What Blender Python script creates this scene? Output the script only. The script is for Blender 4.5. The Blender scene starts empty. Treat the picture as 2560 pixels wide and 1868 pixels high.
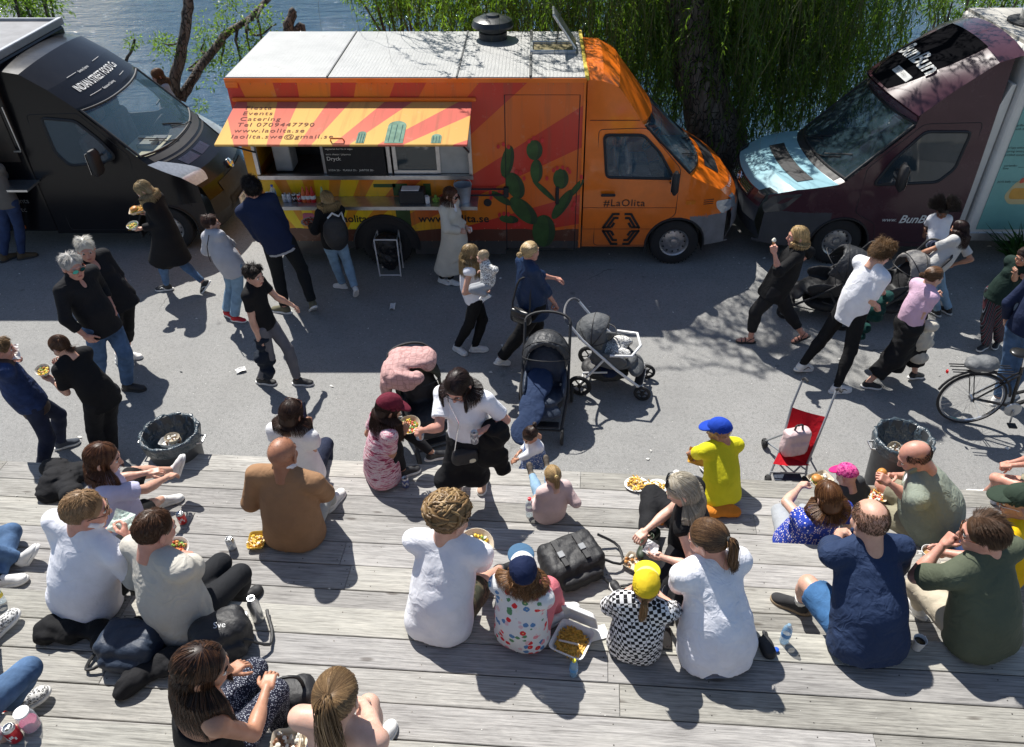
import bpy,math,random
import numpy as np
from mathutils import Vector,Matrix
C=bpy.context;D=bpy.data
scene=C.scene
R_=math.radians
TH=R_(38.6);CAMH=5.85
cam_d=D.cameras.new('camera');cam=D.objects.new('camera',cam_d)
scene.collection.objects.link(cam)
cam.location=(0,0,CAMH);cam.rotation_euler=(math.pi/2-TH,0,0)
cam_d.sensor_width=36;cam_d.lens=1933/2560*36;cam_d.shift_x=-62/2560
cam_d.clip_start=.05;cam_d.clip_end=2000
scene.camera=cam
SUN=np.array([.36,-.65,-1.]);SUN=SUN/np.linalg.norm(SUN)
w=D.worlds.new('World');scene.world=w;w.use_nodes=True
nt=w.node_tree;bg=nt.nodes['Background']
sky=nt.nodes.new('ShaderNodeTexSky');sky.sky_type='NISHITA';sky.sun_disc=False
sky.sun_elevation=math.asin(-SUN[2]);sky.sun_rotation=math.atan2(-SUN[0],-SUN[1])
sky.air_density=1.0;sky.dust_density=.6;sky.ozone_density=1.2
nt.links.new(sky.outputs[0],bg.inputs[0]);bg.inputs[1].default_value=.080
sl=D.lights.new('sun','SUN');sl.energy=5.0;sl.angle=R_(.53);sl.color=(1,.965,.90)
so=D.objects.new('sun',sl);scene.collection.objects.link(so)
so.rotation_euler=Vector(SUN).to_track_quat('-Z','Y').to_euler()
scene.view_settings.view_transform='Standard';scene.view_settings.look='None'
scene.view_settings.exposure=.55;scene.view_settings.gamma=1
scene.cycles.max_bounces=6;scene.cycles.transparent_max_bounces=8
scene.cycles.use_denoising=True
scene.cycles.sample_clamp_indirect=6
def ray(px,py):
 u=(px-1187)/1709.5;v=(py-826)/1709.5
 return np.array([u,math.cos(TH)-v*math.sin(TH),-math.sin(TH)-v*math.cos(TH)])
def G(px,py,z=0.):
 d=ray(px,py);return np.array([0,0,CAMH])+d*((z-CAMH)/d[2])
def GY(px,py,Y):
 d=ray(px,py);return np.array([0,0,CAMH])+d*(Y/d[1])
A3=lambda*a:np.array(a,float)
def nrm(v):
 v=np.asarray(v,float);return v/max(1e-9,np.linalg.norm(v))
def link(o):
 scene.collection.objects.link(o);return o
def tag(o,label=None,cat=None,group=None,kind=None):
 if label:o['label']=label
 if cat:o['category']=cat
 if group:o['group']=group
 if kind:o['kind']=kind
 return o
def thing(name,label,cat,loc=(0,0,0),rz=0.,group=None):
 o=D.objects.new(name,None);link(o);o.empty_display_size=.1
 o.location=loc;o.rotation_euler=(0,0,rz)
 return tag(o,label,cat,group)
def add(name,V,F,mat,parent=None,mi=None,smooth=True,col=None):
 """one mesh object from arrays; F: (n,4) or (n,3) array or list of tuples"""
 me=D.meshes.new(name)
 V=np.asarray(V,np.float32)
 if isinstance(F,np.ndarray)and F.ndim==2:
  n,m=F.shape
  me.vertices.add(len(V));me.vertices.foreach_set('co',V.ravel())
  me.loops.add(n*m);me.loops.foreach_set('vertex_index',F.astype(np.int32).ravel())
  me.polygons.add(n);me.polygons.foreach_set('loop_start',np.arange(0,n*m,m,dtype=np.int32))
  me.update(calc_edges=True);me.validate()
 else:
  me.from_pydata([tuple(map(float,v))for v in V],[],[tuple(int(i)for i in f)for f in F]);me.update()
 for mm in(mat if isinstance(mat,(list,tuple))else[mat]):me.materials.append(mm)
 if mi is not None and len(mi)==len(me.polygons):me.polygons.foreach_set('material_index',np.asarray(mi,np.int32))
 me.polygons.foreach_set('use_smooth',np.full(len(me.polygons),bool(smooth)))
 if col is not None and len(col)==len(me.vertices):
  a=me.color_attributes.new('tint','FLOAT_COLOR','POINT')
  cc=np.ones((len(V),4),np.float32);cc[:,:3]=np.asarray(col,np.float32).reshape(len(V),-1)
  a.data.foreach_set('color',cc.ravel())
 o=D.objects.new(name,me);link(o)
 if parent is not None:o.parent=parent
 return o
class MB:
 """collects simple solids into one mesh"""
 def __init__(s):s.v=[];s.f=[];s.m=[];s.n=0
 def raw(s,V,F,m=0):
  V=np.asarray(V,float)
  s.v.append(V);s.f+=[tuple(int(i)+s.n for i in f)for f in F];s.m+=[m]*len(F);s.n+=len(V);return s
 def box(s,c,d,m=0,M=None,b=0.):
  x,y,z=np.asarray(d,float)/2
  if b<=0:
   V=[(-x,-y,-z),(x,-y,-z),(x,y,-z),(-x,y,-z),(-x,-y,z),(x,-y,z),(x,y,z),(-x,y,z)]
   F=[(0,3,2,1),(4,5,6,7),(0,1,5,4),(1,2,6,5),(2,3,7,6),(3,0,4,7)]
  else:
   V=[];b=min(b,x*.98,y*.98,z*.98)
   for sz in(-1,1):
    for k,(cx,cy)in enumerate(((1,1),(-1,1),(-1,-1),(1,-1))):
     for a in(0,.5,1):
      t=(k+a)*math.pi/2
      V.append((cx*(x-b)+b*math.cos(t),cy*(y-b)+b*math.sin(t),sz*(z-b)))
   W=[]
   for sz in(-1,1):
    for k,(cx,cy)in enumerate(((1,1),(-1,1),(-1,-1),(1,-1))):
     for a in(0,.5,1):
      t=(k+a)*math.pi/2
      W.append((cx*(x-b)+b*.35*math.cos(t),cy*(y-b)+b*.35*math.sin(t),sz*z))
   V+=W;F=[]
   for k in range(12):
    j=(k+1)%12
    F+=[(k,j,12+j,12+k),(24+j,24+k,k,j)[::-1]if 0 else(24+k,24+j,j,k),(12+k,12+j,36+j,36+k)]
   F+=[tuple(range(24,36))[::-1],tuple(range(36,48))]
  V=np.array(V,float)
  if M is not None:V=V@np.asarray(M).T
  return s.raw(V+np.asarray(c,float),F,m)
 def tube(s,pts,r,n=8,m=0,cap=True):
  pts=[np.asarray(p,float)for p in pts];rr=r if isinstance(r,(list,tuple,np.ndarray))else[r]*len(pts)
  V=[];F=[];up=None
  for i,p in enumerate(pts):
   t=nrm((pts[min(i+1,len(pts)-1)]-pts[max(i-1,0)]))
   if up is None:
    up=nrm(np.cross(t,[0,0,1]if abs(t[2])<.9 else[1,0,0]))
   up=nrm(up-t*np.dot(up,t));w_=np.cross(t,up)
   for k in range(n):
    a=2*math.pi*k/n;V.append(p+rr[i]*(math.cos(a)*up+math.sin(a)*w_))
  for i in range(len(pts)-1):
   for k in range(n):
    j=(k+1)%n;F.append((i*n+k,i*n+j,(i+1)*n+j,(i+1)*n+k))
  if cap:F+=[tuple(range(n))[::-1],tuple(range((len(pts)-1)*n,len(pts)*n))]
  return s.raw(V,F,m)
 def lathe(s,prof,c=(0,0,0),n=24,m=0,M=None,caps=(True,True),sx=1.,sy=1.):
  V=[];F=[]
  for(r,z)in prof:
   for k in range(n):
    a=2*math.pi*k/n;V.append((r*math.cos(a)*sx,r*math.sin(a)*sy,z))
  L=len(prof)
  for i in range(L-1):
   for k in range(n):
    j=(k+1)%n;F.append((i*n+k,i*n+j,(i+1)*n+j,(i+1)*n+k))
  if caps[0]:F.append(tuple(range(n))[::-1])
  if caps[1]:F.append(tuple(range((L-1)*n,L*n)))
  V=np.array(V,float)
  if M is not None:V=V@np.asarray(M).T
  return s.raw(V+np.asarray(c,float),F,m)
 def prism(s,poly,axis,a,b,m=0):
  """poly of 2D points extruded along axis (0,1,2) from a to b"""
  n=len(poly);V=[]
  for t in(a,b):
   for(p,q)in poly:
    v=[0,0,0];v[axis]=t;o=[i for i in range(3)if i!=axis];v[o[0]]=p;v[o[1]]=q;V.append(v)
  F=[tuple(range(n))[::-1],tuple(range(n,2*n))]+[(i,(i+1)%n,n+(i+1)%n,n+i)for i in range(n)]
  return s.raw(V,F,m)
 def build(s,name,mat,parent=None,smooth=False,M=None,auto=None):
  V=np.concatenate(s.v)
  if M is not None:V=V@np.asarray(M)[:3,:3].T+(np.asarray(M)[:3,3]if np.asarray(M).shape[0]==4 else 0)
  o=add(name,V,s.f,mat,parent,s.m,smooth)
  if smooth:
   try:o.data.set_sharp_from_angle(angle=R_(auto or 40))
   except Exception:pass
  return o
def rotz(a):c,s=math.cos(a),math.sin(a);return np.array([[c,-s,0],[s,c,0],[0,0,1.]])
def rotx(a):c,s=math.cos(a),math.sin(a);return np.array([[1.,0,0],[0,c,-s],[0,s,c]])
def roty(a):c,s=math.cos(a),math.sin(a);return np.array([[c,0,s],[0,1.,0],[-s,0,c]])
def frame(z,xh=(1,0,0)):
 z=nrm(z);x=np.asarray(xh,float);x=x-z*np.dot(x,z)
 if np.linalg.norm(x)<1e-4:x=np.array([0,1.,0])-z*z[1]
 x=nrm(x);return np.stack([x,np.cross(z,x),z],1)
_mc={}
def rgb(c):
 if isinstance(c,str):
  c=c.lstrip('#');c=[int(c[i:i+2],16)/255 for i in(0,2,4)]
  c=[x/12.92 if x<=.04045 else((x+.055)/1.055)**2.4 for x in c]
 return(c[0],c[1],c[2],1)
def nm(name):
 m=D.materials.new(name);m.use_nodes=True;t=m.node_tree
 return m,t,t.nodes['Principled BSDF']
def N(t,typ,**k):
 n=t.nodes.new('ShaderNode'+typ)
 for a,b in k.items():
  if a.startswith('i_'):n.inputs[a[2:]].default_value=b
  elif a.startswith('n'):n.inputs[int(a[1:])].default_value=b
  else:setattr(n,a,b)
 return n
def L(t,a,b):t.links.new(a,b)
def math_(t,op,a,b=None,c=None):
 n=t.nodes.new('ShaderNodeMath');n.operation=op
 for i,x in enumerate((a,b,c)):
  if x is None:continue
  if hasattr(x,'is_output'):L(t,x,n.inputs[i])
  else:n.inputs[i].default_value=x
 return n.outputs[0]
def ramp(t,fac,stops,interp='LINEAR'):
 n=t.nodes.new('ShaderNodeValToRGB');n.color_ramp.interpolation=interp
 e=n.color_ramp.elements
 while len(e)<len(stops):e.new(.5)
 for i,(p,c)in enumerate(stops):e[i].position=p;e[i].color=rgb(c)if not isinstance(c,float)else(c,c,c,1)
 L(t,fac,n.inputs[0]);return n.outputs[0]
def mix(t,fac,a,b,mode='MIX'):
 n=t.nodes.new('ShaderNodeMix');n.data_type='RGBA';n.blend_type=mode
 for x,i in((fac,0),(a,6),(b,7)):
  if hasattr(x,'is_output'):L(t,x,n.inputs[i])
  else:n.inputs[i].default_value=x if i==0 else rgb(x)
 return n.outputs[2]
def bump(t,h,dist=.004,st=1.,p=None):
 n=N(t,'Bump',i_Strength=st,i_Distance=dist);L(t,h,n.inputs['Height']);L(t,n.outputs[0],(p or t.nodes['Principled BSDF']).inputs['Normal']);return n
def noise(t,co,scale,detail=4,rough=.55,sc=None):
 if sc is not None:
  m=N(t,'Mapping');m.inputs['Scale'].default_value=sc;L(t,co,m.inputs[0]);co=m.outputs[0]
 n=N(t,'TexNoise',i_Scale=scale,i_Detail=detail,i_Roughness=rough);L(t,co,n.inputs['Vector']);return n.outputs[0]
def coord(t,k='Object'):return N(t,'TexCoord').outputs[k]
def mat(name,c,rough=.5,metal=0.,var=.12,vs=6.,bs=0.,bd=.002,coat=0.,spec=.5,alpha=1.,trans=0.,emit=0.,sheen=0.):
 """generic painted/plastic/cloth surface with slight colour and roughness variation"""
 key=(name,str(c),rough,metal,var,vs,bs,coat,alpha,trans)
 if key in _mc:return _mc[key]
 m,t,p=nm(name);co=coord(t)
 f=noise(t,co,vs,5)
 c0=rgb(c);lo=[x*(1-var)for x in c0[:3]];hi=[min(1,x*(1+var))for x in c0[:3]]
 L(t,ramp(t,f,[(.3,lo),(.7,hi)]),p.inputs['Base Color'])
 p.inputs['Roughness'].default_value=rough;p.inputs['Metallic'].default_value=metal
 if var>0:
  L(t,math_(t,'MULTIPLY_ADD',noise(t,co,vs*2.7,3),.25,rough-.12),p.inputs['Roughness'])
 p.inputs['Coat Weight'].default_value=coat;p.inputs['Specular IOR Level'].default_value=spec
 p.inputs['Alpha'].default_value=alpha;p.inputs['Transmission Weight'].default_value=trans
 p.inputs['Sheen Weight'].default_value=sheen
 if emit:p.inputs['Emission Strength'].default_value=emit;p.inputs['Emission Color'].default_value=rgb(c)
 if bs:bump(t,noise(t,co,bs,4),bd)
 _mc[key]=m;return m
def text_mesh(s,size=1.,font=None,spacing=1.,align='LEFT',shear=0.,bold=0.):
 cu=D.curves.new('t','FONT');cu.body=s;cu.size=size;cu.space_character=spacing;cu.align_x=align
 cu.shear=shear;cu.offset=bold;cu.extrude=0;cu.resolution_u=3
 o=D.objects.new('t',cu);link(o);dg=C.evaluated_depsgraph_get()
 me=D.meshes.new_from_object(o.evaluated_get(dg))
 V=np.array([v.co[:]for v in me.vertices]);F=[tuple(p.vertices)for p in me.polygons]
 D.objects.remove(o);D.curves.remove(cu);D.meshes.remove(me)
 return V,F
def lettering(name,lines,mat_,parent,origin,ux,uy,size,lead=1.25,fn=None,**k):
 """lines of text laid on a plane: origin + ux*x + uy*y (or warped by fn)"""
 mb=MB();ux=nrm(ux);uy=nrm(uy)
 for i,s in enumerate(lines):
  sz=size
  if isinstance(s,tuple):s,sz=s
  if not s.strip():continue
  V,F=text_mesh(s,sz,**k)
  if len(V)==0:continue
  V[:,1]-=i*size*lead
  W=fn(V)if fn else np.asarray(origin)+V[:,:1]*ux+V[:,1:2]*uy
  mb.raw(W,F)
 return mb.build(name,mat_,parent)
# ================================================================ SETTING
DY=R_(-3.75)
DU=A3(math.cos(DY),math.sin(DY),0);DV=A3(-math.sin(DY),math.cos(DY),0)
EDGE=[5.28,4.15,3.02,1.93]
TZ=[.45,.90,1.35,1.80]
def m_asphalt():
 m,t,p=nm('asphalt');co=coord(t)
 a=noise(t,co,.55,6,.6);b=noise(t,co,3.2,5,.6);s=N(t,'TexVoronoi',i_Scale=72.);L(t,co,s.inputs['Vector'])
 fine=noise(t,co,85,4,.7)
 base=ramp(t,math_(t,'ADD',math_(t,'MULTIPLY',a,.6),math_(t,'MULTIPLY',b,.4)),[(.33,(.25,.247,.24)),(.5,(.30,.297,.287)),(.68,(.35,.345,.335))])
 base=mix(t,ramp(t,fine,[(.38,.75),(.6,0.)]),base,(.15,.15,.148),'MIX')
 chips=ramp(t,s.outputs['Distance'],[(.0,1.),(.10,1.),(.16,0.)])
 pick=ramp(t,s.outputs['Color'],[(.55,0.),(.7,1.)])
 base=mix(t,math_(t,'MULTIPLY',chips,math_(t,'MULTIPLY',pick,.75)),base,(.62,.61,.58))
 base=mix(t,ramp(t,noise(t,co,24,5,.75),[(.36,.55),(.5,0.)]),base,(.13,.13,.128))
 v2=N(t,'TexVoronoi',i_Scale=1.7);L(t,co,v2.inputs['Vector'])
 sp=ramp(t,math_(t,'ADD',v2.outputs['Distance'],math_(t,'MULTIPLY',b,.12)),[(.08,1.),(.14,0.)])
 base=mix(t,math_(t,'MULTIPLY',sp,.45),base,(.05,.05,.052))
 v3=N(t,'TexVoronoi',feature='DISTANCE_TO_EDGE',i_Scale=.34);mp=N(t,'Mapping');L(t,co,mp.inputs[0])
 ad=N(t,'VectorMath',operation='ADD');L(t,co,ad.inputs[0]);nn=N(t,'TexNoise',i_Scale=2.2,i_Detail=6.);L(t,co,nn.inputs['Vector'])
 sc=N(t,'VectorMath',operation='SCALE');L(t,nn.outputs['Color'],sc.inputs[0]);sc.inputs['Scale'].default_value=.5;L(t,sc.outputs[0],ad.inputs[1]);L(t,ad.outputs[0],v3.inputs['Vector'])
 cr=ramp(t,v3.outputs['Distance'],[(.0,1.),(.0035,0.)])
 gate=ramp(t,noise(t,co,.3,2),[(.58,0.),(.62,1.)])
 base=mix(t,math_(t,'MULTIPLY',math_(t,'MULTIPLY',cr,gate),.8),base,(.035,.035,.035))
 L(t,base,p.inputs['Base Color']);p.inputs['Roughness'].default_value=.88
 bump(t,math_(t,'ADD',math_(t,'MULTIPLY',fine,.8),math_(t,'MULTIPLY',chips,.5)),.004,.7)
 return m
def grid_sheet(x0,x1,y0,y1,z,nx,ny,fz=None):
 X,Y=np.meshgrid(np.linspace(x0,x1,nx),np.linspace(y0,y1,ny),indexing='ij')
 Z=np.full_like(X,z)if fz is None else fz(X,Y)
 V=np.stack([X,Y,Z],-1).reshape(-1,3)
 i,j=np.meshgrid(np.arange(nx-1),np.arange(ny-1),indexing='ij');a=(i*ny+j).ravel()
 return V,np.stack([a,a+ny,a+ny+1,a+1],1)
V,F=grid_sheet(-40,40,-8,13.25,0,2,2)
tag(add('street',V,F,m_asphalt()),kind='structure')
mb=MB()
for i in range(80):
 mb.box((-39.5+i,13.42,.03),(.985,.34,.14),0,None,.015)
mb.box((0,13.42,-.75),(80,.3,1.4))
tag(mb.build('quay_curb',mat('quay_granite',(.24,.23,.22),.85,var=.3,vs=9,bs=40,bd=.006)),kind='structure')
def m_water():
 m,t,p=nm('water');co=coord(t)
 p.inputs['Base Color'].default_value=(.045,.115,.21,1);p.inputs['Roughness'].default_value=.06
 p.inputs['IOR'].default_value=1.33;p.inputs['Specular IOR Level'].default_value=.8
 a=noise(t,co,1.0,3,.5,(.6,1.5,1));b=noise(t,co,5.5,4,.6,(.6,1.6,1));c=noise(t,co,17.,3,.6,(.7,1.4,1))
 h=math_(t,'ADD',math_(t,'MULTIPLY',a,.9),math_(t,'ADD',math_(t,'MULTIPLY',b,.36),math_(t,'MULTIPLY',c,.12)))
 bump(t,h,.60,1.)
 return m
V,F=grid_sheet(-300,300,13.5,600,-1.15,2,2)
tag(add('water',V,F,m_water()),kind='structure')
V,F=grid_sheet(-300,300,600,640,-1,2,6,lambda X,Y:-1.3+(Y-600)*.5)
tag(add('far_shore',V,F,mat('shore_green',(.05,.08,.03),.9)),kind='structure')
def m_wood():
 m,t,p=nm('weathered_planks');co=coord(t)
 at=N(t,'Attribute');at.attribute_name='tint'
 sep=N(t,'SeparateColor');L(t,at.outputs['Color'],sep.inputs[0])
 off=N(t,'VectorMath',operation='SCALE');L(t,at.outputs['Color'],off.inputs[0]);off.inputs['Scale'].default_value=37.
 ad=N(t,'VectorMath',operation='ADD');L(t,co,ad.inputs[0]);L(t,off.outputs[0],ad.inputs[1]);q=ad.outputs[0]
 g=noise(t,q,6.,6,.62,(.55,14,14));g2=noise(t,q,22.,4,.6,(.35,12,12));big=noise(t,q,1.3,4,.6,(.8,2.2,2))
 v=N(t,'TexVoronoi',i_Scale=1.0);mp=N(t,'Mapping');mp.inputs['Scale'].default_value=(1.6,5.5,5.5);L(t,q,mp.inputs[0]);L(t,mp.outputs[0],v.inputs['Vector'])
 kn=ramp(t,math_(t,'ADD',v.outputs['Distance'],math_(t,'MULTIPLY',g,.05)),[(.07,1.),(.12,0.)])
 rings=math_(t,'SINE',math_(t,'MULTIPLY',math_(t,'ADD',v.outputs['Distance'],math_(t,'MULTIPLY',g,.22)),62.))
 f=math_(t,'ADD',math_(t,'MULTIPLY',g,.62),math_(t,'ADD',math_(t,'MULTIPLY',g2,.28),math_(t,'MULTIPLY',big,.22)))
 f=math_(t,'ADD',f,math_(t,'MULTIPLY',rings,.012))
 base=ramp(t,f,[(.35,(.075,.071,.066)),(.45,(.19,.182,.17)),(.55,(.30,.29,.272)),(.70,(.44,.425,.395))])
 base=mix(t,math_(t,'MULTIPLY',kn,.7),base,(.085,.07,.058))
 tn=math_(t,'MULTIPLY_ADD',sep.outputs[0],.5,.75)
 cb=N(t,'CombineColor');L(t,tn,cb.inputs[0]);L(t,math_(t,'MULTIPLY',tn,.995),cb.inputs[1]);L(t,math_(t,'MULTIPLY',tn,math_(t,'MULTIPLY_ADD',sep.outputs[1],-.1,1.03)),cb.inputs[2])
 base=mix(t,1.,base,cb.outputs[0],'MULTIPLY')
 wn=noise(t,co,1.1,5,.65,(.7,1.6,1));base=mix(t,ramp(t,wn,[(.56,0.),(.72,.55)]),base,(.50,.485,.45))
 st=N(t,'TexVoronoi',i_Scale=1.35);dd=N(t,'VectorMath',operation='ADD');L(t,co,dd.inputs[0]);n3=N(t,'TexNoise',i_Scale=5.,i_Detail=4.);L(t,co,n3.inputs['Vector'])
 s3=N(t,'VectorMath',operation='SCALE');L(t,n3.outputs['Color'],s3.inputs[0]);s3.inputs['Scale'].default_value=.25;L(t,s3.outputs[0],dd.inputs[1]);L(t,dd.outputs[0],st.inputs['Vector'])
 stain=ramp(t,st.outputs['Distance'],[(.04,1.),(.09,0.)])
 pk=ramp(t,st.outputs['Color'],[(.35,0.),(.4,1.)])
 base=mix(t,math_(t,'MULTIPLY',math_(t,'MULTIPLY',stain,pk),.6),base,(.07,.062,.055))
 L(t,base,p.inputs['Base Color']);p.inputs['Roughness'].default_value=.82
 bump(t,math_(t,'ADD',g,math_(t,'MULTIPLY',g2,.6)),.006,.8)
 return m
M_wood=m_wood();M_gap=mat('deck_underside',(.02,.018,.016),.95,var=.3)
M_nail=mat('nail_head',(.05,.045,.04),.5,.6)
rng=np.random.default_rng(11)
def planks(parent,y0,y1,z,n,x0=-7.,x1=8.,seed=0,start=None):
 """n planks between the deck coordinates y0 (near) and y1 (far)"""
 r=np.random.default_rng(seed);V=[];F=[];col=[];k=0;wdt=(y1-y0)/n;nails=MB()
 for i in range(n):
  b0=y0+i*wdt+.0038;b1=y0+(i+1)*wdt-.0038
  xa=start if(start is not None and i==n-1)else x0
  cuts=[xa];q=xa+r.uniform(1.4,4.4)
  while q<x1-1:cuts.append(q);q+=r.uniform(2.8,4.6)
  cuts.append(x1)
  for a,b in zip(cuts[:-1],cuts[1:]):
   a+=.0015;b-=.0015;c=r.uniform(0,1,3)*.8+(.2 if i==n-1 else 0);dz=r.uniform(-.0025,.002);tl=r.uniform(-.002,.002);e=.004;L_=b-a
   xs=[a,a+e,b-e,b];ys=[b0,b0+e,b1-e,b1]
   for ix,x in enumerate(xs):
    for iy,y in enumerate(ys):
     edge=(ix in(0,3))or(iy in(0,3));V.append((x,y,z+dz+tl*(1 if y>(b0+b1)/2 else-1)-(e*.7 if edge else 0)));col.append(c)
   for ix in range(3):
    for iy in range(3):
     q0=k+ix*4+iy;F.append((q0,q0+4,q0+5,q0+1))
   base=k+16
   for(x,y)in((a,b0),(b,b0),(b,b1),(a,b1)):V.append((x,y,z-.045));col.append(c)
   P_=[k,k+4,k+8,k+12,k+13,k+14,k+15,k+11,k+7,k+3,k+2,k+1]
   F+=[(k,base,base+1,k+12),(k+12,base+1,base+2,k+15),(k+15,base+2,base+3,k+3),(k+3,base+3,base,k)]
   k+=20
   xj=math.floor(a/.6)*.6+.3
   ns=[a+.03,b-.03]+[xx for xx in np.arange(xj,b,.6)if a+.1<xx<b-.1]
   for x in ns:
    for y in(b0+.04,b1-.04):
     nails.lathe([(.0045,-.001),(.0045,.0012)],(x+r.uniform(-.006,.006),y+r.uniform(-.006,.006),z+dz+.0004),6,0,caps=(False,True))
 nv=np.concatenate(nails.v);n0=len(V)
 o=add('plank_top',np.concatenate([V,nv]),F+[tuple(i+n0 for i in f)for f in nails.f],[M_wood,M_nail],parent,[0]*len(F)+[1]*len(nails.f),smooth=False,col=np.concatenate([col,np.zeros((len(nv),3))]))
 return o
names_t=['lowest timber seating tier bordering the street','second timber seating tier above the lowest one','third timber seating tier crowded with backs of seated people','topmost bleached timber tier in the bottom corner of the view']
for k in range(4):
 y1=EDGE[k]*math.cos(DY);y0=(EDGE[k+1]if k<3 else-.9)*math.cos(DY)
 t_=thing('seating_tier',names_t[k],'wooden tier',(0,0,0),DY,'timber seating tiers stepping up from the street')
 back=y0-.03 if k<3 else y0
 n=5 if k<3 else 12
 st_=None
 if k==0:
  st_=float(np.dot(G(322,1010,.45),DU))
 planks(t_,y0+.001,y1,TZ[k],n,-9.,9.,5+k,start=st_)
 fr=MB();zz=TZ[k-1]if k else 0
 for j in range(2):
  h=(TZ[k]-zz-.05)/2
  x0_=-9 if k else st_
  fr.box(((x0_+9)/2,y1-.03,zz+.004+h*(j+.5)),(9-x0_,.028,h-.008),0,None,.003)
 if k==0:fr.box(((-9+st_)/2,y1-.03-(y1-y0)/5,.2),(9+st_,.028,.39))
 fr.build('riser_board',M_wood,t_)
 ub=MB();ub.box((0,(y0+y1)/2-.05-(.12 if k==0 else 0),TZ[k]-.06),(18,(y1-y0)-.12-(.24 if k==0 else 0),.02));ub.build('underframe',M_gap,t_)
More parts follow.
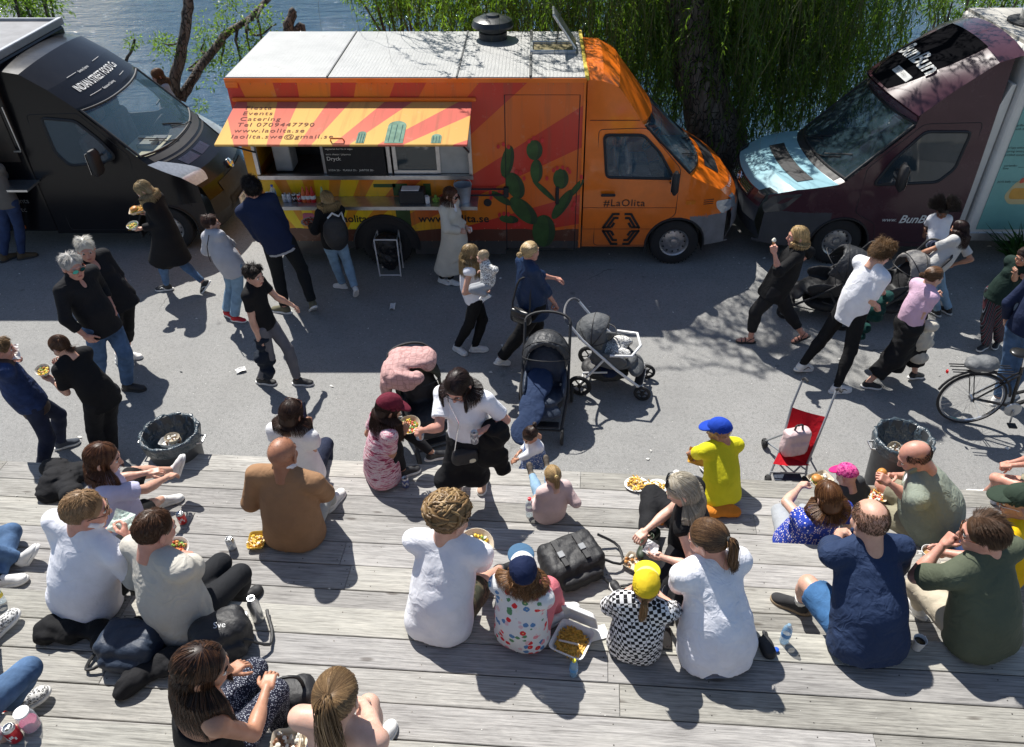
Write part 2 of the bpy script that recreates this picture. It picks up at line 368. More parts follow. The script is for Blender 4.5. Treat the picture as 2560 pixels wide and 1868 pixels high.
# ================================================================ SMOOTH SOLIDS
class Field:
 def __init__(s,lo,hi,h):
  s.h=h;s.lo=np.asarray(lo,float)-2*h;n=np.ceil((np.asarray(hi)-s.lo)/h).astype(int)+3
  s.n=n;s.d=np.full(n,.25,np.float32)
 def sub(s,lo,hi,m):
  a=np.maximum(0,np.floor((np.asarray(lo)-m-s.lo)/s.h).astype(int));b=np.minimum(s.n,np.ceil((np.asarray(hi)+m-s.lo)/s.h).astype(int)+1)
  if np.any(b<=a):return None
  g=[np.arange(a[i],b[i])*s.h+s.lo[i]for i in range(3)]
  P=np.stack(np.meshgrid(*g,indexing='ij'),-1).astype(np.float32)
  return tuple(slice(a[i],b[i])for i in range(3)),P
 def comb(s,sl,d,k,op='u'):
  a=s.d[sl]
  if op=='u':
   h=np.maximum(k-np.abs(a-d),0)/max(k,1e-6);s.d[sl]=np.minimum(a,d)-h*h*k*.25
  else:
   d=-d;h=np.maximum(k-np.abs(a-d),0)/max(k,1e-6);s.d[sl]=np.maximum(a,d)+h*h*k*.25
 def cone(s,p0,p1,r0,r1,k=.02,op='u',cut=None,ell=None):
  """tapered capsule; cut=1 flat at p1, 0 flat at p0, 2 both"""
  p0=np.asarray(p0,float);p1=np.asarray(p1,float);R=max(r0,r1)
  q=s.sub(np.minimum(p0,p1)-R,np.maximum(p0,p1)+R,k+3*s.h)
  if q is None:return s
  sl,P=q;ab=(p1-p0).astype(np.float32);L2=float(ab@ab)+1e-9;v=P-p0.astype(np.float32)
  t=(v@ab)/L2;tc=np.clip(t,0,1)if cut is None else(np.clip(t,0,1.3)if cut==1 else(np.clip(t,-.3,1)if cut==0 else t))
  e=v-tc[...,None]*ab;d=np.sqrt((e*e).sum(-1))-(r0+(r1-r0)*np.clip(tc,0,1))
  if cut in(1,2):d=np.maximum(d,(t-1)*math.sqrt(L2))
  if cut in(0,2):d=np.maximum(d,-t*math.sqrt(L2))
  s.comb(sl,d,k,op);return s
 def ell(s,c,M,r,k=.02,op='u'):
  c=np.asarray(c,float);r=np.asarray(r,float);R=max(r)
  q=s.sub(c-R,c+R,k+3*s.h)
  if q is None:return s
  sl,P=q;v=P-c.astype(np.float32)
  if M is not None:v=v@np.asarray(M,np.float32)
  a=np.sqrt(((v/r)**2).sum(-1));b=np.sqrt(((v/(r*r))**2).sum(-1))+1e-6
  s.comb(sl,(a*(a-1)/b).astype(np.float32),k,op);return s
 def rbox(s,c,M,half,r,k=.01,op='u'):
  c=np.asarray(c,float);half=np.asarray(half,float);R=np.linalg.norm(half)
  q=s.sub(c-R,c+R,k+3*s.h)
  if q is None:return s
  sl,P=q;v=P-c.astype(np.float32)
  if M is not None:v=v@np.asarray(M,np.float32)
  w_=np.abs(v)-(half-r);d=np.sqrt((np.maximum(w_,0)**2).sum(-1))+np.minimum(w_.max(-1),0)-r
  s.comb(sl,d.astype(np.float32),k,op);return s
 def plane(s,p,n_,k=.004):
  """keep the side n points away from"""
  g=[np.arange(s.n[i])*s.h+s.lo[i]for i in range(3)];p=np.asarray(p,float);n_=nrm(n_)
  d=(g[0][:,None,None]-p[0])*n_[0]+(g[1][None,:,None]-p[1])*n_[1]+(g[2][None,None,:]-p[2])*n_[2]
  s.d=np.maximum(s.d,d.astype(np.float32));return s
 def folds(s,amp,seed=0,sc=1.,dirv=None):
  """cloth folds: ridged noise added near the surface"""
  r=np.random.default_rng(seed);near=np.abs(s.d)<.03;ids=np.argwhere(near)
  if len(ids)==0:return s
  P=ids*s.h+s.lo;f=np.zeros(len(P))
  wv=np.stack([np.sin(P@r.normal(0,9*sc,3)+r.uniform(0,6))for _ in range(3)],1)*.035
  Q=P+wv
  for i in range(6):
   k=r.normal(0,1,3)
   if dirv is not None:k=k-np.dot(k,dirv)*np.asarray(dirv)*.75
   k=nrm(k)*r.uniform(16,46)*sc;g=np.sin(Q@k+r.uniform(0,6));env=.5+.5*np.sin(P@r.normal(0,7,3)+r.uniform(0,6))
   f+=(1-2*np.abs(g))*env*(26/np.linalg.norm(k))*sc
  s.d[near]+=(amp*f/2.2).astype(np.float32);return s
 def mesh(s):
  d=s.d;h=s.h;S=d<0
  c=np.zeros(tuple(x-1 for x in d.shape),np.int8);sl=(slice(None,-1),slice(1,None))
  for a in(0,1):
   for b in(0,1):
    for e in(0,1):c+=S[sl[a],sl[b],sl[e]]
  act=(c>0)&(c<8);ids=np.argwhere(act)
  if len(ids)==0:return np.zeros((0,3)),np.zeros((0,4),int)
  idx=np.full(act.shape,-1,np.int64);idx[act]=np.arange(len(ids))
  acc=np.zeros((len(ids),3));cnt=np.zeros(len(ids));X,Y,Z=ids.T
  for ax in range(3):
   o=[i for i in range(3)if i!=ax]
   for u in(0,1):
    for v in(0,1):
     a=[0,0,0];a[o[0]]=u;a[o[1]]=v;b=list(a);b[ax]=1
     da=d[X+a[0],Y+a[1],Z+a[2]];db=d[X+b[0],Y+b[1],Z+b[2]];cr=(da<0)!=(db<0)
     t=np.where(cr,da/np.where(cr,da-db,1),0)
     for i in range(3):acc[:,i]+=np.where(cr,a[i]+(t if i==ax else 0),0)
     cnt+=cr
  V=s.lo+h*(ids+acc/cnt[:,None]);Fs=[]
  for ax in range(3):
   o=[(ax+1)%3,(ax+2)%3]
   s0=[slice(None)]*3;s1=[slice(None)]*3;s0[ax]=slice(None,-1);s1[ax]=slice(1,None)
   e=S[tuple(s0)]!=S[tuple(s1)];E=np.argwhere(e);E=E[(E[:,o[0]]>0)&(E[:,o[1]]>0)&(E[:,o[0]]<d.shape[o[0]]-1)&(E[:,o[1]]<d.shape[o[1]]-1)]
   if len(E)==0:continue
   q=[]
   for(u,v)in((-1,-1),(0,-1),(0,0),(-1,0)):
    K=E.copy();K[:,o[0]]+=u;K[:,o[1]]+=v;q.append(idx[K[:,0],K[:,1],K[:,2]])
   q=np.stack(q,1);fl=~S[E[:,0],E[:,1],E[:,2]];q[fl]=q[fl][:,::-1];Fs.append(q)
  return V,np.concatenate(Fs)
def join(parts):
 V=[];F=[];M=[];n=0
 for(v,f,m)in parts:
  if len(v)==0:continue
  V.append(v);F.append(np.asarray(f)+n);M.append(np.full(len(f),m)if np.isscalar(m)else m);n+=len(v)
 return np.concatenate(V),np.concatenate(F),np.concatenate(M)
def relax(V,F,it=1,w_=.5):
 """light smoothing of a quad mesh"""
 n=len(V);a=F.ravel();b=np.roll(F,-1,1).ravel()
 for _ in range(it):
  s_=np.zeros((n,3));c=np.zeros(n)
  for i in range(3):s_[:,i]=np.bincount(a,V[b,i],n)+np.bincount(b,V[a,i],n)
  c=np.bincount(a,minlength=n)+np.bincount(b,minlength=n);V=V+(s_/np.maximum(c,1)[:,None]-V)*w_
 return V
# ================================================================ PEOPLE: TEMPLATES
def make_head(kind):
 """+Y is the face, origin between the ears; returns verts, faces, material index (0 skin 1 lips 2 eye white 3 iris 4 brow)"""
 f=Field((-.1,-.14,-.20),(.1,.14,.14),.0048)
 ch=kind=='child';fe=kind=='female'
 f.ell((0,-.014,.032),None,(.0755,.097,.084),.02)
 f.ell((0,.022,-.03),None,(.060,.068,.078 if not ch else .068),.03)
 f.ell((0,.030,-.062),None,(.050 if not fe else .045,.052,.042),.03)
 if not ch:f.ell((0,.062,-.098),None,(.024 if fe else .030,.024,.020),.025)
 else:f.ell((0,.058,-.085),None,(.022,.022,.016),.02)
 for s in(-1,1):
  f.ell((s*.034,.066,-.032),None,(.024,.022,.022),.02)
  f.cone((s*.012,.088,.020),(s*.046,.070,.018),.010,.008,.016)
  f.ell((s*.032,.100,.001),None,(.017,.016,.0115),.012,'s')
  f.cone((s*.050,.00,-.062),(s*.03,.05,-.094),.018,.014,.025)
  f.ell((s*.077,-.008,-.012),rotz(s*.35),(.008,.021,.032),.006)
  f.ell((s*.086,-.002,-.010),rotz(s*.35),(.006,.010,.017),.004,'s')
 nl=.012 if ch else .02
 f.cone((0,.090,.006),(0,.105+(0 if ch else .006),-.034+(.006 if ch else 0)),.0075,.0105,.012)
 for s in(-1,1):f.ell((s*.011,.099,-.037),None,(.0085,.010,.007),.008)
 f.ell((0,.089,-.0615),None,(.022,.010,.0045),.006);f.ell((0,.088,-.0705),None,(.019,.0105,.0055),.006)
 f.ell((0,.104,-.066),None,(.024,.006,.0012),.003,'s')
 f.cone((0,-.030,-.04),(0,-.040,-.165),.050 if not(fe or ch)else .043,.054 if not(fe or ch)else .046,.03,cut=1)
 if not fe and not ch:f.ell((0,.008,-.13),None,(.012,.012,.014),.02)
 V,F=f.mesh();V=relax(V,F,1,.4)
 cF=V[F].mean(1);mi=np.zeros(len(F),int)
 mi[(np.abs(cF[:,0])<.0225*np.sqrt(np.clip(1-((cF[:,2]+.066)/.0115)**2,0,1)))&(cF[:,1]>.084)]=1
 e=[]
 for s in(-1,1):
  c=A3(s*.0315,.0785,.001);mb=MB();R=.0128
  mb.lathe([(R*math.sin(a),R*math.cos(a))for a in np.linspace(.02,3.12,9)],c,12,0,rotx(-math.pi/2))
  v=np.concatenate(mb.v);q=np.array([x for x in mb.f if len(x)==4]);g=v[q].mean(1)-c
  e.append((v,q,np.where((g[:,1]>R*.80),3,2)))
  pts=[A3(s*(.018+.028*t),.0925-.010*t*t,.0125+.004*math.sin(t*3.1))for t in(0,.33,.66,1)]
  m2=MB();m2.tube([p+A3(0,-.001,.012)for p in pts],[.0028,.0038,.0034,.002],5,cap=False)
  v=np.concatenate(m2.v);e.append((v,np.array(m2.f),4))
  m2=MB();m2.tube([p+A3(0,-.0045,-.0045)for p in pts],.0013,4,cap=False);v=np.concatenate(m2.v);e.append((v,np.array(m2.f),4))
 return join([(V,F,mi)]+e)
def make_hand(pose):
 """wrist at origin, fingers +X, back of the hand +Z, thumb +Y; length about .18"""
 cu={'relax':(24,30,18),'grip':(52,62,38),'flat':(6,10,6),'pinch':(42,52,28),'fist':(78,88,55)}[pose]
 f=Field((-.05,-.06,-.09),(.20,.085,.035),.0031)
 f.cone((-.05,0,0),(.012,0,0),.025,.024,.01,cut=0)
 f.rbox((.048,0,-.001),None,(.046,.0385,.0135),.012,.016)
 f.ell((.034,.026,-.008),rotz(.45),(.030,.018,.017),.012)
 f.ell((.030,-.022,-.006),None,(.030,.015,.014),.012)
 for i,(y,l,sp)in enumerate(((.0295,.073,.10),(.010,.081,.02),(-.0095,.076,-.05),(-.028,.060,-.13))):
  p=A3(.086-.003*abs(i-1),y,.001);r=.0087-(i==3)*.0014;a=0.
  if pose=='pinch':k=(1.,.95,.8,.7)[i]
  else:k=1+.06*i
  dr=rotz(sp)
  for j,(fr,rr)in enumerate(((.46,.96),(.30,.88),(.24,.80))):
   a+=R_(cu[j])*k;d=dr@A3(math.cos(a),0,-math.sin(a));q=p+d*l*fr
   f.cone(p,q,r*(rr+.06),r*rr,.0035);p=q
 p=A3(.022,.030,-.008)
 ds={'relax':((.72,.66,-.22),(.88,.35,-.3),(.92,.15,-.35)),'grip':((.55,.55,-.63),(.72,.05,-.69),(.7,-.35,-.6)),'flat':((.6,.8,-.1),(.8,.58,-.1),(.9,.4,-.1)),'pinch':((.62,.40,-.68),(.85,.0,-.5),(.9,-.15,-.3)),'fist':((.6,.35,-.7),(.55,-.45,-.7),(.3,-.8,-.4))}[pose]
 for d,l,r in zip(ds,(.040,.031,.026),(.0125,.0108,.0092)):
  q=p+nrm(d)*l;f.cone(p,q,r,r*.93,.005);p=q
 V,F=f.mesh();V=relax(V,F,1,.35);return V,F
def make_shoe(kind):
 """ankle at origin, toe +Y, ground at z=-.08; parts: upper, sole"""
 f=Field((-.06,-.09,-.085),(.06,.21,.06),.0055)
 if kind=='sandal':
  f.ell((0,.14,-.052),None,(.036,.05,.014),.01);f.cone((0,-.03,-.045),(0,.11,-.05),.030,.034,.02);f.cone((0,-.02,-.03),(0,0,.03),.032,.033,.03)
  for yy,z,w_ in((.125,-.044,.040),(.075,-.022,.04)):pass
 else:
  f.ell((0,-.022,-.038),None,(.035,.048,.042),.02);f.ell((0,.05,-.042),None,(.036,.085,.032),.03);f.ell((0,.135,-.050),None,(.044,.056,.027),.03)
  hi=.055 if kind=='boot' else .012
  f.cone((0,-.012,-.03),(0,-.008,hi),.040,.041,.025,cut=1);f.cone((0,.0,.0),(0,.09,-.035),.03,.026,.03)
 if kind!='sandal':f.cone((0,-.008,.03 if kind!='boot' else .09),(0,-.008,hi-.008),.033,.033,.003,'s')
 f.plane((0,0,-.064),(0,0,-1));V,F=f.mesh();V=relax(V,F,1,.4)
 g=Field((-.07,-.1,-.1),(.07,.22,-.02),.005)
 for y,r,w_ in((-.028,.038,1),(.03,.035,1),(.09,.040,1),(.135,.047,1)):g.ell((0,y,-.07),None,(r,.06,.05),.04)
 g.plane((0,0,-.056 if kind!='sandal' else-.060),(0,0,1)).plane((0,0,-.082),(0,0,-1));Vs,Fs=g.mesh()
 lace=MB()
 if kind in('sneaker','boot'):
  for i in range(4):
   y=.035+i*.021;z=-.006-i*.0075
   lace.tube([A3(-.019,y,z-.006),A3(0,y+.006,z+.0035),A3(.019,y,z-.006)],.0032,5)
 if kind=='sandal':
  for y,z,w_ in((.120,-.036,.041),(.07,-.020,.036)):lace.tube([A3(-w_,y,-.058),A3(-w_*.8,y,z),A3(0,y+.004,z+.012),A3(w_*.8,y,z),A3(w_,y,-.058)],.0075,6)
  lace.tube([A3(-.03,.045,-.055),A3(-.036,.0,-.01),A3(-.02,-.04,.005),A3(.02,-.04,.005),A3(.036,0,-.01),A3(.03,.045,-.055)],.006,6)
 return(V,F),(Vs,Fs),(np.concatenate(lace.v),lace.f)if lace.v else None
_T={}
def tmpl(fn,*a):
 k=(fn.__name__,)+a
 if k not in _T:_T[k]=fn(*a)
 return _T[k]
# ================================================================ HAIR
def strand_mesh(P,r,rngs,sides=3):
 """P (n,m,3) polylines to thin tapered tubes; returns V,F,tint"""
 n,m,_=P.shape;T=np.gradient(P,axis=1);T/=np.linalg.norm(T,axis=2,keepdims=True)+1e-9
 u=np.cross(T,np.array([.31,.62,.72]));u/=np.linalg.norm(u,axis=2,keepdims=True)+1e-9;v=np.cross(T,u)
 tt=np.linspace(0,1,m);rad=(r*(1-.75*tt**2.2))[None,:,None,None]*rngs.uniform(.7,1.3,(n,1,1,1))
 a=np.arange(sides)*2*math.pi/sides
 V=P[:,:,None,:]+rad*(np.cos(a)[None,None,:,None]*u[:,:,None,:]+np.sin(a)[None,None,:,None]*v[:,:,None,:])
 i,j,k=np.meshgrid(np.arange(n),np.arange(m-1),np.arange(sides),indexing='ij');b=(i*m+j)*sides;k2=(k+1)%sides
 F=np.stack([b+k,b+k2,b+sides+k2,b+sides+k],-1).reshape(-1,4)
 tint=np.repeat(rngs.uniform(0,1,n),m*sides);tt2=np.tile(np.repeat(tt,sides),n)
 return V.reshape(-1,3),F,np.stack([tint,tt2,np.zeros_like(tint)],1)
SK=A3(0,-.012,.026)
SR=A3(.081,.103,.092)
def sk_dir(th,ph):
 """th polar from the top, ph azimuth (0 = front, + = right)"""
 return np.stack([np.sin(th)*np.sin(ph),np.sin(th)*np.cos(ph),np.cos(th)],-1)
def hairline(ph):
 """largest polar angle that carries hair at this azimuth"""
 a=np.abs((ph+math.pi)%(2*math.pi)-math.pi)
 return np.interp(a,[0,.5,.85,1.15,1.45,1.9,3.15],[.72,.80,.98,1.55,1.72,2.15,2.25])
def hair(style,r,length,opts,HM,body):
 """returns strand polylines in world space and base cap (V,F); HM=(R,t,scale) places head space; body pushes strands off the torso"""
 Rh,t0,hs=HM;W=lambda p:(p*hs)@Rh.T+t0
 n=opts.get('n',420);gr=A3(0,0,-1);part=opts.get('part',0.)
 ph=r.uniform(-math.pi,math.pi,n);hl=hairline(ph);th=np.arccos(1-r.uniform(0,1,n)*(1-np.cos(hl)));d=sk_dir(th,ph)
 out=[];m=12
 S=lambda dd,g=1.:SK+dd*SR*g
 def slerp_path(d0,d1,k,lift=.01):
  ts=np.linspace(0,1,k)[None,:,None];q=d0[:,None,:]*(1-ts)+d1[:,None,:]*ts;q/=np.linalg.norm(q,axis=2,keepdims=True)+1e-9
  return SK+q*SR*(1+lift)
 if style in('long','bob','medium'):
  sgn=np.where(d[:,0]-part*.02>=0,1,-1)
  az=np.abs(ph);az=np.clip(az,opts.get('front',.95),math.pi);end=sk_dir(np.full(n,1.75),np.minimum(az+.12,math.pi-.06)*sgn)
  P1=slerp_path(d,end,7,.015);P1+=r.normal(0,.002,(n,1,3));P1=W(P1)
  p=P1[:,-1];ll=length*r.uniform(.82,1.05,n);seg=ll/10;dirn=P1[:,-1]-P1[:,-2];dirn/=np.linalg.norm(dirn,axis=1,keepdims=True)
  Q=[];back=Rh@A3(0,-1,0);spr=r.normal(0,.05,(n,3));cur=opts.get('curl',.0);fz=r.uniform(0,6,n);wind=np.asarray(opts.get('wind',(0,0,0)))
  for i in range(10):
   dirn=dirn*.5+gr*.55+spr*.16+wind*.2;dirn/=np.linalg.norm(dirn,axis=1,keepdims=True);p=p+dirn*seg[:,None]
   if cur:p=p+cur*np.stack([np.sin(fz+i*1.2),np.cos(fz+i*1.2),0*fz],1)
   p=body(p,.012+.01*r.uniform(0,1,(n,1)));Q.append(p)
  out.append(np.concatenate([P1,np.stack(Q,1)],1))
 elif style in('pony','bun'):
  tie_d=sk_dir(np.array(opts.get('tie',1.35)),np.array(math.pi));tie=SK+tie_d*SR*1.02
  P1=slerp_path(d,np.repeat(tie_d[None],n,0),9,.012);P1[:,:,:]+=(tie-P1[:,-1:,:])*np.linspace(0,1,9)[None,:,None]**3
  out.append(W(P1));k=n//2 if style=='pony' else n//2
  tw=W(tie[None])[0];back=Rh@A3(0,-1,0)
  if style=='pony':
   p=tw+r.normal(0,.006,(k,3));dirn=back*1.+Rh@A3(0,0,.2)+r.normal(0,.22,(k,3));Q=[p];ll=length*r.uniform(.7,1.05,k);wind=np.asarray(opts.get('wind',(0,0,0)))
   spr=r.normal(0,.07,(k,3))
   for i in range(13):
    dirn=dirn/np.linalg.norm(dirn,axis=1,keepdims=True)*.62+gr*.42+spr*.2+wind*.15;dirn/=np.linalg.norm(dirn,axis=1,keepdims=True);p=p+dirn*(ll/13)[:,None];p=body(p,.015+.008*r.uniform(0,1,(k,1)));Q.append(p)
   out.append(np.stack(Q,1))
  else:
   c=tw+back*.028*hs;u=r.normal(0,1,(k,3));u/=np.linalg.norm(u,axis=1,keepdims=True);ax=np.cross(u,back+r.normal(0,.3,(k,3)));ax/=np.linalg.norm(ax,axis=1,keepdims=True)
   a=np.linspace(0,2.6,10)[None,:,None];rr=opts.get('bun',.034)*hs*r.uniform(.75,1.1,(k,1,1));out.append(c+rr*(u[:,None]*np.cos(a)+ax[:,None]*np.sin(a)*np.array([1,1,.8])))
 elif style in('short','buzz','curly','fringe','balding'):
  if style=='balding':th=r.uniform(opts.get('bt',.95),1,n)*0+np.interp(r.uniform(0,1,n),[0,1],[opts.get('bt',.8),1.])*np.maximum(hl,1.5);ok=np.abs(ph)>1.;th,ph=th[ok],ph[ok];d=sk_dir(th,ph);n=len(d)
  base=S(d,.995);nd=d/SR;nd/=np.linalg.norm(nd,axis=1,keepdims=True)
  flow=np.stack([np.sign(d[:,0]+.02)*.35+0*ph,np.where(d[:,1]>.1,opts.get('fw',.6),-.35),np.full(n,-.75)],1);flow=flow-nd*(flow*nd).sum(1,keepdims=True);flow/=np.linalg.norm(flow,axis=1,keepdims=True)+1e-6
  top=np.clip(1.25-th,.15,1)[:,None];ll=(length*(.40+.55*top)*r.uniform(.7,1.2,(n,1)))
  k=7;ts=np.linspace(0,1,k)[None,:,None];lift=opts.get('lift',.45)*(.48 if style=='short' else 1)
  P=base[:,None]+(nd[:,None]*np.sin(ts*1.5)*lift+flow[:,None]*ts*(1-.25*lift)+r.normal(0,.11,(n,1,3))*ts)*ll[:,None]
  if style=='short':P=P-nd[:,None]*(ts**2*.004)
  if style=='curly':
   fz=r.uniform(0,6,(n,1));a=np.linspace(0,7,k)[None];P+=opts.get('cr',.008)*np.stack([np.sin(a+fz),np.cos(a+fz),np.sin(a*1.3+fz*2)],-1)
  out.append(W(P))
 elif style=='afro':
  k=9;rr=length*r.uniform(.55,1.1,(n,1,1));ts=np.linspace(0,1,k)[None,:,None];dd=d+A3(0,-.35,.1);dd/=np.linalg.norm(dd,axis=1,keepdims=True)
  side=np.stack([np.sign(d[:,0])*1.0,-.2+0*ph,.25+0*ph],1)*opts.get('puff',.0);P=S(d,.98)[:,None]+(dd+side)[:,None]*rr*ts
  a=np.linspace(0,14,k)[None];fz=r.uniform(0,6,(n,1));P=P+.010*np.stack([np.sin(a+fz),np.cos(a*1.2+fz),np.sin(a*.8+fz*2)],-1)*ts;out.append(W(P))
 cap=None
 if style not in('buzz','none','balding')or opts.get('cap',0):
  f=Field((-.11,-.14,-.14),(.11,.13,.15),.006);g=opts.get('vol',1.)
  f.ell(SK,None,SR*(1.0 if style in('short','pony','bun')else 1.02)-.001,.01)
  if style in('long','bob','medium'):f.ell(A3(0,-.045,-.05),None,(.078,.055,.075),.03)
  f.ell(A3(0,.105,-.03),None,(.066,.075,.088),.012,'s')
  f.ell(A3(0,.02,-.14),None,(.15,.085,.09),.012,'s')
  if style not in('long','bob','medium'):
   for s in(-1,1):f.ell(A3(s*.085,.0,-.03),None,(.03,.035,.045),.006,'s')
   f.plane((0,0,-.075),(0,0,-1))
  V,F=f.mesh();cap=(W(V),F)
 return out,cap
# ================================================================ PEOPLE: BUILDER
def m_skin(c,name='skin'):
 key=('skin',str(c))
 if key in _mc:return _mc[key]
 m,t,p=nm(name);co=coord(t);f=noise(t,co,14,5);c0=rgb(c)[:3]
 b=ramp(t,f,[(.3,[c0[0]*.86,c0[1]*.78,c0[2]*.74]),(.7,[min(1,c0[0]*1.08),c0[1]*1.05,c0[2]*1.03])])
 fr=ramp(t,noise(t,co,150,2),[(.62,0.),(.75,.25)]);b=mix(t,fr,b,[c0[0]*.6,c0[1]*.45,c0[2]*.4])
 L(t,b,p.inputs['Base Color']);p.inputs['Roughness'].default_value=.48;p.inputs['Subsurface Weight'].default_value=.12
 p.inputs['Subsurface Radius'].default_value=(.02,.008,.004);p.inputs['Subsurface Scale'].default_value=.3
 bump(t,noise(t,co,90,3),.0012,.6);_mc[key]=m;return m
def m_hair(c,name='hair',c2=None,root=None):
 key=('hair',str(c),str(c2))
 if key in _mc:return _mc[key]
 m,t,p=nm(name);at=N(t,'Attribute');at.attribute_name='tint';s=N(t,'SeparateColor');L(t,at.outputs['Color'],s.inputs[0])
 c0=rgb(c)[:3];c1=rgb(c2)[:3]if c2 else[min(1,x*1.9+.01)for x in c0]
 b=ramp(t,s.outputs[0],[(0.,[x*.55 for x in c0]),(.5,list(c0)),(1.,list(c1))])
 f=noise(t,coord(t),60,3);b=mix(t,math_(t,'MULTIPLY',f,.5),b,[x*.6 for x in c0])
 L(t,b,p.inputs['Base Color']);p.inputs['Roughness'].default_value=.42;p.inputs['Specular IOR Level'].default_value=.35
 _mc[key]=m;return m
def m_cloth(c,name='cotton',rough=.85,weave=900.,fold=.5,sheen=.0,var=.06,pattern=None):
 key=('cloth',str(c),name,str(pattern))
 if key in _mc:return _mc[key]
 m,t,p=nm(name);co=coord(t)
 if pattern:base=pattern(t,co)
 else:
  c0=rgb(c)[:3];base=ramp(t,noise(t,co,9,4),[(.3,[x*(1-var)for x in c0]),(.7,[min(.95,x*(1+var))for x in c0])])
 L(t,base,p.inputs['Base Color']);p.inputs['Roughness'].default_value=rough;p.inputs['Sheen Weight'].default_value=sheen;p.inputs['Specular IOR Level'].default_value=.25
 ad=N(t,'VectorMath',operation='ADD');nn=N(t,'TexNoise',i_Scale=5.,i_Detail=2.);L(t,co,nn.inputs['Vector']);sc=N(t,'VectorMath',operation='SCALE');L(t,nn.outputs['Color'],sc.inputs[0]);sc.inputs['Scale'].default_value=.35
 L(t,co,ad.inputs[0]);L(t,sc.outputs[0],ad.inputs[1]);w_=N(t,'TexNoise',i_Scale=9.,i_Detail=3.);w_.inputs['Roughness'].default_value=.45;L(t,ad.outputs[0],w_.inputs['Vector'])
 r_=math_(t,'ABSOLUTE',math_(t,'SUBTRACT',w_.outputs[0],.5));h=math_(t,'ADD',math_(t,'MULTIPLY',r_,-1.),math_(t,'MULTIPLY',noise(t,co,34,3),.10))
 bump(t,h,.036*fold,.8);_mc[key]=m;return m
M_lip=mat('lip',(.42,.13,.11),.4,var=.1);M_eyew=mat('eye_white',(.75,.72,.68),.15,var=0);M_iris=mat('iris',(.04,.03,.02),.1,var=0)
SKINS={'fair':(.60,.36,.27),'pink':(.58,.30,.23),'tan':(.47,.25,.16),'olive':(.42,.24,.16),'brown':(.20,.09,.05),'light':(.66,.42,.33)}
M_rubber=mat('sole_rubber',(.75,.74,.71),.6,var=.1,vs=30);M_rubber_d=mat('dark_sole',(.03,.03,.03),.7)
M_white_l=mat('shoe_white',(.72,.71,.69),.55,var=.08,vs=30);M_black_l=mat('shoe_black',(.02,.02,.022),.55)
M_lens=mat('dark_lens',(.008,.008,.01),.06,var=0,spec=.8);M_frame_b=mat('black_frame',(.012,.011,.011),.25,var=0)
def ik(a,t,l1,l2,hint):
 a=np.asarray(a,float);t=np.asarray(t,float);v=t-a;d=np.linalg.norm(v);k=1.
 if d>(l1+l2)*.995:k=min(1.12,d/((l1+l2)*.995));l1*=k;l2*=k
 if d>(l1+l2)*.999:t=a+v/d*(l1+l2)*.999;d=np.linalg.norm(t-a)
 if d<abs(l1-l2)+.02:d=abs(l1-l2)+.02
 u=nrm(v);x=(l1*l1-l2*l2+d*d)/(2*d);y=math.sqrt(max(0,l1*l1-x*x));h=np.asarray(hint,float)-a;h=h-u*np.dot(h,u)
 if np.linalg.norm(h)<1e-5:h=np.cross(u,[0,0,1.])
 return a+u*x+nrm(h)*y,a+u*d
ONLY=None
PEOPLE={}
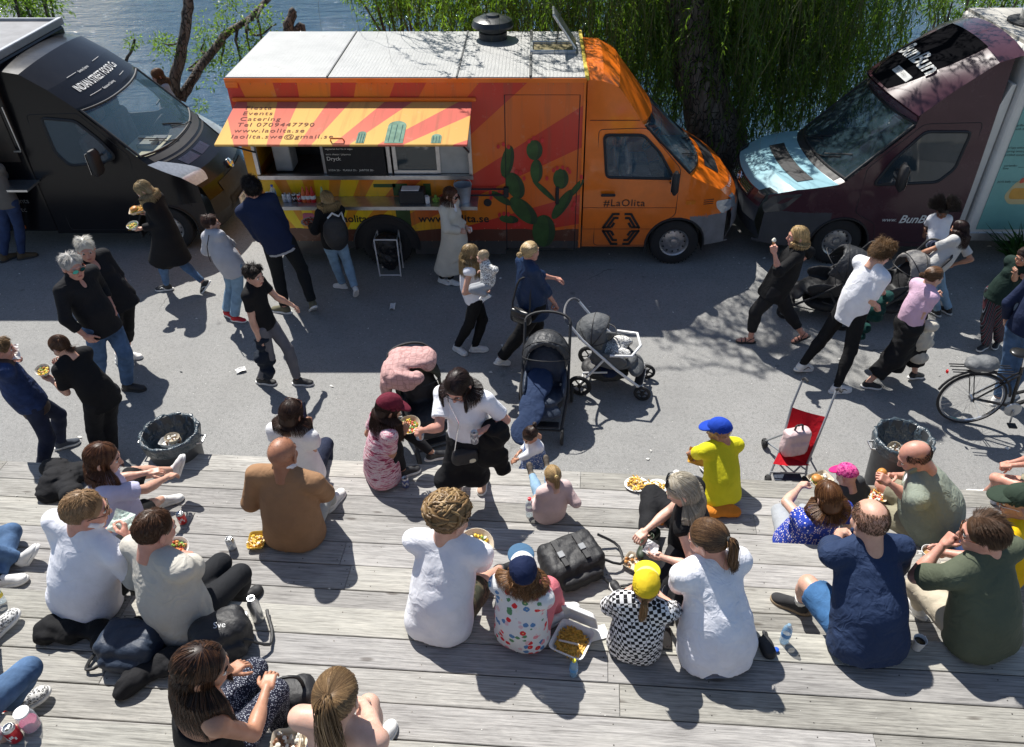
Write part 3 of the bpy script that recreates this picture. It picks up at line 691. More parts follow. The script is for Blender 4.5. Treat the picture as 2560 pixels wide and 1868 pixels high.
def person(key,label,s=1.,sex='m',yaw=0.,pel=None,head=None,hyaw=None,hpitch=10.,hroll=0.,feet=None,hands=(None,None),elbows=(None,None),knees=(None,None),pdy=0.,b=1.,belly=0.,slouch=.02,hs=None,skin='fair',top=None,bottom=None,shoes=None,hair_=None,cap=None,glasses=None,socks=None,group=None,seat=None,seed=0,near=False,lean=.03,swf=1.,extra=None,sh_roll=0.,res=None,label_body=None):
 if ONLY is not None and key not in ONLY:return None
 hs0=hs;fe=sex=='f';ch=sex=='c';r=np.random.default_rng(seed+hash_(key))
 res=res or(.0115 if near else .0135)
 a=R_(yaw);fwd=A3(math.sin(a),math.cos(a),0);rt=A3(math.cos(a),-math.sin(a),0);Z=A3(0,0,1.)
 ha=R_(yaw if hyaw is None else hyaw);Rh=rotz(-ha)@rotx(-R_(hpitch))@roty(R_(hroll))
 FT=[]
 if feet:
  for q in feet:
   px,py,z=q[:3];fy=R_(q[3]if len(q)>3 else yaw);fp=R_(q[4]if len(q)>4 else 0.)
   g=GY(px,py,z[1])if isinstance(z,tuple)else G(px,py,z)
   Rf=rotz(-fy)@rotx(-fp);roll=R_(q[5])if len(q)>5 else 0.;Rf=Rf@roty(roll)
   FT.append((g+Rf@A3(0,-.055*s,.082*s),Rf))
 Hpre=None
 if near:b*=1.17;swf*=1.12;s*=1.03
 if len(pel)==2 and not ch:
  fm=np.mean([f_[0]for f_ in FT],0);st=np.mean([np.hypot(*(f_[0]-fm)[:2])for f_ in FT]);Yp=fm[1]+pdy;best=None
  for q in np.linspace(.86,1.12,53):
   zz=fm[2]-.08*(s-q)+math.sqrt(max(.1,(.835*q)**2-st*st))+.03*q;Dp=Yp*math.cos(TH)+(CAMH-zz)*math.sin(TH);Pq=A3((pel[0]-1187)/1709.5*Dp,Yp,zz)
   Hq=GY(head[0],head[1],Yp+(lean*2.2*fwd[1]if len(head)<3 else head[2]));hu=Rh@Z;Nq=Hq-q*.132*nrm(Z*.55+hu*.45)-fwd*.022*q
   e=abs(np.linalg.norm(Nq-Pq)-.515*q)+.25*abs(q-s)
   if best is None or e<best[0]:best=(e,q,Pq,Hq)
  s=best[1];P=best[2];Hpre=best[3]
 hs=(hs0 or(s*1.06 if not ch else .86))*(1.10 if near else 1.02)
 if Hpre is not None:pass
 elif len(pel)==3:P=G(*pel)if not isinstance(pel[2],tuple)else GY(pel[0],pel[1],pel[2][0])
 else:P=GY(pel[0],pel[1],np.mean([f_[0][1]for f_ in FT])+pdy)
 hup=Rh@Z
 def neck(Hd):return Hd-s*.132*nrm(Z*.55+hup*.45)-fwd*.022*s-(hs-s)*.11*Z
 if Hpre is not None:Hd=Hpre
 elif len(head)==3:Hd=GY(head[0],head[1],P[1]+head[2])
 else:
  best=None
  for y in np.linspace(P[1]-.5*s,P[1]+.62*s,80):
   H_=GY(head[0],head[1],y);e=abs(np.linalg.norm(neck(H_)-P)-.515*s)+.12*abs(y-P[1]-lean*3*fwd[1])
   if best is None or e<best[0]:best=(e,H_)
  Hd=best[1]
 Nk=neck(Hd);up=nrm(Nk-P);tl=np.linalg.norm(Nk-P)
 mid=(P+Nk)/2-fwd*slouch*2
 Cv=lambda t:(1-t)**2*P+2*t*(1-t)*mid+t*t*Nk
 def fr_(u):f_=nrm(fwd-u*np.dot(fwd,u));return np.stack([np.cross(f_,u),f_,u],1)
 Fp=fr_(nrm(nrm(mid-P)*.6+Z*.4));Fc=fr_(nrm(Nk-mid))@roty(R_(sh_roll))
 sw=(.176 if sex=='m' else .154)*s*swf*(b*.5+.5);hipw=.088*s*(1.05 if fe else 1)
 SH=[Nk+Fc@A3(i*sw,-.008*s,-.044*s)for i in(-1,1)];HP=[P+Fp@A3(i*hipw,0,-.03*s)for i in(-1,1)]
 ab=.90 if fe else(1. if not ch else .86)
 arms=[]
 for i in(0,1):
  sd=(-1,1)[i];ua,fa=.285*s,.25*s;q=hands[i];pose='relax';palm=None;fd=None
  if q is None:tgt=SH[i]+A3(0,0,-.56*s)+rt*sd*.07*s+fwd*.07*s
  else:
   tgt=GY(q[0],q[1],Nk[1]+q[2])if not isinstance(q[2],tuple)else G(q[0],q[1],q[2][0])
   if len(q)>3:pose=q[3]
   if len(q)>4:palm=q[4]
   if len(q)>5:fd=nrm(q[5])
  el=elbows[i]
  hint=SH[i]+Fc@A3(sd*.12,-.16,-.35)if el is None else(GY(el[0],el[1],Nk[1]+el[2])if len(el)==3 and abs(el[0])>3 else SH[i]+Fc@np.asarray(el))
  wt=tgt.copy()
  for _ in range(3):
   E,Wr=ik(SH[i],wt,ua,fa,hint);dd=nrm(Wr-E)if fd is None else fd;wt=tgt-dd*(.075*s)if q is not None else tgt-dd*.09*s
  palm=-rt*sd if palm is None and q is None else(nrm(Cv(.6)-Wr)*.6-Z*.55 if palm is None else np.asarray(palm,float))
  x=nrm(dd);zz=-nrm(palm-x*np.dot(palm,x));Rw=np.stack([x,np.cross(zz,x),zz],1)
  arms.append((SH[i],E,Wr,Rw,pose))
 legs=[]
 for i in(0,1):
  th_,sn=.43*s,.425*s;kn=knees[i]
  if feet:An=FT[i][0];Rf=FT[i][1]
  else:An=HP[i]+A3(0,0,-.85*s);Rf=rotz(-a)
  hint=HP[i]+fwd*.5+Z*.1+rt*(-1,1)[i]*.05 if kn is None else(GY(kn[0],kn[1],P[1]+kn[2])if abs(kn[0])>3 else HP[i]+Fp@np.asarray(kn,float))
  K,An2=ik(HP[i],An,th_,sn,hint);legs.append((HP[i],K,An2,Rf))
 lr=[np.linalg.norm(FT[i][0]-HP[i])/(.855*s)for i in(0,1)]if feet else(0,0)
 print('PERSON %s s=%.2f P=(%.2f %.2f %.2f) head z=%.2f Y=%.2f torso=%.2f legs=%.2f %.2f arms=%s'%(key,s,*P,Hd[2],Hd[1],tl/(.5*s),lr[0],lr[1],['%.2f'%(np.linalg.norm((GY(h[0],h[1],Nk[1]+h[2])if not isinstance(h[2],tuple)else G(h[0],h[1],h[2][0]))-S_)/(.61*s))if h else '-' for h,S_ in zip(hands,SH)]))
 base=A3(P[0],P[1],seat if seat is not None else(min(f_[0][2]for f_ in FT)-.08*s if FT else P[2]-.9))
 root=thing('person',label,'person',tuple(base),0.,group)
 put=lambda nme,V,F,m,par=root,mi=None,col=None:add(nme,V-(base if par is root else 0),F,m,par,mi,True,col)
 pts=[P,Nk,Hd]+[x for t_ in arms for x in t_[:3]]+[x for t_ in legs for x in t_[:3]]
 def torso(f,g,hipg=0.,k=.05,bust=True):
  gs=min(g,.014)
  wst=.134 if not fe else .112
  f.ell(Cv(.03),Fp,A3(.138+(.014 if fe else 0),.104,.115)*s*A3(b,b,1)+g*.8+hipg,k)
  f.ell(Cv(.33),Fp,A3(wst*b,.092*b,.14)*s+g,k)
  f.ell(Cv(.50),Fc,A3((.146 if not fe else .124)*(.3+.7*b),.098*b,.17)*s+g,k+.02)
  if belly:f.ell(Cv(.22)+Fp@A3(0,.045*s,0),Fp,A3(.13,.10,.12)*s*belly+g,k)
  f.ell(Cv(.80),Fc,A3((.158 if not fe else .136)*(.4+.6*b),.085*(.5+.5*b),.10)*s+gs*.8,k)
  f.ell(Cv(.62),Fc,A3((.152 if not fe else .132)*(.4+.6*b),.100*(.5+.5*b),.165)*s+gs*.6+g*.4,k)
  f.cone(SH[0]*.88+SH[1]*.12,SH[1]*.88+SH[0]*.12,.056*s+gs,.056*s+gs,k)
  for i in(0,1):f.cone(Nk+Fc@A3(0,-.014*s,.022*s),SH[i],.046*s+gs*.8,.050*s+gs,k)
  if fe and bust and not ch:
   for i in(-1,1):f.ell(Cv(.64)+Fc@A3(i*.062*s,.072*s,0),Fc,A3(.060,.052,.058)*s+g,.03)
  if seat is not None:
   for i in(0,1):f.ell(HP[i]+Fp@A3(0,-.025*s,-.01*s),Fp,A3(.092,.10,.095)*s*b+g*.7+(.004 if g>0 else 0),k)
 lo=np.min(pts,0)-.14*s;hi=np.max(pts,0)+.14*s
 f=Field(lo,hi,res);torso(f,-.004)
 f.cone(Nk-up*.03*s,Hd-(Rh@Z)*.075*hs-Rh@A3(0,.02,0)*hs,.052*s if not(fe or ch)else .044*s,.050*hs if not(fe or ch)else .042*hs,.03)
 bs_=.5+.5*b
 for(S_,E,Wr,Rw,pose)in arms:
  f.cone(S_,E,.049*s*ab*bs_,.038*s*ab*bs_,.03);f.cone(E,Wr,.039*s*ab*bs_,.0255*s*ab,.012);f.ell(E+(Wr-E)*.28,frame(Wr-E),A3(.041*ab,.041*ab,.085)*s*bs_,.02)
 for(H_,K,An,Rf)in legs:
  f.cone(H_,K,.078*s*b,.054*s*bs_,.03);f.cone(K,An,.052*s*bs_,.034*s,.015);bk=nrm(np.cross(An-K,np.cross(K-H_,An-K))+1e-6)
  f.ell(K+(An-K)*.3+nrm(np.cross(np.cross(An-K,K-H_),An-K))*.0,frame(An-K),A3(.056,.056,.12)*s*bs_,.02)
 Vb,Fb=f.mesh();Vb=relax(Vb,Fb,1,.4)
 parts=[(Vb,Fb,0)]
 hv,hf,hm=tmpl(make_head,'child' if ch else('female' if fe else 'male'));hmm=hm.copy()
 parts.append(((hv*hs)@Rh.T+Hd,hf,hmm))
 for i,(S_,E,Wr,Rw,pose)in enumerate(arms):
  V,F=tmpl(make_hand,pose);V=V.copy();sc=s*(.93 if fe else 1.)if not ch else hs*.72
  if i==0:V[:,1]*=-1;F=F[:,::-1]
  parts.append(((V*sc)@Rw.T+Wr,F,0))
 hc=hair_.get('c',(.05,.03,.02))if hair_ else(.05,.03,.02)
 Vb,Fb,mb_=join(parts)
 msk=m_skin(SKINS[skin]if isinstance(skin,str)else skin)
 body=put('body',Vb,Fb,[msk,M_lip,M_eyew,M_iris,mat('brow',[x*.7 for x in rgb(hc)[:3]],.7,var=0)],mi=mb_)
 def sleeve(f,i,fr,g,g2=None):
  S_,E,Wr,Rw,pose=arms[i];g2=g if g2 is None else g2;u=.049*s*ab*bs_;v=.038*s*ab*bs_
  if fr<=0:return
  g0=min(g,.014)
  if fr<=1:q=S_+(E-S_)*fr;f.cone(S_,q,u+g0,u+(v-u)*fr+g2,.03,cut=1)
  else:f.cone(S_,E,u+g0,v+g2,.03);q=E+(Wr-E)*(fr-1);f.cone(E,q,v+.003+g2,v+(.0255*s*ab-v)*(fr-1)+g2,.015,cut=1)
 def top_mesh(tp,inner=0):
  g=tp.get('g',.012)+.0;lo_=min(tp.get('hem',.02),0)
  pp=[P,Nk]+[x for t_ in arms for x in t_[:3]];ex=.2
  if tp.get('coat'):pp+=[x for t_ in legs for x in t_[:3]]
  f=Field(np.min(pp,0)-ex*s,np.max(pp,0)+ex*s,res*.95);torso(f,g,tp.get('hipg',0.));hem=tp.get('hem',.08)*s
  Lw=tp.get('loose',.012)
  f.ell(Cv(.2),Fp,A3(.126*b,.100*b,.17)*s+g+Lw*A3(.6,1,1),.05)
  if hem>.02:f.cone(Cv(.25),P-Fp[:,2]*(hem+.06),.100*s*b+g+Lw*.6,.108*s*b+g+Lw*.7+tp.get('fl',0),.06);[f.cone(Cv(.2)+Fp@A3(i*.05,0,0),P+Fp@A3(i*.055*b*s,0,-hem-.06),.085*s*b+g,.094*s*b+g+Lw*.6,.05)for i in(-1,1)]
  if tp.get('coat'):
   cl=tp['coat'];
   for i in(0,1):
    H_,K,An,_=legs[i];q=H_+(K-H_)*min(cl,1)+(An-K)*max(0,cl-1);cd=nrm(q-H_);q2=P+(q-P)*1.0
    f.cone(P+(H_-P)*.6,q2,.115*s+g,.115*s+g+tp.get('fl',.03),.07,cut=1)
   f.cone(P,P+A3(0,0,-np.linalg.norm(legs[0][1]-legs[0][0])*min(cl,1)*.97),.12*s+g,.14*s+tp.get('fl',.03),.06,cut=1)
  else:f.plane(P-Fp[:,2]*hem,-Fp[:,2])
  for i in(0,1):sleeve(f,i,tp.get('sl',.62),tp.get('sg',g+.004),tp.get('sg2',tp.get('sg',g+.004)+.004))
  nk=tp.get('neck',.060)*s
  if tp.get('collar'):
   for k in range(10):
    a0,a1=[2*math.pi*(k+j)/10 for j in(0,1)];o=lambda a_:Nk+Fc@(A3(.066*math.sin(a_),.062*math.cos(a_)-.004,tp.get('cz',.088)-.020*math.cos(a_))*s)
    if k not in(tp.get('gapk',())):f.cone(o(a0),o(a1),.016*s,.016*s,.008)
   f.ell(Nk+Fc@A3(0,.030,.105)*s,Fc,A3(.050,.052,.075)*s,.006,'s')
  else:f.ell(Nk+Fc@A3(0,tp.get('nf',.046 if not tp.get('v')else .03),tp.get('nz',.058))*s,Fc,A3(1.08,1.,tp.get('nd',1.))*nk,.006,'s')
  if tp.get('v'):f.ell(Nk+Fc@A3(0,.10,-.03)*s,Fc,A3(.045,.09,.10)*s*tp['v'],.008,'s')
  if tp.get('strap'):
   f.plane(Cv(tp['strap']),nrm(Fc[:,2]))
   for i in(-1,1):
    st=[Cv(tp['strap']-.03)+Fc@A3(i*.075*s,-.085*s,0),Nk+Fc@A3(i*.085*s,-.02*s,-.012*s+.028),Cv(tp['strap']-.03)+Fc@A3(i*.075*s,.095*s,0)]
    for q0,q1 in zip(st[:-1],st[1:]):f.cone(q0,q1,.011,.011,.004)
  f.folds(tp.get('fold',.0045)*.5,r.integers(1e6),tp.get('fs',1.)*.85)
  if seat is not None:f.plane((0,0,seat+.004),(0,0,-1))
  V,F=f.mesh();return relax(V,F,1,.35),F
 if top:
  tps=top if isinstance(top,list)else[top]
  for tp in tps:
   V,F=top_mesh(tp);put(tp.get('name','shirt'),V,F,tp['m'])
 if bottom:
  kd=bottom['k'];g=bottom.get('g',.012);kl=[x for t_ in legs for x in t_[:3]]
  f=Field(np.min([P]+kl,0)-.25*s,np.max([P]+kl,0)+.25*s,res)
  gh=min(g,.006)if bottom.get('waist',.14)<.2 else g
  f.ell(Cv(.03),Fp,A3((.134+(.014 if fe else 0))*b,.100*b,.112)*s+gh,.05)
  if seat is not None and kd!='skirt':
   for i in(0,1):f.ell(HP[i]+Fp@A3(0,-.025*s,-.01*s),Fp,A3(.086,.094,.09)*s*b+gh,.03)
  ln=bottom.get('l',1.94 if kd=='trousers' else .8);f.plane(Cv(bottom.get('waist',.14)),Fp[:,2])
  if kd in('trousers','shorts'):
   for(H_,K,An,Rf)in legs:
    rk=.054*s*bs_+g;ra=.036*s+bottom.get('ga',g);rt_=.080*s*b+g
    if ln<=1:q=H_+(K-H_)*ln;f.cone(H_,q,rt_,rt_+(rk-rt_)*ln+bottom.get('ga',g),.03,cut=1)
    else:
     f.cone(H_,K,rt_,rk,.03);q=K+(An-K)*(ln-1);f.cone(K,q,rk,rk+(ra-rk)*(ln-1),.02,cut=1)
     f.ell(K+(An-K)*.3,frame(An-K),A3(.056,.056,.11)*s*bs_+g*.8,.02)
  else:
   fl=bottom.get('fl',.05);qs=[]
   for(H_,K,An,Rf)in legs:
    if ln<=1:q=H_+(K-H_)*ln
    else:q=K+(An-K)*(ln-1)
    qs.append(q);K2=K if ln>1 else q
    f.cone(P+(H_-P)*.7,K2,.10*s*b+g,.085*s+g+fl*.6,.08,cut=None if ln>1 else 1)
    if ln>1:f.cone(K2,q,.085*s+g+fl*.6,.08*s+g+fl,.08,cut=1)
   for t_ in(.5,):f.cone(P,qs[0]*t_+qs[1]*(1-t_),.12*s*b,.08*s+fl,.08,cut=1)
   if ln>1:f.cone(legs[0][1],legs[1][1],.07*s+g,.07*s+g,.1)
  f.folds(bottom.get('fold',.0035),r.integers(1e6),bottom.get('fs',1.),None)
  if seat is not None:f.plane((0,0,seat+.002),(0,0,-1))if bottom.get('cutseat',0)else None
  V,F=f.mesh();put(bottom.get('name',{'trousers':'trousers','shorts':'shorts','skirt':'skirt'}[kd]),relax(V,F,1,.35),F,bottom['m'])
 if socks:
  for(H_,K,An,Rf)in legs:
   mb=MB();hgt=socks.get('h',.10)*s;u=nrm(K-An);mb.tube([An-u*.03-base,An+u*hgt*.4-base,An+u*hgt-base],[.040*s,.0385*s,.044*s*bs_],12);mb.build('sock',socks['m'],root,smooth=True)
 if shoes is not None:
  sk=shoes.get('k','sneaker');(V,F),(Vs,Fs),lc=tmpl(make_shoe,sk);sc=s*shoes.get('s',1. if sex=='m' else .93)
  if ch:sc=s*1.02
  for(H_,K,An,Rf)in legs:
   up_m=shoes['m']if sk not in('sandal',)else msk
   o=put('shoe',(V*sc)@Rf.T+An,F,up_m);s2=add('sole',(Vs*sc)@Rf.T+An-base,Fs,shoes.get('sm',M_rubber),o)
   if lc is not None:add('laces' if sk!='sandal' else 'strap',(lc[0]*sc)@Rf.T+An-base,lc[1],shoes.get('lm',M_rubber),o)
   if shoes.get('mark'):
    for sd in(-1,1):
     mb=MB();q=[A3(sd*(.036+.004*t),.01+.105*t,-.045+.026*math.sin(t*4.2-1.0))for t in np.linspace(0,1,6)]
     mb.tube(q,[.003,.006,.007,.006,.004,.002],5);v=np.concatenate(mb.v);add('side_mark',(v*sc)@Rf.T+An-base,mb.f,shoes['mark'],o)
 elif shoes is None and feet:
  (V,F),_,_=tmpl(make_shoe,'sandal')
  pass
 HM=(Rh,Hd,hs)
 def bodypush(p,m_):
  """keep hair outside neck and torso"""
  for(c0,c1,F_,w_,d_)in((Nk,Hd,Fc,.052,.052),(P,Nk,Fc,.150*(.5+.5*b)*(.92 if fe else 1),.100*(.5+.5*b))):
   ax=c1-c0;t=np.clip(((p-c0)@ax)/(ax@ax),0,1 if c0 is Nk else .93)[:,None];c=c0+t*ax;v=(p-c)@F_;e=np.sqrt((v[:,0]/(w_*s+m_[:,0]+.012))**2+(v[:,1]/(d_*s+m_[:,0]+.012))**2+1e-9)
   sel=(e<1)&(np.abs(v[:,2])<.12*s);v[sel,:2]/=e[sel,None];p=np.where(sel[:,None],c+v@F_.T,p)
  for i in(0,1):
   v=p-SH[i];n_=np.linalg.norm(v,axis=1);R0=.066*s;sel=n_<R0;p=np.where(sel[:,None],SH[i]+v/np.maximum(n_,1e-6)[:,None]*R0,p)
  return p
 if hair_:
  st=hair_['k'];outs,cp=hair(st,r,hair_.get('l',.05),dict(hair_,n=int(hair_.get('n',700)*(1.9 if near else 1.4))),HM,bodypush);hm_=m_hair(hc,c2=hair_.get('c2'))
  rad=hair_.get('r',.0015 if st not in('short','buzz','curly','balding')else .0013)*(1. if near else 1.2)
  VV=[];FF=[];CC=[];n_=0
  for Pz in outs:
   V,F,cc=strand_mesh(Pz,rad,r);VV.append(V);FF.append(F+n_);CC.append(cc);n_+=len(V)
  if cp is not None:
   VV.append(cp[0]);FF.append(cp[1]+n_);CC.append(np.tile([[.25,.2,0]],(len(cp[0]),1)))
  if VV:put('hair',np.concatenate(VV),np.concatenate(FF),hm_,col=np.concatenate(CC))
  if hair_.get('tiem'):
   tw=(SK+sk_dir(np.array(hair_.get('tie',1.35)),np.array(math.pi))*SR*1.06)*hs@Rh.T+Hd-base
   mb=MB();bk=Rh@A3(0,-1,0);mb.tube([tw-bk*.006,tw+bk*.008],.016*hs,10);mb.build('hair_tie',hair_['tiem'],root,smooth=True)
 if cap:
  f=Field((-.13,-.15,-.03),(.13,.22,.16),.006);f.ell(SK+A3(0,0,.004),None,SR*1.085+A3(0,.002,.008),.01);f.plane((0,0,.028),(0,-.18*0,-1))
  f.plane((0,.0,.022),(0,.10,-1));f.ell(SK+A3(0,0,.0),None,SR*1.03,.004,'s');f.ell(A3(0,0,.136),None,(.009,.009,.006),.003)
  V,F=f.mesh();back=cap.get('back',False);Rc=rotz(math.pi)if back else np.eye(3);w_=lambda q:((q@Rc.T*hs)@Rh.T+Hd-base)
  V=relax(V,F,1,.4);mi=None
  if cap.get('front'):cf=V[F].mean(1);mi=np.where((cf[:,1]>.022)&(np.abs(cf[:,0])<.068),1,0)
  co_=put('cap',w_(V)+base,F,[cap['m'],cap.get('front',cap['m'])],mi=mi)
  g=Field((-.11,.02,-.02),(.11,.22,.07),.0045);g.ell((0,.085,.048),rotx(-.16),(.083,.095,.020),.005);g.ell((0,.080,.022),rotx(-.16),(.105,.13,.026),.004,'s');g.ell((0,.03,.03),None,(.070,.062,.06),.003,'s')
  V,F=g.mesh();add('brim',w_(V),F,cap.get('bm',cap['m']),co_)
 if glasses:
  mb=MB();up_=glasses.get('up',0)
  w_=lambda q:((q*hs)@Rh.T+Hd-base)
  ln_=MB();fr2=MB();gr_=glasses.get('sz',1.)
  for i in(-1,1):
   pr=[(.0255*gr_*math.cos(t)*(1+.12*math.cos(2*t)),.0205*gr_*math.sin(t))for t in np.linspace(0,2*math.pi,17)[:-1]]
   ring=[A3(i*.0325+x,.1055-.35*abs(i*.0325+x)**1.5*6*.0-.10*abs(i*.0325+x),z-.001)for x,z in pr]
   n0=len(ring);ln_.raw(ring+[q+A3(0,.0015,0)for q in ring],[tuple(range(n0)),tuple(range(n0,2*n0))]);fr2.tube(ring+[ring[0]],.0022*glasses.get('th',1),5,cap=False)
   fr2.tube([A3(i*.058,.0975,.006),A3(i*.074,.085,.008),A3(i*.0795,.02,.006),A3(i*.0785,-.018,-.006)],.0022,5)
  fr2.tube([A3(-.009,.104,.003),A3(0,.107,.006),A3(.009,.104,.003)],.0022,5)
  def up_fn(V):
   if not up_:return V
   return(V-A3(0,.0,.0))@rotx(R_(up_)).T+A3(0,-.012,.022)
  fo=add('sunglasses',w_(up_fn(np.concatenate(fr2.v))),fr2.f,glasses.get('fm',M_frame_b),root);add('lens',w_(up_fn(np.concatenate(ln_.v))),ln_.f,glasses.get('lm',M_lens),fo)
 out=dict(root=root,base=base,P=P,N=Nk,H=Hd,Rh=Rh,arms=arms,legs=legs,SH=SH,Fc=Fc,Fp=Fp,Cv=Cv,hand=[a_[2]+a_[3][:,0]*.085*s for a_ in arms],palm=[-a_[3][:,2]for a_ in arms],fwd=fwd,rt=rt,s=s,hs=hs,put=put)
 PEOPLE[key]=out
 return out
def hash_(k):return sum((i+1)*ord(c)for i,c in enumerate(str(k)))*7919%100003
# ================================================================ FOOD TRUCKS
def paint(name,c,coat=.6,rough=.35,dirt=.25):
 key=('paint',name,str(c))
 if key in _mc:return _mc[key]
 m,t,p=nm(name);co=coord(t);c0=rgb(c)[:3]
 n1=noise(t,co,3.5,6,.65);base=ramp(t,n1,[(.3,[x*.88 for x in c0]),(.7,[min(1,x*1.08)for x in c0])])
 dz=N(t,'SeparateXYZ');L(t,co,dz.inputs[0]);low=ramp(t,dz.outputs[2],[(.25,1.),(.75,0.)])
 base=mix(t,math_(t,'MULTIPLY',math_(t,'MULTIPLY',low,noise(t,co,9,5)),dirt*2),base,(.09,.08,.07))
 sp=ramp(t,noise(t,co,60,4,.7),[(.66,0.),(.75,.5)]);base=mix(t,math_(t,'MULTIPLY',sp,dirt),base,(.3,.28,.26))
 L(t,base,p.inputs['Base Color']);L(t,math_(t,'MULTIPLY_ADD',n1,.16,rough-.08),p.inputs['Roughness'])
 p.inputs['Coat Weight'].default_value=coat;p.inputs['Coat Roughness'].default_value=.08;p.inputs['Specular IOR Level'].default_value=.3
 bump(t,noise(t,co,1.6,2),.012,.25);_mc[key]=m;return m
M_glass=mat('sky_tinted_glass',(.03,.055,.07),.04,var=0,spec=1.,alpha=.60);M_glassc=mat('sky_blue_windscreen',(.10,.19,.26),.03,var=0,spec=1.,alpha=.36)  # blue in both glass colours paints in the reflected sky, beside the glass tint
M_trim=mat('black_trim',(.018,.018,.02),.6,bs=200,bd=.001);M_tyre=mat('tyre_rubber',(.022,.022,.023),.85,bs=60,bd=.003);M_steel=mat('wheel_steel',(.42,.42,.43),.35,.85,var=.2,vs=18)
M_chrome=mat('chrome',(.75,.75,.76),.12,1.,var=.03);M_alu=mat('aluminium',(.55,.56,.57),.32,.9,var=.1,vs=14);M_lamp=mat('headlamp_glass',(.36,.40,.44),.08,.3,var=.15,vs=25,spec=1.)
M_amber=mat('amber_lens',(.75,.20,.01),.25);M_redl=mat('red_lens',(.5,.01,.01),.25);M_int=mat('dark_interior',(.02,.02,.022),.8);M_seat=mat('seat_cloth',(.10,.10,.11),.9,var=.3)
M_txtb=mat('black_vinyl',(.012,.012,.012),.5);M_txtw=mat('white_vinyl',(.72,.72,.70),.5);M_txtv=mat('pale_vinyl',(.55,.55,.53),.8,spec=.1);M_cream=mat('cream_panel',(.55,.50,.38),.5)
def disc_pts(c,r,n=20,y=0.):return[(c[0]+r*math.cos(a),y,c[1]+r*math.sin(a))for a in np.linspace(0,2*math.pi,n+1)[:-1]]
def wheel(parent,c,side=-1,r=.355,w_=.20,rimr=.20,hub=None,holes=12):
 """side -1: outer face looks towards -y"""
 M=rotx(math.pi/2)if side<0 else rotx(-math.pi/2)
 t=MB();h=w_/2
 t.lathe([(rimr,-h*.8),(rimr+.02,-h),(r-.05,-h),(r-.012,-h*.82),(r,-h*.5),(r,h*.5),(r-.012,h*.82),(r-.045,h),(rimr+.045,h*.98),(rimr+.015,h*.92),(rimr,h*.75)],c,40,0,M,caps=(False,False))
 for k in range(40):
  a=2*math.pi*k/40;v=M@A3((r+.001)*math.cos(a),(r+.001)*math.sin(a),0);t.box(np.asarray(c)+v,(.012,w_*.8,.006),0,roty(-a-math.pi/2)if 0 else roty(math.pi/2-a))
 o=t.build('wheel',M_tyre,parent,smooth=True)
 q=MB();q.lathe([(rimr+.012,h*.86),(rimr+.008,h*.93),(rimr-.012,h*.80),(rimr-.025,h*.35),(rimr-.06,h*.45),(rimr-.10,h*.62),(.055,h*.55),(.052,h*.78),(.03,h*.84),(0.001,h*.84)],c,32,0,M,caps=(False,False))
 d=MB()
 for k in range(holes):
  a=2*math.pi*k/holes;v=M@A3((rimr-.038)*math.cos(a),(rimr-.038)*math.sin(a),h*.43);d.lathe([(.013,0),(.013,.005),(.001,.005)],np.asarray(c)+v,10,0,M)
 for k in range(6):
  a=2*math.pi*k/6;v=M@A3(.075*math.cos(a),.075*math.sin(a),h*.58);q.lathe([(.011,0),(.011,.016),(.001,.018)],np.asarray(c)+v,6,0,M)
 ro=q.build('rim',M_steel,o,smooth=True);d.build('rim_hole_pattern',M_int,o)
 return o
def tread_path(cx,cz,r,a0,a1,n=14):return[(cx+r*math.cos(t),cz+r*math.sin(t))for t in np.linspace(a0,a1,n)]
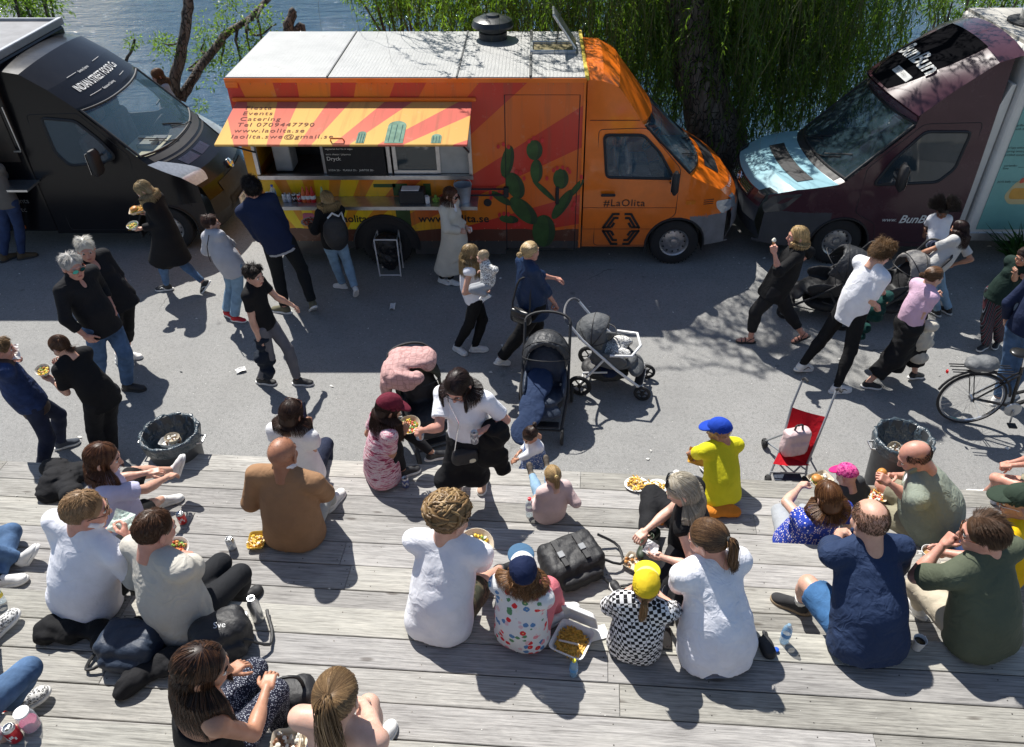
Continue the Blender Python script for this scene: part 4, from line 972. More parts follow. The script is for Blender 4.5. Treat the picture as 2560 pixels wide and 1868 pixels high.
class Cab:
 """van front: edge and centre side profiles (x forward, z up), width falling inwards above the waist"""
 def __init__(s,edge,cen,W0,org,sx,xn,parent,tum=.14):
  s.e=np.array(edge,float);s.c=np.array(cen,float);s.W0=W0;s.org=np.asarray(org,float);s.sx=sx;s.xn=xn;s.p=parent;s.tum=tum
 def W(s,x,z):return s.W0*(1-s.tum*np.clip((z-1.2)/1.4,0,1.5)**1.2)-.20*np.clip((x-(s.xn-.75))/.75,0,1.2)**2
 def w(s,V):V=np.asarray(V,float).reshape(-1,3).copy();V[:,0]*=s.sx;return V+s.org
 def surf(s,u,t,off=0.):
  u=np.asarray(u,float);t=np.asarray(t,float);i=np.clip(np.floor(u).astype(int),0,len(s.e)-2);f=(u-i)[...,None]
  e=s.e[i]*(1-f)+s.e[i+1]*f;c=s.c[i]*(1-f)+s.c[i+1]*f;k=(np.abs(t)**2.4)[...,None];q=c*(1-k)+e*k
  tg=(s.c[i+1]-s.c[i]);ln=np.linalg.norm(tg,axis=-1,keepdims=True)+1e-9;nx=-tg[...,1:2]/ln;nz=tg[...,0:1]/ln;n2=np.concatenate([-nx*1.,-nz*-1.],-1);n2=np.concatenate([-tg[...,1:2],tg[...,0:1]],-1)/ln
  q=q+n2*off;W=s.W(e[...,0],e[...,1])+(off if 0 else 0)
  return np.stack([q[...,0],t*W,q[...,1]],-1)
 def patch(s,name,ua,ub,ta,tb,m,off=.004,nu=10,nt=16,parent=None,shape=None):
  U,Tt=np.meshgrid(np.linspace(0,1,nu),np.linspace(0,1,nt),indexing='ij')
  if shape:uu,tt=shape(U,Tt)
  else:uu,tt=ua+(ub-ua)*U,ta+(tb-ta)*Tt
  V=s.surf(uu,tt,off).reshape(-1,3);i,j=np.meshgrid(np.arange(nu-1),np.arange(nt-1),indexing='ij');a=(i*nt+j).ravel()
  return add(name,s.w(V),np.stack([a,a+nt,a+nt+1,a+1],1),m,parent or s.p)
 def shell(s,name,segs,m,mi_by=None,nt=28,parent=None):
  V=[];F=[];n=0;mi=[]
  tt=np.linspace(-1,1,nt+1)
  for(a,b,k)in segs:
   us=np.linspace(a,b,max(2,int((b-a)*5)+1));U,Tt=np.meshgrid(us,tt,indexing='ij');V.append(s.surf(U,Tt).reshape(-1,3));i,j=np.meshgrid(np.arange(len(us)-1),np.arange(nt),indexing='ij');q=(i*(nt+1)+j).ravel()+n
   F.append(np.stack([q,q+nt+1,q+nt+2,q+1],1));mi+=[k]*len(q);n+=len(us)*(nt+1)
  return V,F,mi,n
 def ztop(s,x):
  o=np.argsort(s.e[:,0],kind='stable');return np.interp(x,s.e[:,0],s.e[:,1])
 def side_pts(s,poly,side,off=.0):
  P_=np.array(poly,float);y=side*(s.W(P_[:,0],P_[:,1])+off);return s.w(np.stack([P_[:,0],y,P_[:,1]],1))
def inside(poly,x,z):
 p=np.array(poly);n=len(p);c=np.zeros(np.shape(x),bool);j=n-1
 for i in range(n):
  k=((p[i,1]>z)!=(p[j,1]>z))&(x<(p[j,0]-p[i,0])*(z-p[i,1])/(p[j,1]-p[i,1]+1e-12)+p[i,0]);c^=k;j=i
 return c
def rounded(poly,r=.06,n=4):
 out=[];P_=[np.array(p,float)for p in poly];m=len(P_)
 for i in range(m):
  a,b,c=P_[i-1],P_[i],P_[(i+1)%m];u=(a-b)/np.linalg.norm(a-b);v=(c-b)/np.linalg.norm(c-b);r_=min(r,.45*np.linalg.norm(a-b),.45*np.linalg.norm(c-b));p0=b+u*r_;p1=b+v*r_
  for t in np.linspace(0,1,n+1):out.append(tuple((1-t)**2*p0+2*t*(1-t)*b+t*t*p1))
 return out
def build_cab(cb,m_body,x0,zb,wheelx,wr,win,ws,fair_side=None,m_bump=None,bump_u=None,m_hood=None,hood_u=None,glass=None,gap=None,door=None):
 """shell with wheel arches, real window openings, glass, interior, lines"""
 glass=glass or M_glass;mats=[m_body,m_bump or m_body,m_hood or m_body];nU=len(cb.e)-1
 segs=[];a=0.
 for k in range(nU):
  if k==ws:continue
  if gap is not None and k==gap:continue
  mi=0
  if bump_u is not None and k>=bump_u:mi=1
  if hood_u and hood_u[0]<=k<hood_u[1]:mi=2
  segs.append((k,k+1,mi))
 V,F,mi,n=cb.shell('b',segs,None)
 h=.028;xn=max(cb.e[:,0]);xs=np.arange(x0,xn,h)
 for side in(-1,1):
  zz=np.linspace(0,1,90);X=xs;zt=np.array([cb.ztop(x)for x in X]);
  lo=np.full(len(X),zb);ar=wr+.07
  for w_ in wheelx:
   d=ar*ar-(X-w_)**2;lo=np.where(d>0,np.maximum(lo,.34+np.sqrt(np.maximum(d,0))),lo)
  nx=cb.e[-6:,0];
  Z=lo[:,None]+(zt-lo)[:,None]*zz[None];XX=np.repeat(X[:,None],90,1);Y=side*cb.W(XX,Z);P_=np.stack([XX,Y,Z],-1).reshape(-1,3)
  i,j=np.meshgrid(np.arange(len(X)-1),np.arange(89),indexing='ij');q=(i*90+j).ravel();f=np.stack([q,q+90,q+91,q+1],1);ctr=P_[f].mean(1)
  keep=~inside(win,ctr[:,0],ctr[:,2]);f=f[keep];ctr=ctr[keep]
  zbm=cb.e[bump_u,1]if bump_u is not None else-1;k=np.where((ctr[:,2]<zbm)&(ctr[:,0]>wheelx[-1]+wr*.5),1,0)
  V.append(P_);F.append(f+n);mi+=list(k);n+=len(P_)
 body=add('cab_body',cb.w(np.concatenate(V)),np.concatenate(F),mats,cb.p,mi)
 try:body.data.set_sharp_from_angle(angle=R_(32))
 except Exception:pass
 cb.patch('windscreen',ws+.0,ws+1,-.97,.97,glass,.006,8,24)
 fr=MB()
 for uu,s0 in((ws+.02,1),(ws+.98,1)):fr.tube(list(cb.w(cb.surf(np.full(20,uu),np.linspace(-.97,.97,20),.008))),.016,6)
 for s0 in(-.97,.97):fr.tube(list(cb.w(cb.surf(np.linspace(ws,ws+1,8),np.full(8,s0),.008))),.018,6)
 for side in(-1,1):
  wp=rounded(win,.07);pts=cb.side_pts(wp,side,.006);n0=len(pts);c0=pts.mean(0)
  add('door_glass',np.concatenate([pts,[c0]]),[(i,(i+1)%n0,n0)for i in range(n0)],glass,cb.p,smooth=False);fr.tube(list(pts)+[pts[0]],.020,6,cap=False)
  if door:
   dp=MB();dpt=cb.side_pts(rounded(door,.06),side,.0015);dp.tube(list(dpt)+[dpt[0]],.0045,4,cap=False);dp.build('door_gap',M_int,cb.p)
 fr.build('window_seal',M_trim,cb.p,smooth=True)
 q=MB();wx0,wx1=cb.c[ws+1,0]-.55,cb.c[ws+1,0]-.06;zd=cb.c[ws+1,1]-.10
 def bx(c,d,m=0,b=.03,M=None):
  v=MB();v.box(c,d,m,M,b);q.raw(cb.w(np.concatenate(v.v)),v.f,m)
 bx(((wx0+wx1)/2+.12,0,zd-.15),(.50,1.7,.30),0,.06);bx((x0+.05,0,1.3),(.03,1.7,1.4),0);bx(((x0+wx1)/2,0,.55),(wx1-x0,1.6,.04),0);bx((wx0+.2,-.1,zd+.02),(.28,.42,.12),1,.05)
 for yy in(-.5,.0,.48):bx((wx0-.28,yy,.98),(.45,.44,.14),2,.05);bx((wx0-.52,yy,1.32),(.14,.44,.62),2,.06,roty(-.15));bx((wx0-.58,yy,1.74),(.10,.26,.18),2,.05,roty(-.15))
 q.build('cab_interior',[M_int,mat('dash_grey',(.12,.13,.13),.6),M_seat],cb.p)
 st=MB();sy=.48*cb.sx;c=A3(wx0-.02,sy if cb.sx>0 else-sy,zd+.08);ring=[c+roty(-.9)@A3(.19*math.cos(t),.19*math.sin(t),0)for t in np.linspace(0,2*math.pi,21)];st.tube(ring,.014,6,cap=False);st.tube([ring[0],ring[10]],.016,5);st.tube([ring[5],c],.016,5)
 v=cb.w(np.concatenate(st.v));add('steering_wheel',v,st.f,M_trim,cb.p)
 for w_ in wheelx:
  for side in(-1,1):
   a=MB();ar=wr+.07;pr=tread_path(w_,.34,ar,-.25,math.pi+.25,18);P0=cb.side_pts(pr,side,.004);P1=P0.copy();P1[:,1]-=side*.35;nn=len(pr)
   a.raw(np.concatenate([P0,P1]),[(i,i+1,nn+i+1,nn+i)for i in range(nn-1)]);a.tube(list(P0),.016,5);a.build('wheel_arch',M_trim,cb.p,smooth=True)
   wc=cb.w([[w_,side*(cb.W0-.13),wr]])[0];wheel(cb.p,wc,side,wr)
 return body
def mirror_arm(cb,x,z,side,big=1.,m=None):
 a=MB();b=cb.side_pts([(x,z)],side,0)[0];o=A3(.02*cb.sx,side*.20,.05);a.tube([b,b+o*.6,b+o],.016,6);a.tube([b-A3(0,0,.12),b+o-A3(0,0,.14)],.014,6)
 h=MB();h.box(b+o+A3(0,side*.06,-.06),(.10,.20*big,.34*big),0,rotz(side*.15),.05);root=h.build('door_mirror',m or M_trim,cb.p,smooth=True);a.build('mirror_arm',M_trim,root,smooth=True)
 g=MB();g.box(b+o+A3(-.055*cb.sx,side*.06,-.06),(.006,.16*big,.28*big),0,rotz(side*.15),.02);g.build('mirror_glass',M_chrome,root)
def wipers(cb,ws):
 a=MB()
 for t0,t1 in((.55,.02),(-.15,-.62)):
  p=cb.w(cb.surf(np.array([ws+1.02,ws+.93,ws+.80]),np.array([t0,(t0+t1)/2,t1]),.02));a.tube(list(p),.008,5);p=cb.w(cb.surf(np.array([ws+.90,ws+.70]),np.array([t1+.28,t1-.1]),.016));a.tube(list(p),.007,4)
 a.build('wiper',M_trim,cb.p)
def plate_mesh(parent,c,d,sx,txt,name='number_plate'):
 q=MB();q.box(c,d,0,None,.004);o=q.build(name,mat('plate_white',(.7,.7,.66),.4),parent)
 lettering('plate_letters',[txt],M_txtb,o,np.asarray(c)+A3(sx*(d[0]/2+.003),sx*-d[1]*.38 if 0 else-sx*d[1]*.38,-.035),A3(0,sx,0),A3(0,0,1),.10)
def dup_text(cb,name,lines,m,u0,t0,su,stt,size,off=.012,flip=1,lead=1.2,**k):
 """text on the ribbon surface: x of the text runs along the width, y towards smaller u"""
 def fn(V):uu=u0-V[:,1]*su;tt=t0+V[:,0]*stt*flip;return cb.w(cb.surf(uu,tt,off))
 return lettering(name,lines,m,cb.p,A3(0,0,0),A3(1,0,0),A3(0,1,0),size,lead,fn=fn,**k)
OT=thing('food_truck','orange food truck painted with sun rays and cacti, its serving flap propped open','food truck')
def m_rays(name,ox=0.,oz=0.,pale=False):
 m,t,p=nm(name);co=coord(t);s=N(t,'SeparateXYZ');L(t,co,s.inputs[0])
 X=math_(t,'ADD',s.outputs[0],ox+3.06);Zc=math_(t,'ADD',s.outputs[2],oz-.02)
 ang=math_(t,'MULTIPLY',math_(t,'ARCTAN2',X,Zc),57.2958);fr_=math_(t,'FRACT',math_(t,'DIVIDE',math_(t,'ADD',ang,84.),15.7));red=math_(t,'LESS_THAN',fr_,.42)
 rr=math_(t,'SQRT',math_(t,'ADD',math_(t,'MULTIPLY',X,X),math_(t,'MULTIPLY',Zc,Zc)))
 if pale:o=ramp(t,math_(t,'DIVIDE',rr,4.),[(.2,(.62,.42,.12)),(.6,(.62,.34,.10)),(1.,(.60,.27,.08))]);r_=ramp(t,math_(t,'DIVIDE',rr,4.),[(.2,(.58,.21,.12)),(.6,(.52,.12,.09))])  # pale palette: sun glare on the open flap painted into the ray colours
 else:o=ramp(t,math_(t,'DIVIDE',rr,4.),[(.22,(.90,.70,.02)),(.30,(.88,.58,.015)),(.48,(.76,.27,.012)),(.75,(.70,.13,.012))]);r_=ramp(t,math_(t,'DIVIDE',rr,4.),[(.24,(.78,.34,.012)),(.38,(.68,.18,.015)),(.55,(.56,.035,.018))])
 b=mix(t,red,o,r_)
 if not pale:
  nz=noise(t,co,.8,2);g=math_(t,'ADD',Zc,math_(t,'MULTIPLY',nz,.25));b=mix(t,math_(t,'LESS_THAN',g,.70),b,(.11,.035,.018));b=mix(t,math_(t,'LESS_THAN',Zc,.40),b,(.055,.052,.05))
 sk=noise(t,co,1.,5,.7,(9,9,.5));b=mix(t,ramp(t,sk,[(.52,0.),(.72,.38)]),b,(.16,.09,.05))
 d=noise(t,co,5,6,.7);b=mix(t,ramp(t,d,[(.60,0.),(.8,.35)]),b,(.55,.45,.35));L(t,b,p.inputs['Base Color']);p.inputs['Roughness'].default_value=.75 if pale else .38;p.inputs['Specular IOR Level'].default_value=.12 if pale else .4;p.inputs['Coat Weight'].default_value=.05 if pale else .4;p.inputs['Coat Roughness'].default_value=.15
 bump(t,noise(t,co,1.4,2),.02,.3);return m
M_rays=m_rays('ray_paint');M_org=paint('orange_paint',(.80,.17,.010),.6,.35,.3)
def m_chequer():
 m,t,p=nm('chequer_plate');co=coord(t);mp=N(t,'Mapping');mp.inputs['Rotation'].default_value=(0,0,.785);mp.inputs['Scale'].default_value=(30,30,30);L(t,co,mp.inputs[0])
 b1=N(t,'TexBrick');b1.inputs['Scale'].default_value=1.;b1.inputs['Mortar Size'].default_value=.28;b1.inputs['Mortar Smooth'].default_value=.6;b1.inputs['Brick Width'].default_value=2.;b1.inputs['Row Height'].default_value=1.;L(t,mp.outputs[0],b1.inputs[0])
 f=b1.outputs['Fac'];n=noise(t,co,2.2,6,.7)
 b=ramp(t,n,[(.3,(.29,.29,.285)),(.6,(.37,.37,.36)),(.75,(.25,.24,.23))]);b=mix(t,math_(t,'MULTIPLY',f,.35),b,(.34,.34,.33));L(t,b,p.inputs['Base Color']);p.inputs['Metallic'].default_value=.35;p.inputs['Roughness'].default_value=.45
 bump(t,math_(t,'SUBTRACT',1.,f),.004,.8);return m
M_cheq=m_chequer()
BX0,BX1,BY0,BY1,BZ0,BZ1=-3.90,.62,9.85,11.90,.30,2.69;OX0,OX1,OZ0,OZ1=-3.75,-.88,1.40,2.36
q=MB();th=.05
for(a,b,c,d)in((BX0,OX0,BZ0,BZ1),(OX1,BX1,BZ0,BZ1),(OX0,OX1,BZ0,OZ0),(OX0,OX1,OZ1,BZ1)):q.box(((a+b)/2,BY0+th/2,(c+d)/2),(b-a,th,d-c))
q.box(((BX0+BX1)/2,BY1-th/2,(BZ0+BZ1)/2),(BX1-BX0,th,BZ1-BZ0));q.box((BX0+th/2,(BY0+BY1)/2,(BZ0+BZ1)/2),(th,BY1-BY0-2*th,BZ1-BZ0));q.box((BX1-th/2,(BY0+BY1)/2,(BZ0+BZ1)/2),(th,BY1-BY0-2*th,BZ1-BZ0))
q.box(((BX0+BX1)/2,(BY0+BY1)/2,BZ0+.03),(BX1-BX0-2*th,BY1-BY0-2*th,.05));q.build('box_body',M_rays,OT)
q=MB();seam=[BX0,-2.62,-1.0,-.08,BX1]
for a,b in zip(seam[:-1],seam[1:]):q.box(((a+b)/2,(BY0+BY1)/2,BZ1+.016),(b-a-.006,BY1-BY0,.03),0,None,.006)
q.build('roof',M_cheq,OT)
q=MB()
for x in seam[1:-1]:q.box((x,(BY0+BY1)/2,BZ1+.038),(.03 if x>-.5 else .018,BY1-BY0,.014 if x<-.5 else .03))
q.build('roof_strip',mat('strip_dark',(.10,.10,.10),.5,.5),OT)
q=MB();q.box(((BX0+BX1)/2,BY0-.006,BZ1-.008),(BX1-BX0+.02,.014,.05));q.build('cant_rail',M_org,OT);q=MB();q.box((BX1+.01,(BY0+BY1)/2,BZ1+.02),(.05,BY1-BY0+.02,.06),0,None,.01);q.build('front_rail',mat('yellowed_tape',(.62,.48,.05),.6,var=.3),OT)
q=MB();q.box((BX0+.07,BY0-.01,BZ1-.06),(.16,.02,.08),0,None,.008);q.build('corner_bracket',M_org,OT)
q=MB()
for z in(BZ1-.05,.62,.42):
 for x in np.arange(BX0+.12,BX1,.19):q.lathe([(.007,0),(.005,.003),(.001,.004)],(x,BY0-.0005-(.013 if z>2 else 0),z),6,0,rotx(math.pi/2))
q.build('rivet',mat('rivet',(.45,.25,.12),.4,.4),OT)
q=MB();q.box((BX1-.012,BY0-.006,1.5),(.03,.012,2.36));q.build('corner_trim',M_org,OT)
q=MB();dl=[(-.43,.26),(-.41,2.50),(.55,2.50),(.54,.26)];q.tube([A3(x,BY0-.002,z)for x,z in dl]+[A3(dl[0][0],BY0-.002,dl[0][1])],.006,4,cap=False);q.build('door_gap',M_int,OT)
q=MB();q.box((.28,BY0-.02,1.13),(.05,.03,.26),0,None,.015);q.box((.28,BY0-.045,1.16),(.035,.03,.14),0,None,.012);q.build('door_handle',M_trim,OT)
q=MB()
for z in(1.15,1.24):q.tube([A3(-1.15,BY0-.05,z),A3(-.40,BY0-.05,z)],.012,6)
q.box((-.42,BY0-.03,1.19),(.07,.07,.14),0,None,.01);q.build('flap_bolt',M_trim,OT)
q=MB();q.lathe([(.055,0),(.055,.012),(.045,.016),(.001,.010)],(-.68,BY0-.001,1.02),20,0,rotx(math.pi/2));q.build('filler_cap',M_trim,OT)
q=MB();q.box((-1.73,BY0-.03,OZ1+.10),(3.1,.06,.05),0,None,.012);q.box((-1.73-.6,BY0-.012,OZ1+.15),(3.05+1.2,.024,.03));q.build('flap_hinge_rail',M_org,OT)if 0 else None
q=MB();q.box(((OX0+OX1)/2,BY0-.025,OZ1+.09),(OX1-OX0+.22,.05,.045),0,None,.012);q.build('flap_hinge_rail',M_org,OT)
q=MB();fw=.045
q.box(((OX0+OX1)/2,BY0-.006,OZ0),(OX1-OX0+.04,.07,.055));q.box(((OX0+OX1)/2,BY0-.006,OZ1-.01),(OX1-OX0+.04,.06,.04))
for x in(OX0+.005,OX1-.005):q.box((x,BY0-.006,(OZ0+OZ1)/2),(.045,.06,OZ1-OZ0-.09))
for x in(-2.85,-1.98,-1.32):q.box((x,BY0+.03,(OZ0+OZ1)/2),(.05,.03,OZ1-OZ0-.08))
for(a,b)in((-1.95,-1.32),):
 for z in(OZ0+.06,OZ1-.09):q.box(((a+b)/2,BY0+.028,z),(b-a-.05,.03,.045))
 q.box((a+.05,BY0+.028,(OZ0+OZ1)/2),(.05,.028,.78))
q.build('window_frame',M_alu,OT)
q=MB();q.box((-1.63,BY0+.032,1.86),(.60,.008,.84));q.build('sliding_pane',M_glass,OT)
q=MB();q.box((-1.10,BY0+.05,1.86),(.42,.012,.86));q.build('side_screen',mat('screen_white',(.42,.42,.40),.6),OT)
q=MB();q.box(((OX0+OX1)/2,BY0+1.0,1.85),(3.0,.03,1.2));q.box(((OX0+OX1)/2,BY0+.55,1.30),(2.9,.7,.04));q.build('galley_wall',mat('galley_steel',(.10,.10,.10),.4,.5,var=.3),OT)
q=MB();q.box((-3.50,BY0+.45,1.62),(.24,.3,.56),0,None,.02);q.build('galley_cupboard',mat('galley_white',(.5,.5,.48),.5),OT);q=MB();q.box((-1.6,BY0+.7,1.5),(.5,.3,.35),0,None,.02);q.build('galley_oven',mat('galley_white',(.5,.5,.48),.5),OT)
q=MB();q.box(((-3.80-.80)/2,BY0-.16,1.10),(3.0,.32,.022),0,None,.006);q.box(((-3.80-.80)/2,BY0-.318,1.088),(3.0,.01,.05));q.build('serving_shelf',M_alu,OT)
FL=1.01;ang=math.atan2(1.0,.16)
def flap_w(V):V=np.asarray(V,float).copy();d=V[:,2];o=V[:,1];V2=V.copy();V2[:,1]=BY0-.03+d*math.sin(ang)-0*o+o*math.cos(ang);V2[:,2]=OZ1+.06+d*math.cos(ang)+(-o)*math.sin(ang)*-1;return V2
q=MB();q.box((0,0,-FL/2),(OX1-OX0+.12,.03,FL),0,None,.008);fo=q.build('serving_flap',m_rays('flap_glare_paint',(OX0+OX1)/2,OZ1,True),OT)
fo.location=((OX0+OX1)/2,BY0-.04,OZ1+.055);fo.rotation_euler=(-(math.pi/2-math.atan2(.16,1.0)),0,0)
M_txtbr=mat('faded_lettering',(.16,.07,.06),.9,spec=.05);FA=OX0-(OX0+OX1)/2
lettering('flap_text',['Fiesta','Events','Catering','Tel 0709447790','www.laolita.se','laolita.swe@gmail.se'],M_txtbr,fo,A3(FA+.10,-.0185,-.20),A3(1,0,0),A3(0,0,1),.125,1.08,spacing=1.15)
def cactus_col(parent,cx,z0,w_,h,m,y):
 pr=[(cx-w_/2,z0)]+[(cx+w_/2*math.cos(t),z0+h-w_/2+w_/2*math.sin(t)*1.0)for t in np.linspace(math.pi,0,12)]+[(cx+w_/2,z0)];q=MB();q.prism([(a,b)for a,b in pr],1,y,y+.003);return q
q=MB();M_cac=mat('painted_cactus_pale',(.16,.25,.19),.9,var=.25,vs=12,spec=.05)
for(cx,z0,w_,h)in((.62,-.98,.22,.50),(.22,-.98,.10,.26),(1.12,-.98,.12,.20)):v=cactus_col(fo,cx,z0,w_,h,M_cac,-.0195);q.raw(np.concatenate(v.v),v.f)
q.build('cactus_print',M_cac,fo);q=MB()
for cx,w_,h in((.62,.22,.48),(.22,.10,.24),(1.12,.12,.18)):
 for k in(-.3,0,.3):q.box((cx+k*w_,-.0225,-.98+h*.45),(.006,.002,h*.8))
q.build('cactus_line',mat('cactus_line_paint',(.05,.11,.12),.9,spec=.05),fo)
q=MB();q.tube([A3(-.13,-.02,-.93),A3(-.12,-.06,-.95),A3(.02,-.06,-.95),A3(.03,-.02,-.93)],.010,6);q.build('flap_handle',M_org,fo,smooth=True)
q=MB();q.tube([A3(OX1-.02,BY0-.02,1.75),A3(OX1-.02,BY0-.90,2.22)],.012,8);q.tube([A3(OX0+.02,BY0-.02,1.75),A3(OX0+.02,BY0-.90,2.22)],.012,8);q.build('gas_strut',M_trim,OT)
q=MB();q.box((-2.42,BY0-.045,1.75),(.80,.018,.60));mo=q.build('menu_board',mat('chalkboard',(.012,.012,.013),.7),OT)
lettering('chalk_lettering',[('WHOLLY GUACAMOLE 60:-',.066),('fresh guacamole with corn chips',.034),('vegetarian burrito & vegan',.034),('extra cheese / jalapenos',.034),('Dryck',.075),(' ',.02),('SODA 20:-   PLASKA 25:-   JARITOS 30:-',.036)],mat('chalk',(.75,.72,.66),.8),mo,A3(-2.79,BY0-.056,1.95),A3(1,0,0),A3(0,0,1),.062,1.2)
M_cg=mat('painted_cactus',(.035,.085,.020),.5,var=.3,vs=8);M_cg2=mat('painted_cactus_shade',(.022,.050,.018),.5,var=.2,vs=8);M_cr=mat('painted_flower',(.62,.03,.03),.5)
def zX(x,y):p=GY((1160+x/2.58)/1.1307,(40+y/2.58)/1.1307,BY0);return p[0],p[2]
pads=[(280,940,42,105,-8),(455,865,52,65,0),(468,1000,40,75,0),(330,1095,62,85,10),(515,1125,78,62,35),(625,1050,50,65,0),(385,1255,92,88,20),(240,1175,72,40,25),(635,1215,62,100,-25),(725,1110,45,62,-30),(290,1310,62,26,5),(515,1385,74,102,0)]
q=MB();q2=MB();q3=MB()
for i,(x,y,rx,ry,a)in enumerate(pads):
 a=R_(a);e=[zX(x+rx*math.cos(t)*math.cos(a)-ry*math.sin(t)*math.sin(a),y-(rx*math.cos(t)*math.sin(a)*-1)-ry*math.sin(t)*math.cos(a))for t in np.linspace(0,2*math.pi,25)[:-1]]
 q.prism(e,1,BY0-.0035-.0004*i,BY0-.0005)
 half=[zX(x+rx*.98*math.cos(t)*math.cos(a)-ry*.97*math.sin(t)*math.sin(a),y+rx*.98*math.cos(t)*math.sin(a)-ry*.97*math.sin(t)*math.cos(a))for t in np.linspace(-1.5,1.5,14)]+[zX(x+rx*.45*math.cos(t)*math.cos(a)-ry*.95*math.sin(t)*math.sin(a),y+rx*.45*math.cos(t)*math.sin(a)-ry*.95*math.sin(t)*math.cos(a))for t in np.linspace(1.5,-1.5,14)]
 q2.prism(half,1,BY0-.0105-.0004*i,BY0-.0095-.0004*i)
for x,y in((222,840),(255,825),(288,842),(420,805),(450,785),(505,800),(338,1003),(365,1010),(388,1045),(248,1045),(578,992),(602,978),(637,975),(668,985),(682,1003),(535,1045),(170,1135),(197,1110),(175,1170),(228,1125),(258,1140),(230,1280),(258,1272),(287,1275),(330,1345),(355,1340),(700,1240),(712,1210),(757,1035)):
 q3.prism([zX(x+11*math.cos(t),y-15*math.sin(t))for t in np.linspace(0,2*math.pi,9)[:-1]],1,BY0-.018,BY0-.0165)
o=q.build('cactus_print',M_cg,OT);q2.build('pad_shade',M_cg2,o);q3.build('flower_print',M_cr,o)
q=MB()
for(x,w_,z0,z1)in((-1.87,.20,.52,1.09),(-1.87,.20,1.12,1.30),(-1.50,.10,1.12,1.30)):q.box((x,BY0-.002,(z0+z1)/2),(w_,.004,z1-z0))
q.box((-2.08,BY0-.002,1.27),(.30,.004,.05));q.build('painted_trunk',M_cg,OT)
lettering('side_text',['www.laolita.se'],M_txtb,OT,A3(-1.66,BY0-.004,.72),A3(1,0,0),A3(0,0,1),.16,spacing=1.05,bold=.003)
lettering('side_text',['laolita_swe'],M_txtb,OT,A3(-3.33,BY0-.004,.95),A3(1,0,0),A3(0,0,1),.15,bold=.003);lettering('side_text',['Laolitaswe'],M_txtb,OT,A3(-2.80,BY0-.004,.72),A3(1,0,0),A3(0,0,1),.155,bold=.003)
q=MB();q.prism(rounded([(-3.02,.70),(-2.86,.70),(-2.86,.86),(-3.02,.86)],.04),1,BY0-.004,BY0-.001);o=q.build('ghost_badge',mat('badge_yellow',(.75,.62,.02),.5),OT)
q=MB();q.prism([(-2.985,.73),(-2.96,.75),(-2.965,.79),(-2.955,.82),(-2.94,.83),(-2.925,.82),(-2.915,.79),(-2.92,.75),(-2.895,.73),(-2.94,.725)],1,BY0-.006,BY0-.0045);q.build('badge_mark',M_txtw,o)
q=MB();q.prism(rounded([(-3.28,.70),(-3.12,.70),(-3.12,.86),(-3.28,.86)],.04),1,BY0-.004,BY0-.001);q.build('camera_badge',mat('badge_pink',(.5,.12,.20),.5),OT)
q=MB();q.box((-1.30,BY0-.012,.36),(.12,.02,.05),0,None,.008);q.build('side_marker',M_amber,OT)
q=MB();q.box((-3.30,BY0+.02,.33),(1.15,.03,.26));q.box((-1.1,BY0+.02,.33),(1.3,.03,.26));q.build('side_skirt',mat('grey_skirt',(.05,.05,.05),.7,var=.2),OT)
q=MB();pr=tread_path(-2.15,.36,.46,-.15,math.pi+.15,20);P0=np.array([(x,BY0-.012,z)for x,z in pr]);q.tube(list(P0),.022,6);P1=P0.copy();P1[:,1]+=.4;q.raw(np.concatenate([P0,P1]),[(i,i+1,21+i,20+i)for i in range(19)]);n0=len(pr)
q.raw(np.concatenate([P0+A3(0,.006,0),[[-2.15,BY0-.006,.36]]]),[(i,i+1,n0)for i in range(n0-1)]);q.build('wheel_arch',M_trim,OT,smooth=True)
wheel(OT,(-2.15,BY0+.075,.355),-1);wheel(OT,(-2.15,BY1-.12,.355),1)
q=MB();q.box((-1.6,(BY0+BY1)/2,.25),(4.3,1.1,.12));q.build('chassis',M_int,OT)
q=MB();fc=(-.62,11.55,BZ1+.03);q.lathe([(.20,0),(.20,.09),(.17,.10),(.17,.15),(.29,.16),(.30,.19),(.27,.25),(.19,.285),(.10,.29),(.09,.32),(.02,.33),(.001,.33)],fc,28);q.build('roof_fan',mat('fan_black',(.02,.022,.025),.35,var=.2),OT,smooth=True,auto=30)
hx,hy=.22,11.05;q=MB();z=BZ1+.05
for(c,d)in(((hx,hy-.22,z),(.62,.04,.05)),((hx,hy+.22,z),(.62,.04,.05)),((hx-.29,hy,z),(.04,.40,.05)),((hx+.29,hy,z),(.04,.40,.05))):q.box(c,d,0,None,.01)
q.box((hx,hy,BZ1+.034),(.54,.40,.006),1);o=q.build('roof_hatch',[M_alu,mat('hatch_brass',(.16,.13,.05),.5)],OT)
q=MB();q.box((0,0,.27),(.035,.46,.54),0,None,.012);hl=q.build('hatch_lid',M_alu,OT,M=None);hl.location=(hx+.31,hy,BZ1+.08);hl.rotation_euler=(0,-.62,0)
q=MB();q.tube([A3(hx+.05,hy+.18,z),A3(hx+.10,hy+.18,z+.25)],.008,5);q.build('hatch_stay',M_trim,OT)
oc=Cab([(0,2.66),(.20,2.64),(.40,2.57),(.58,2.34),(.72,2.13),(.76,2.08),(1.42,1.42),(1.50,1.37),(1.90,1.16),(2.08,.98),(2.12,.79),(2.14,.72),(2.15,.52),(2.06,.34)],[(0,2.80),(.22,2.80),(.46,2.66),(.68,2.38),(.95,2.06),(.90,2.00),(1.66,1.36),(1.72,1.33),(2.15,1.08),(2.28,.92),(2.33,.80),(2.35,.72),(2.36,.52),(2.27,.34)],1.0,(.645,10.87,0),1,2.15,OT,.07)
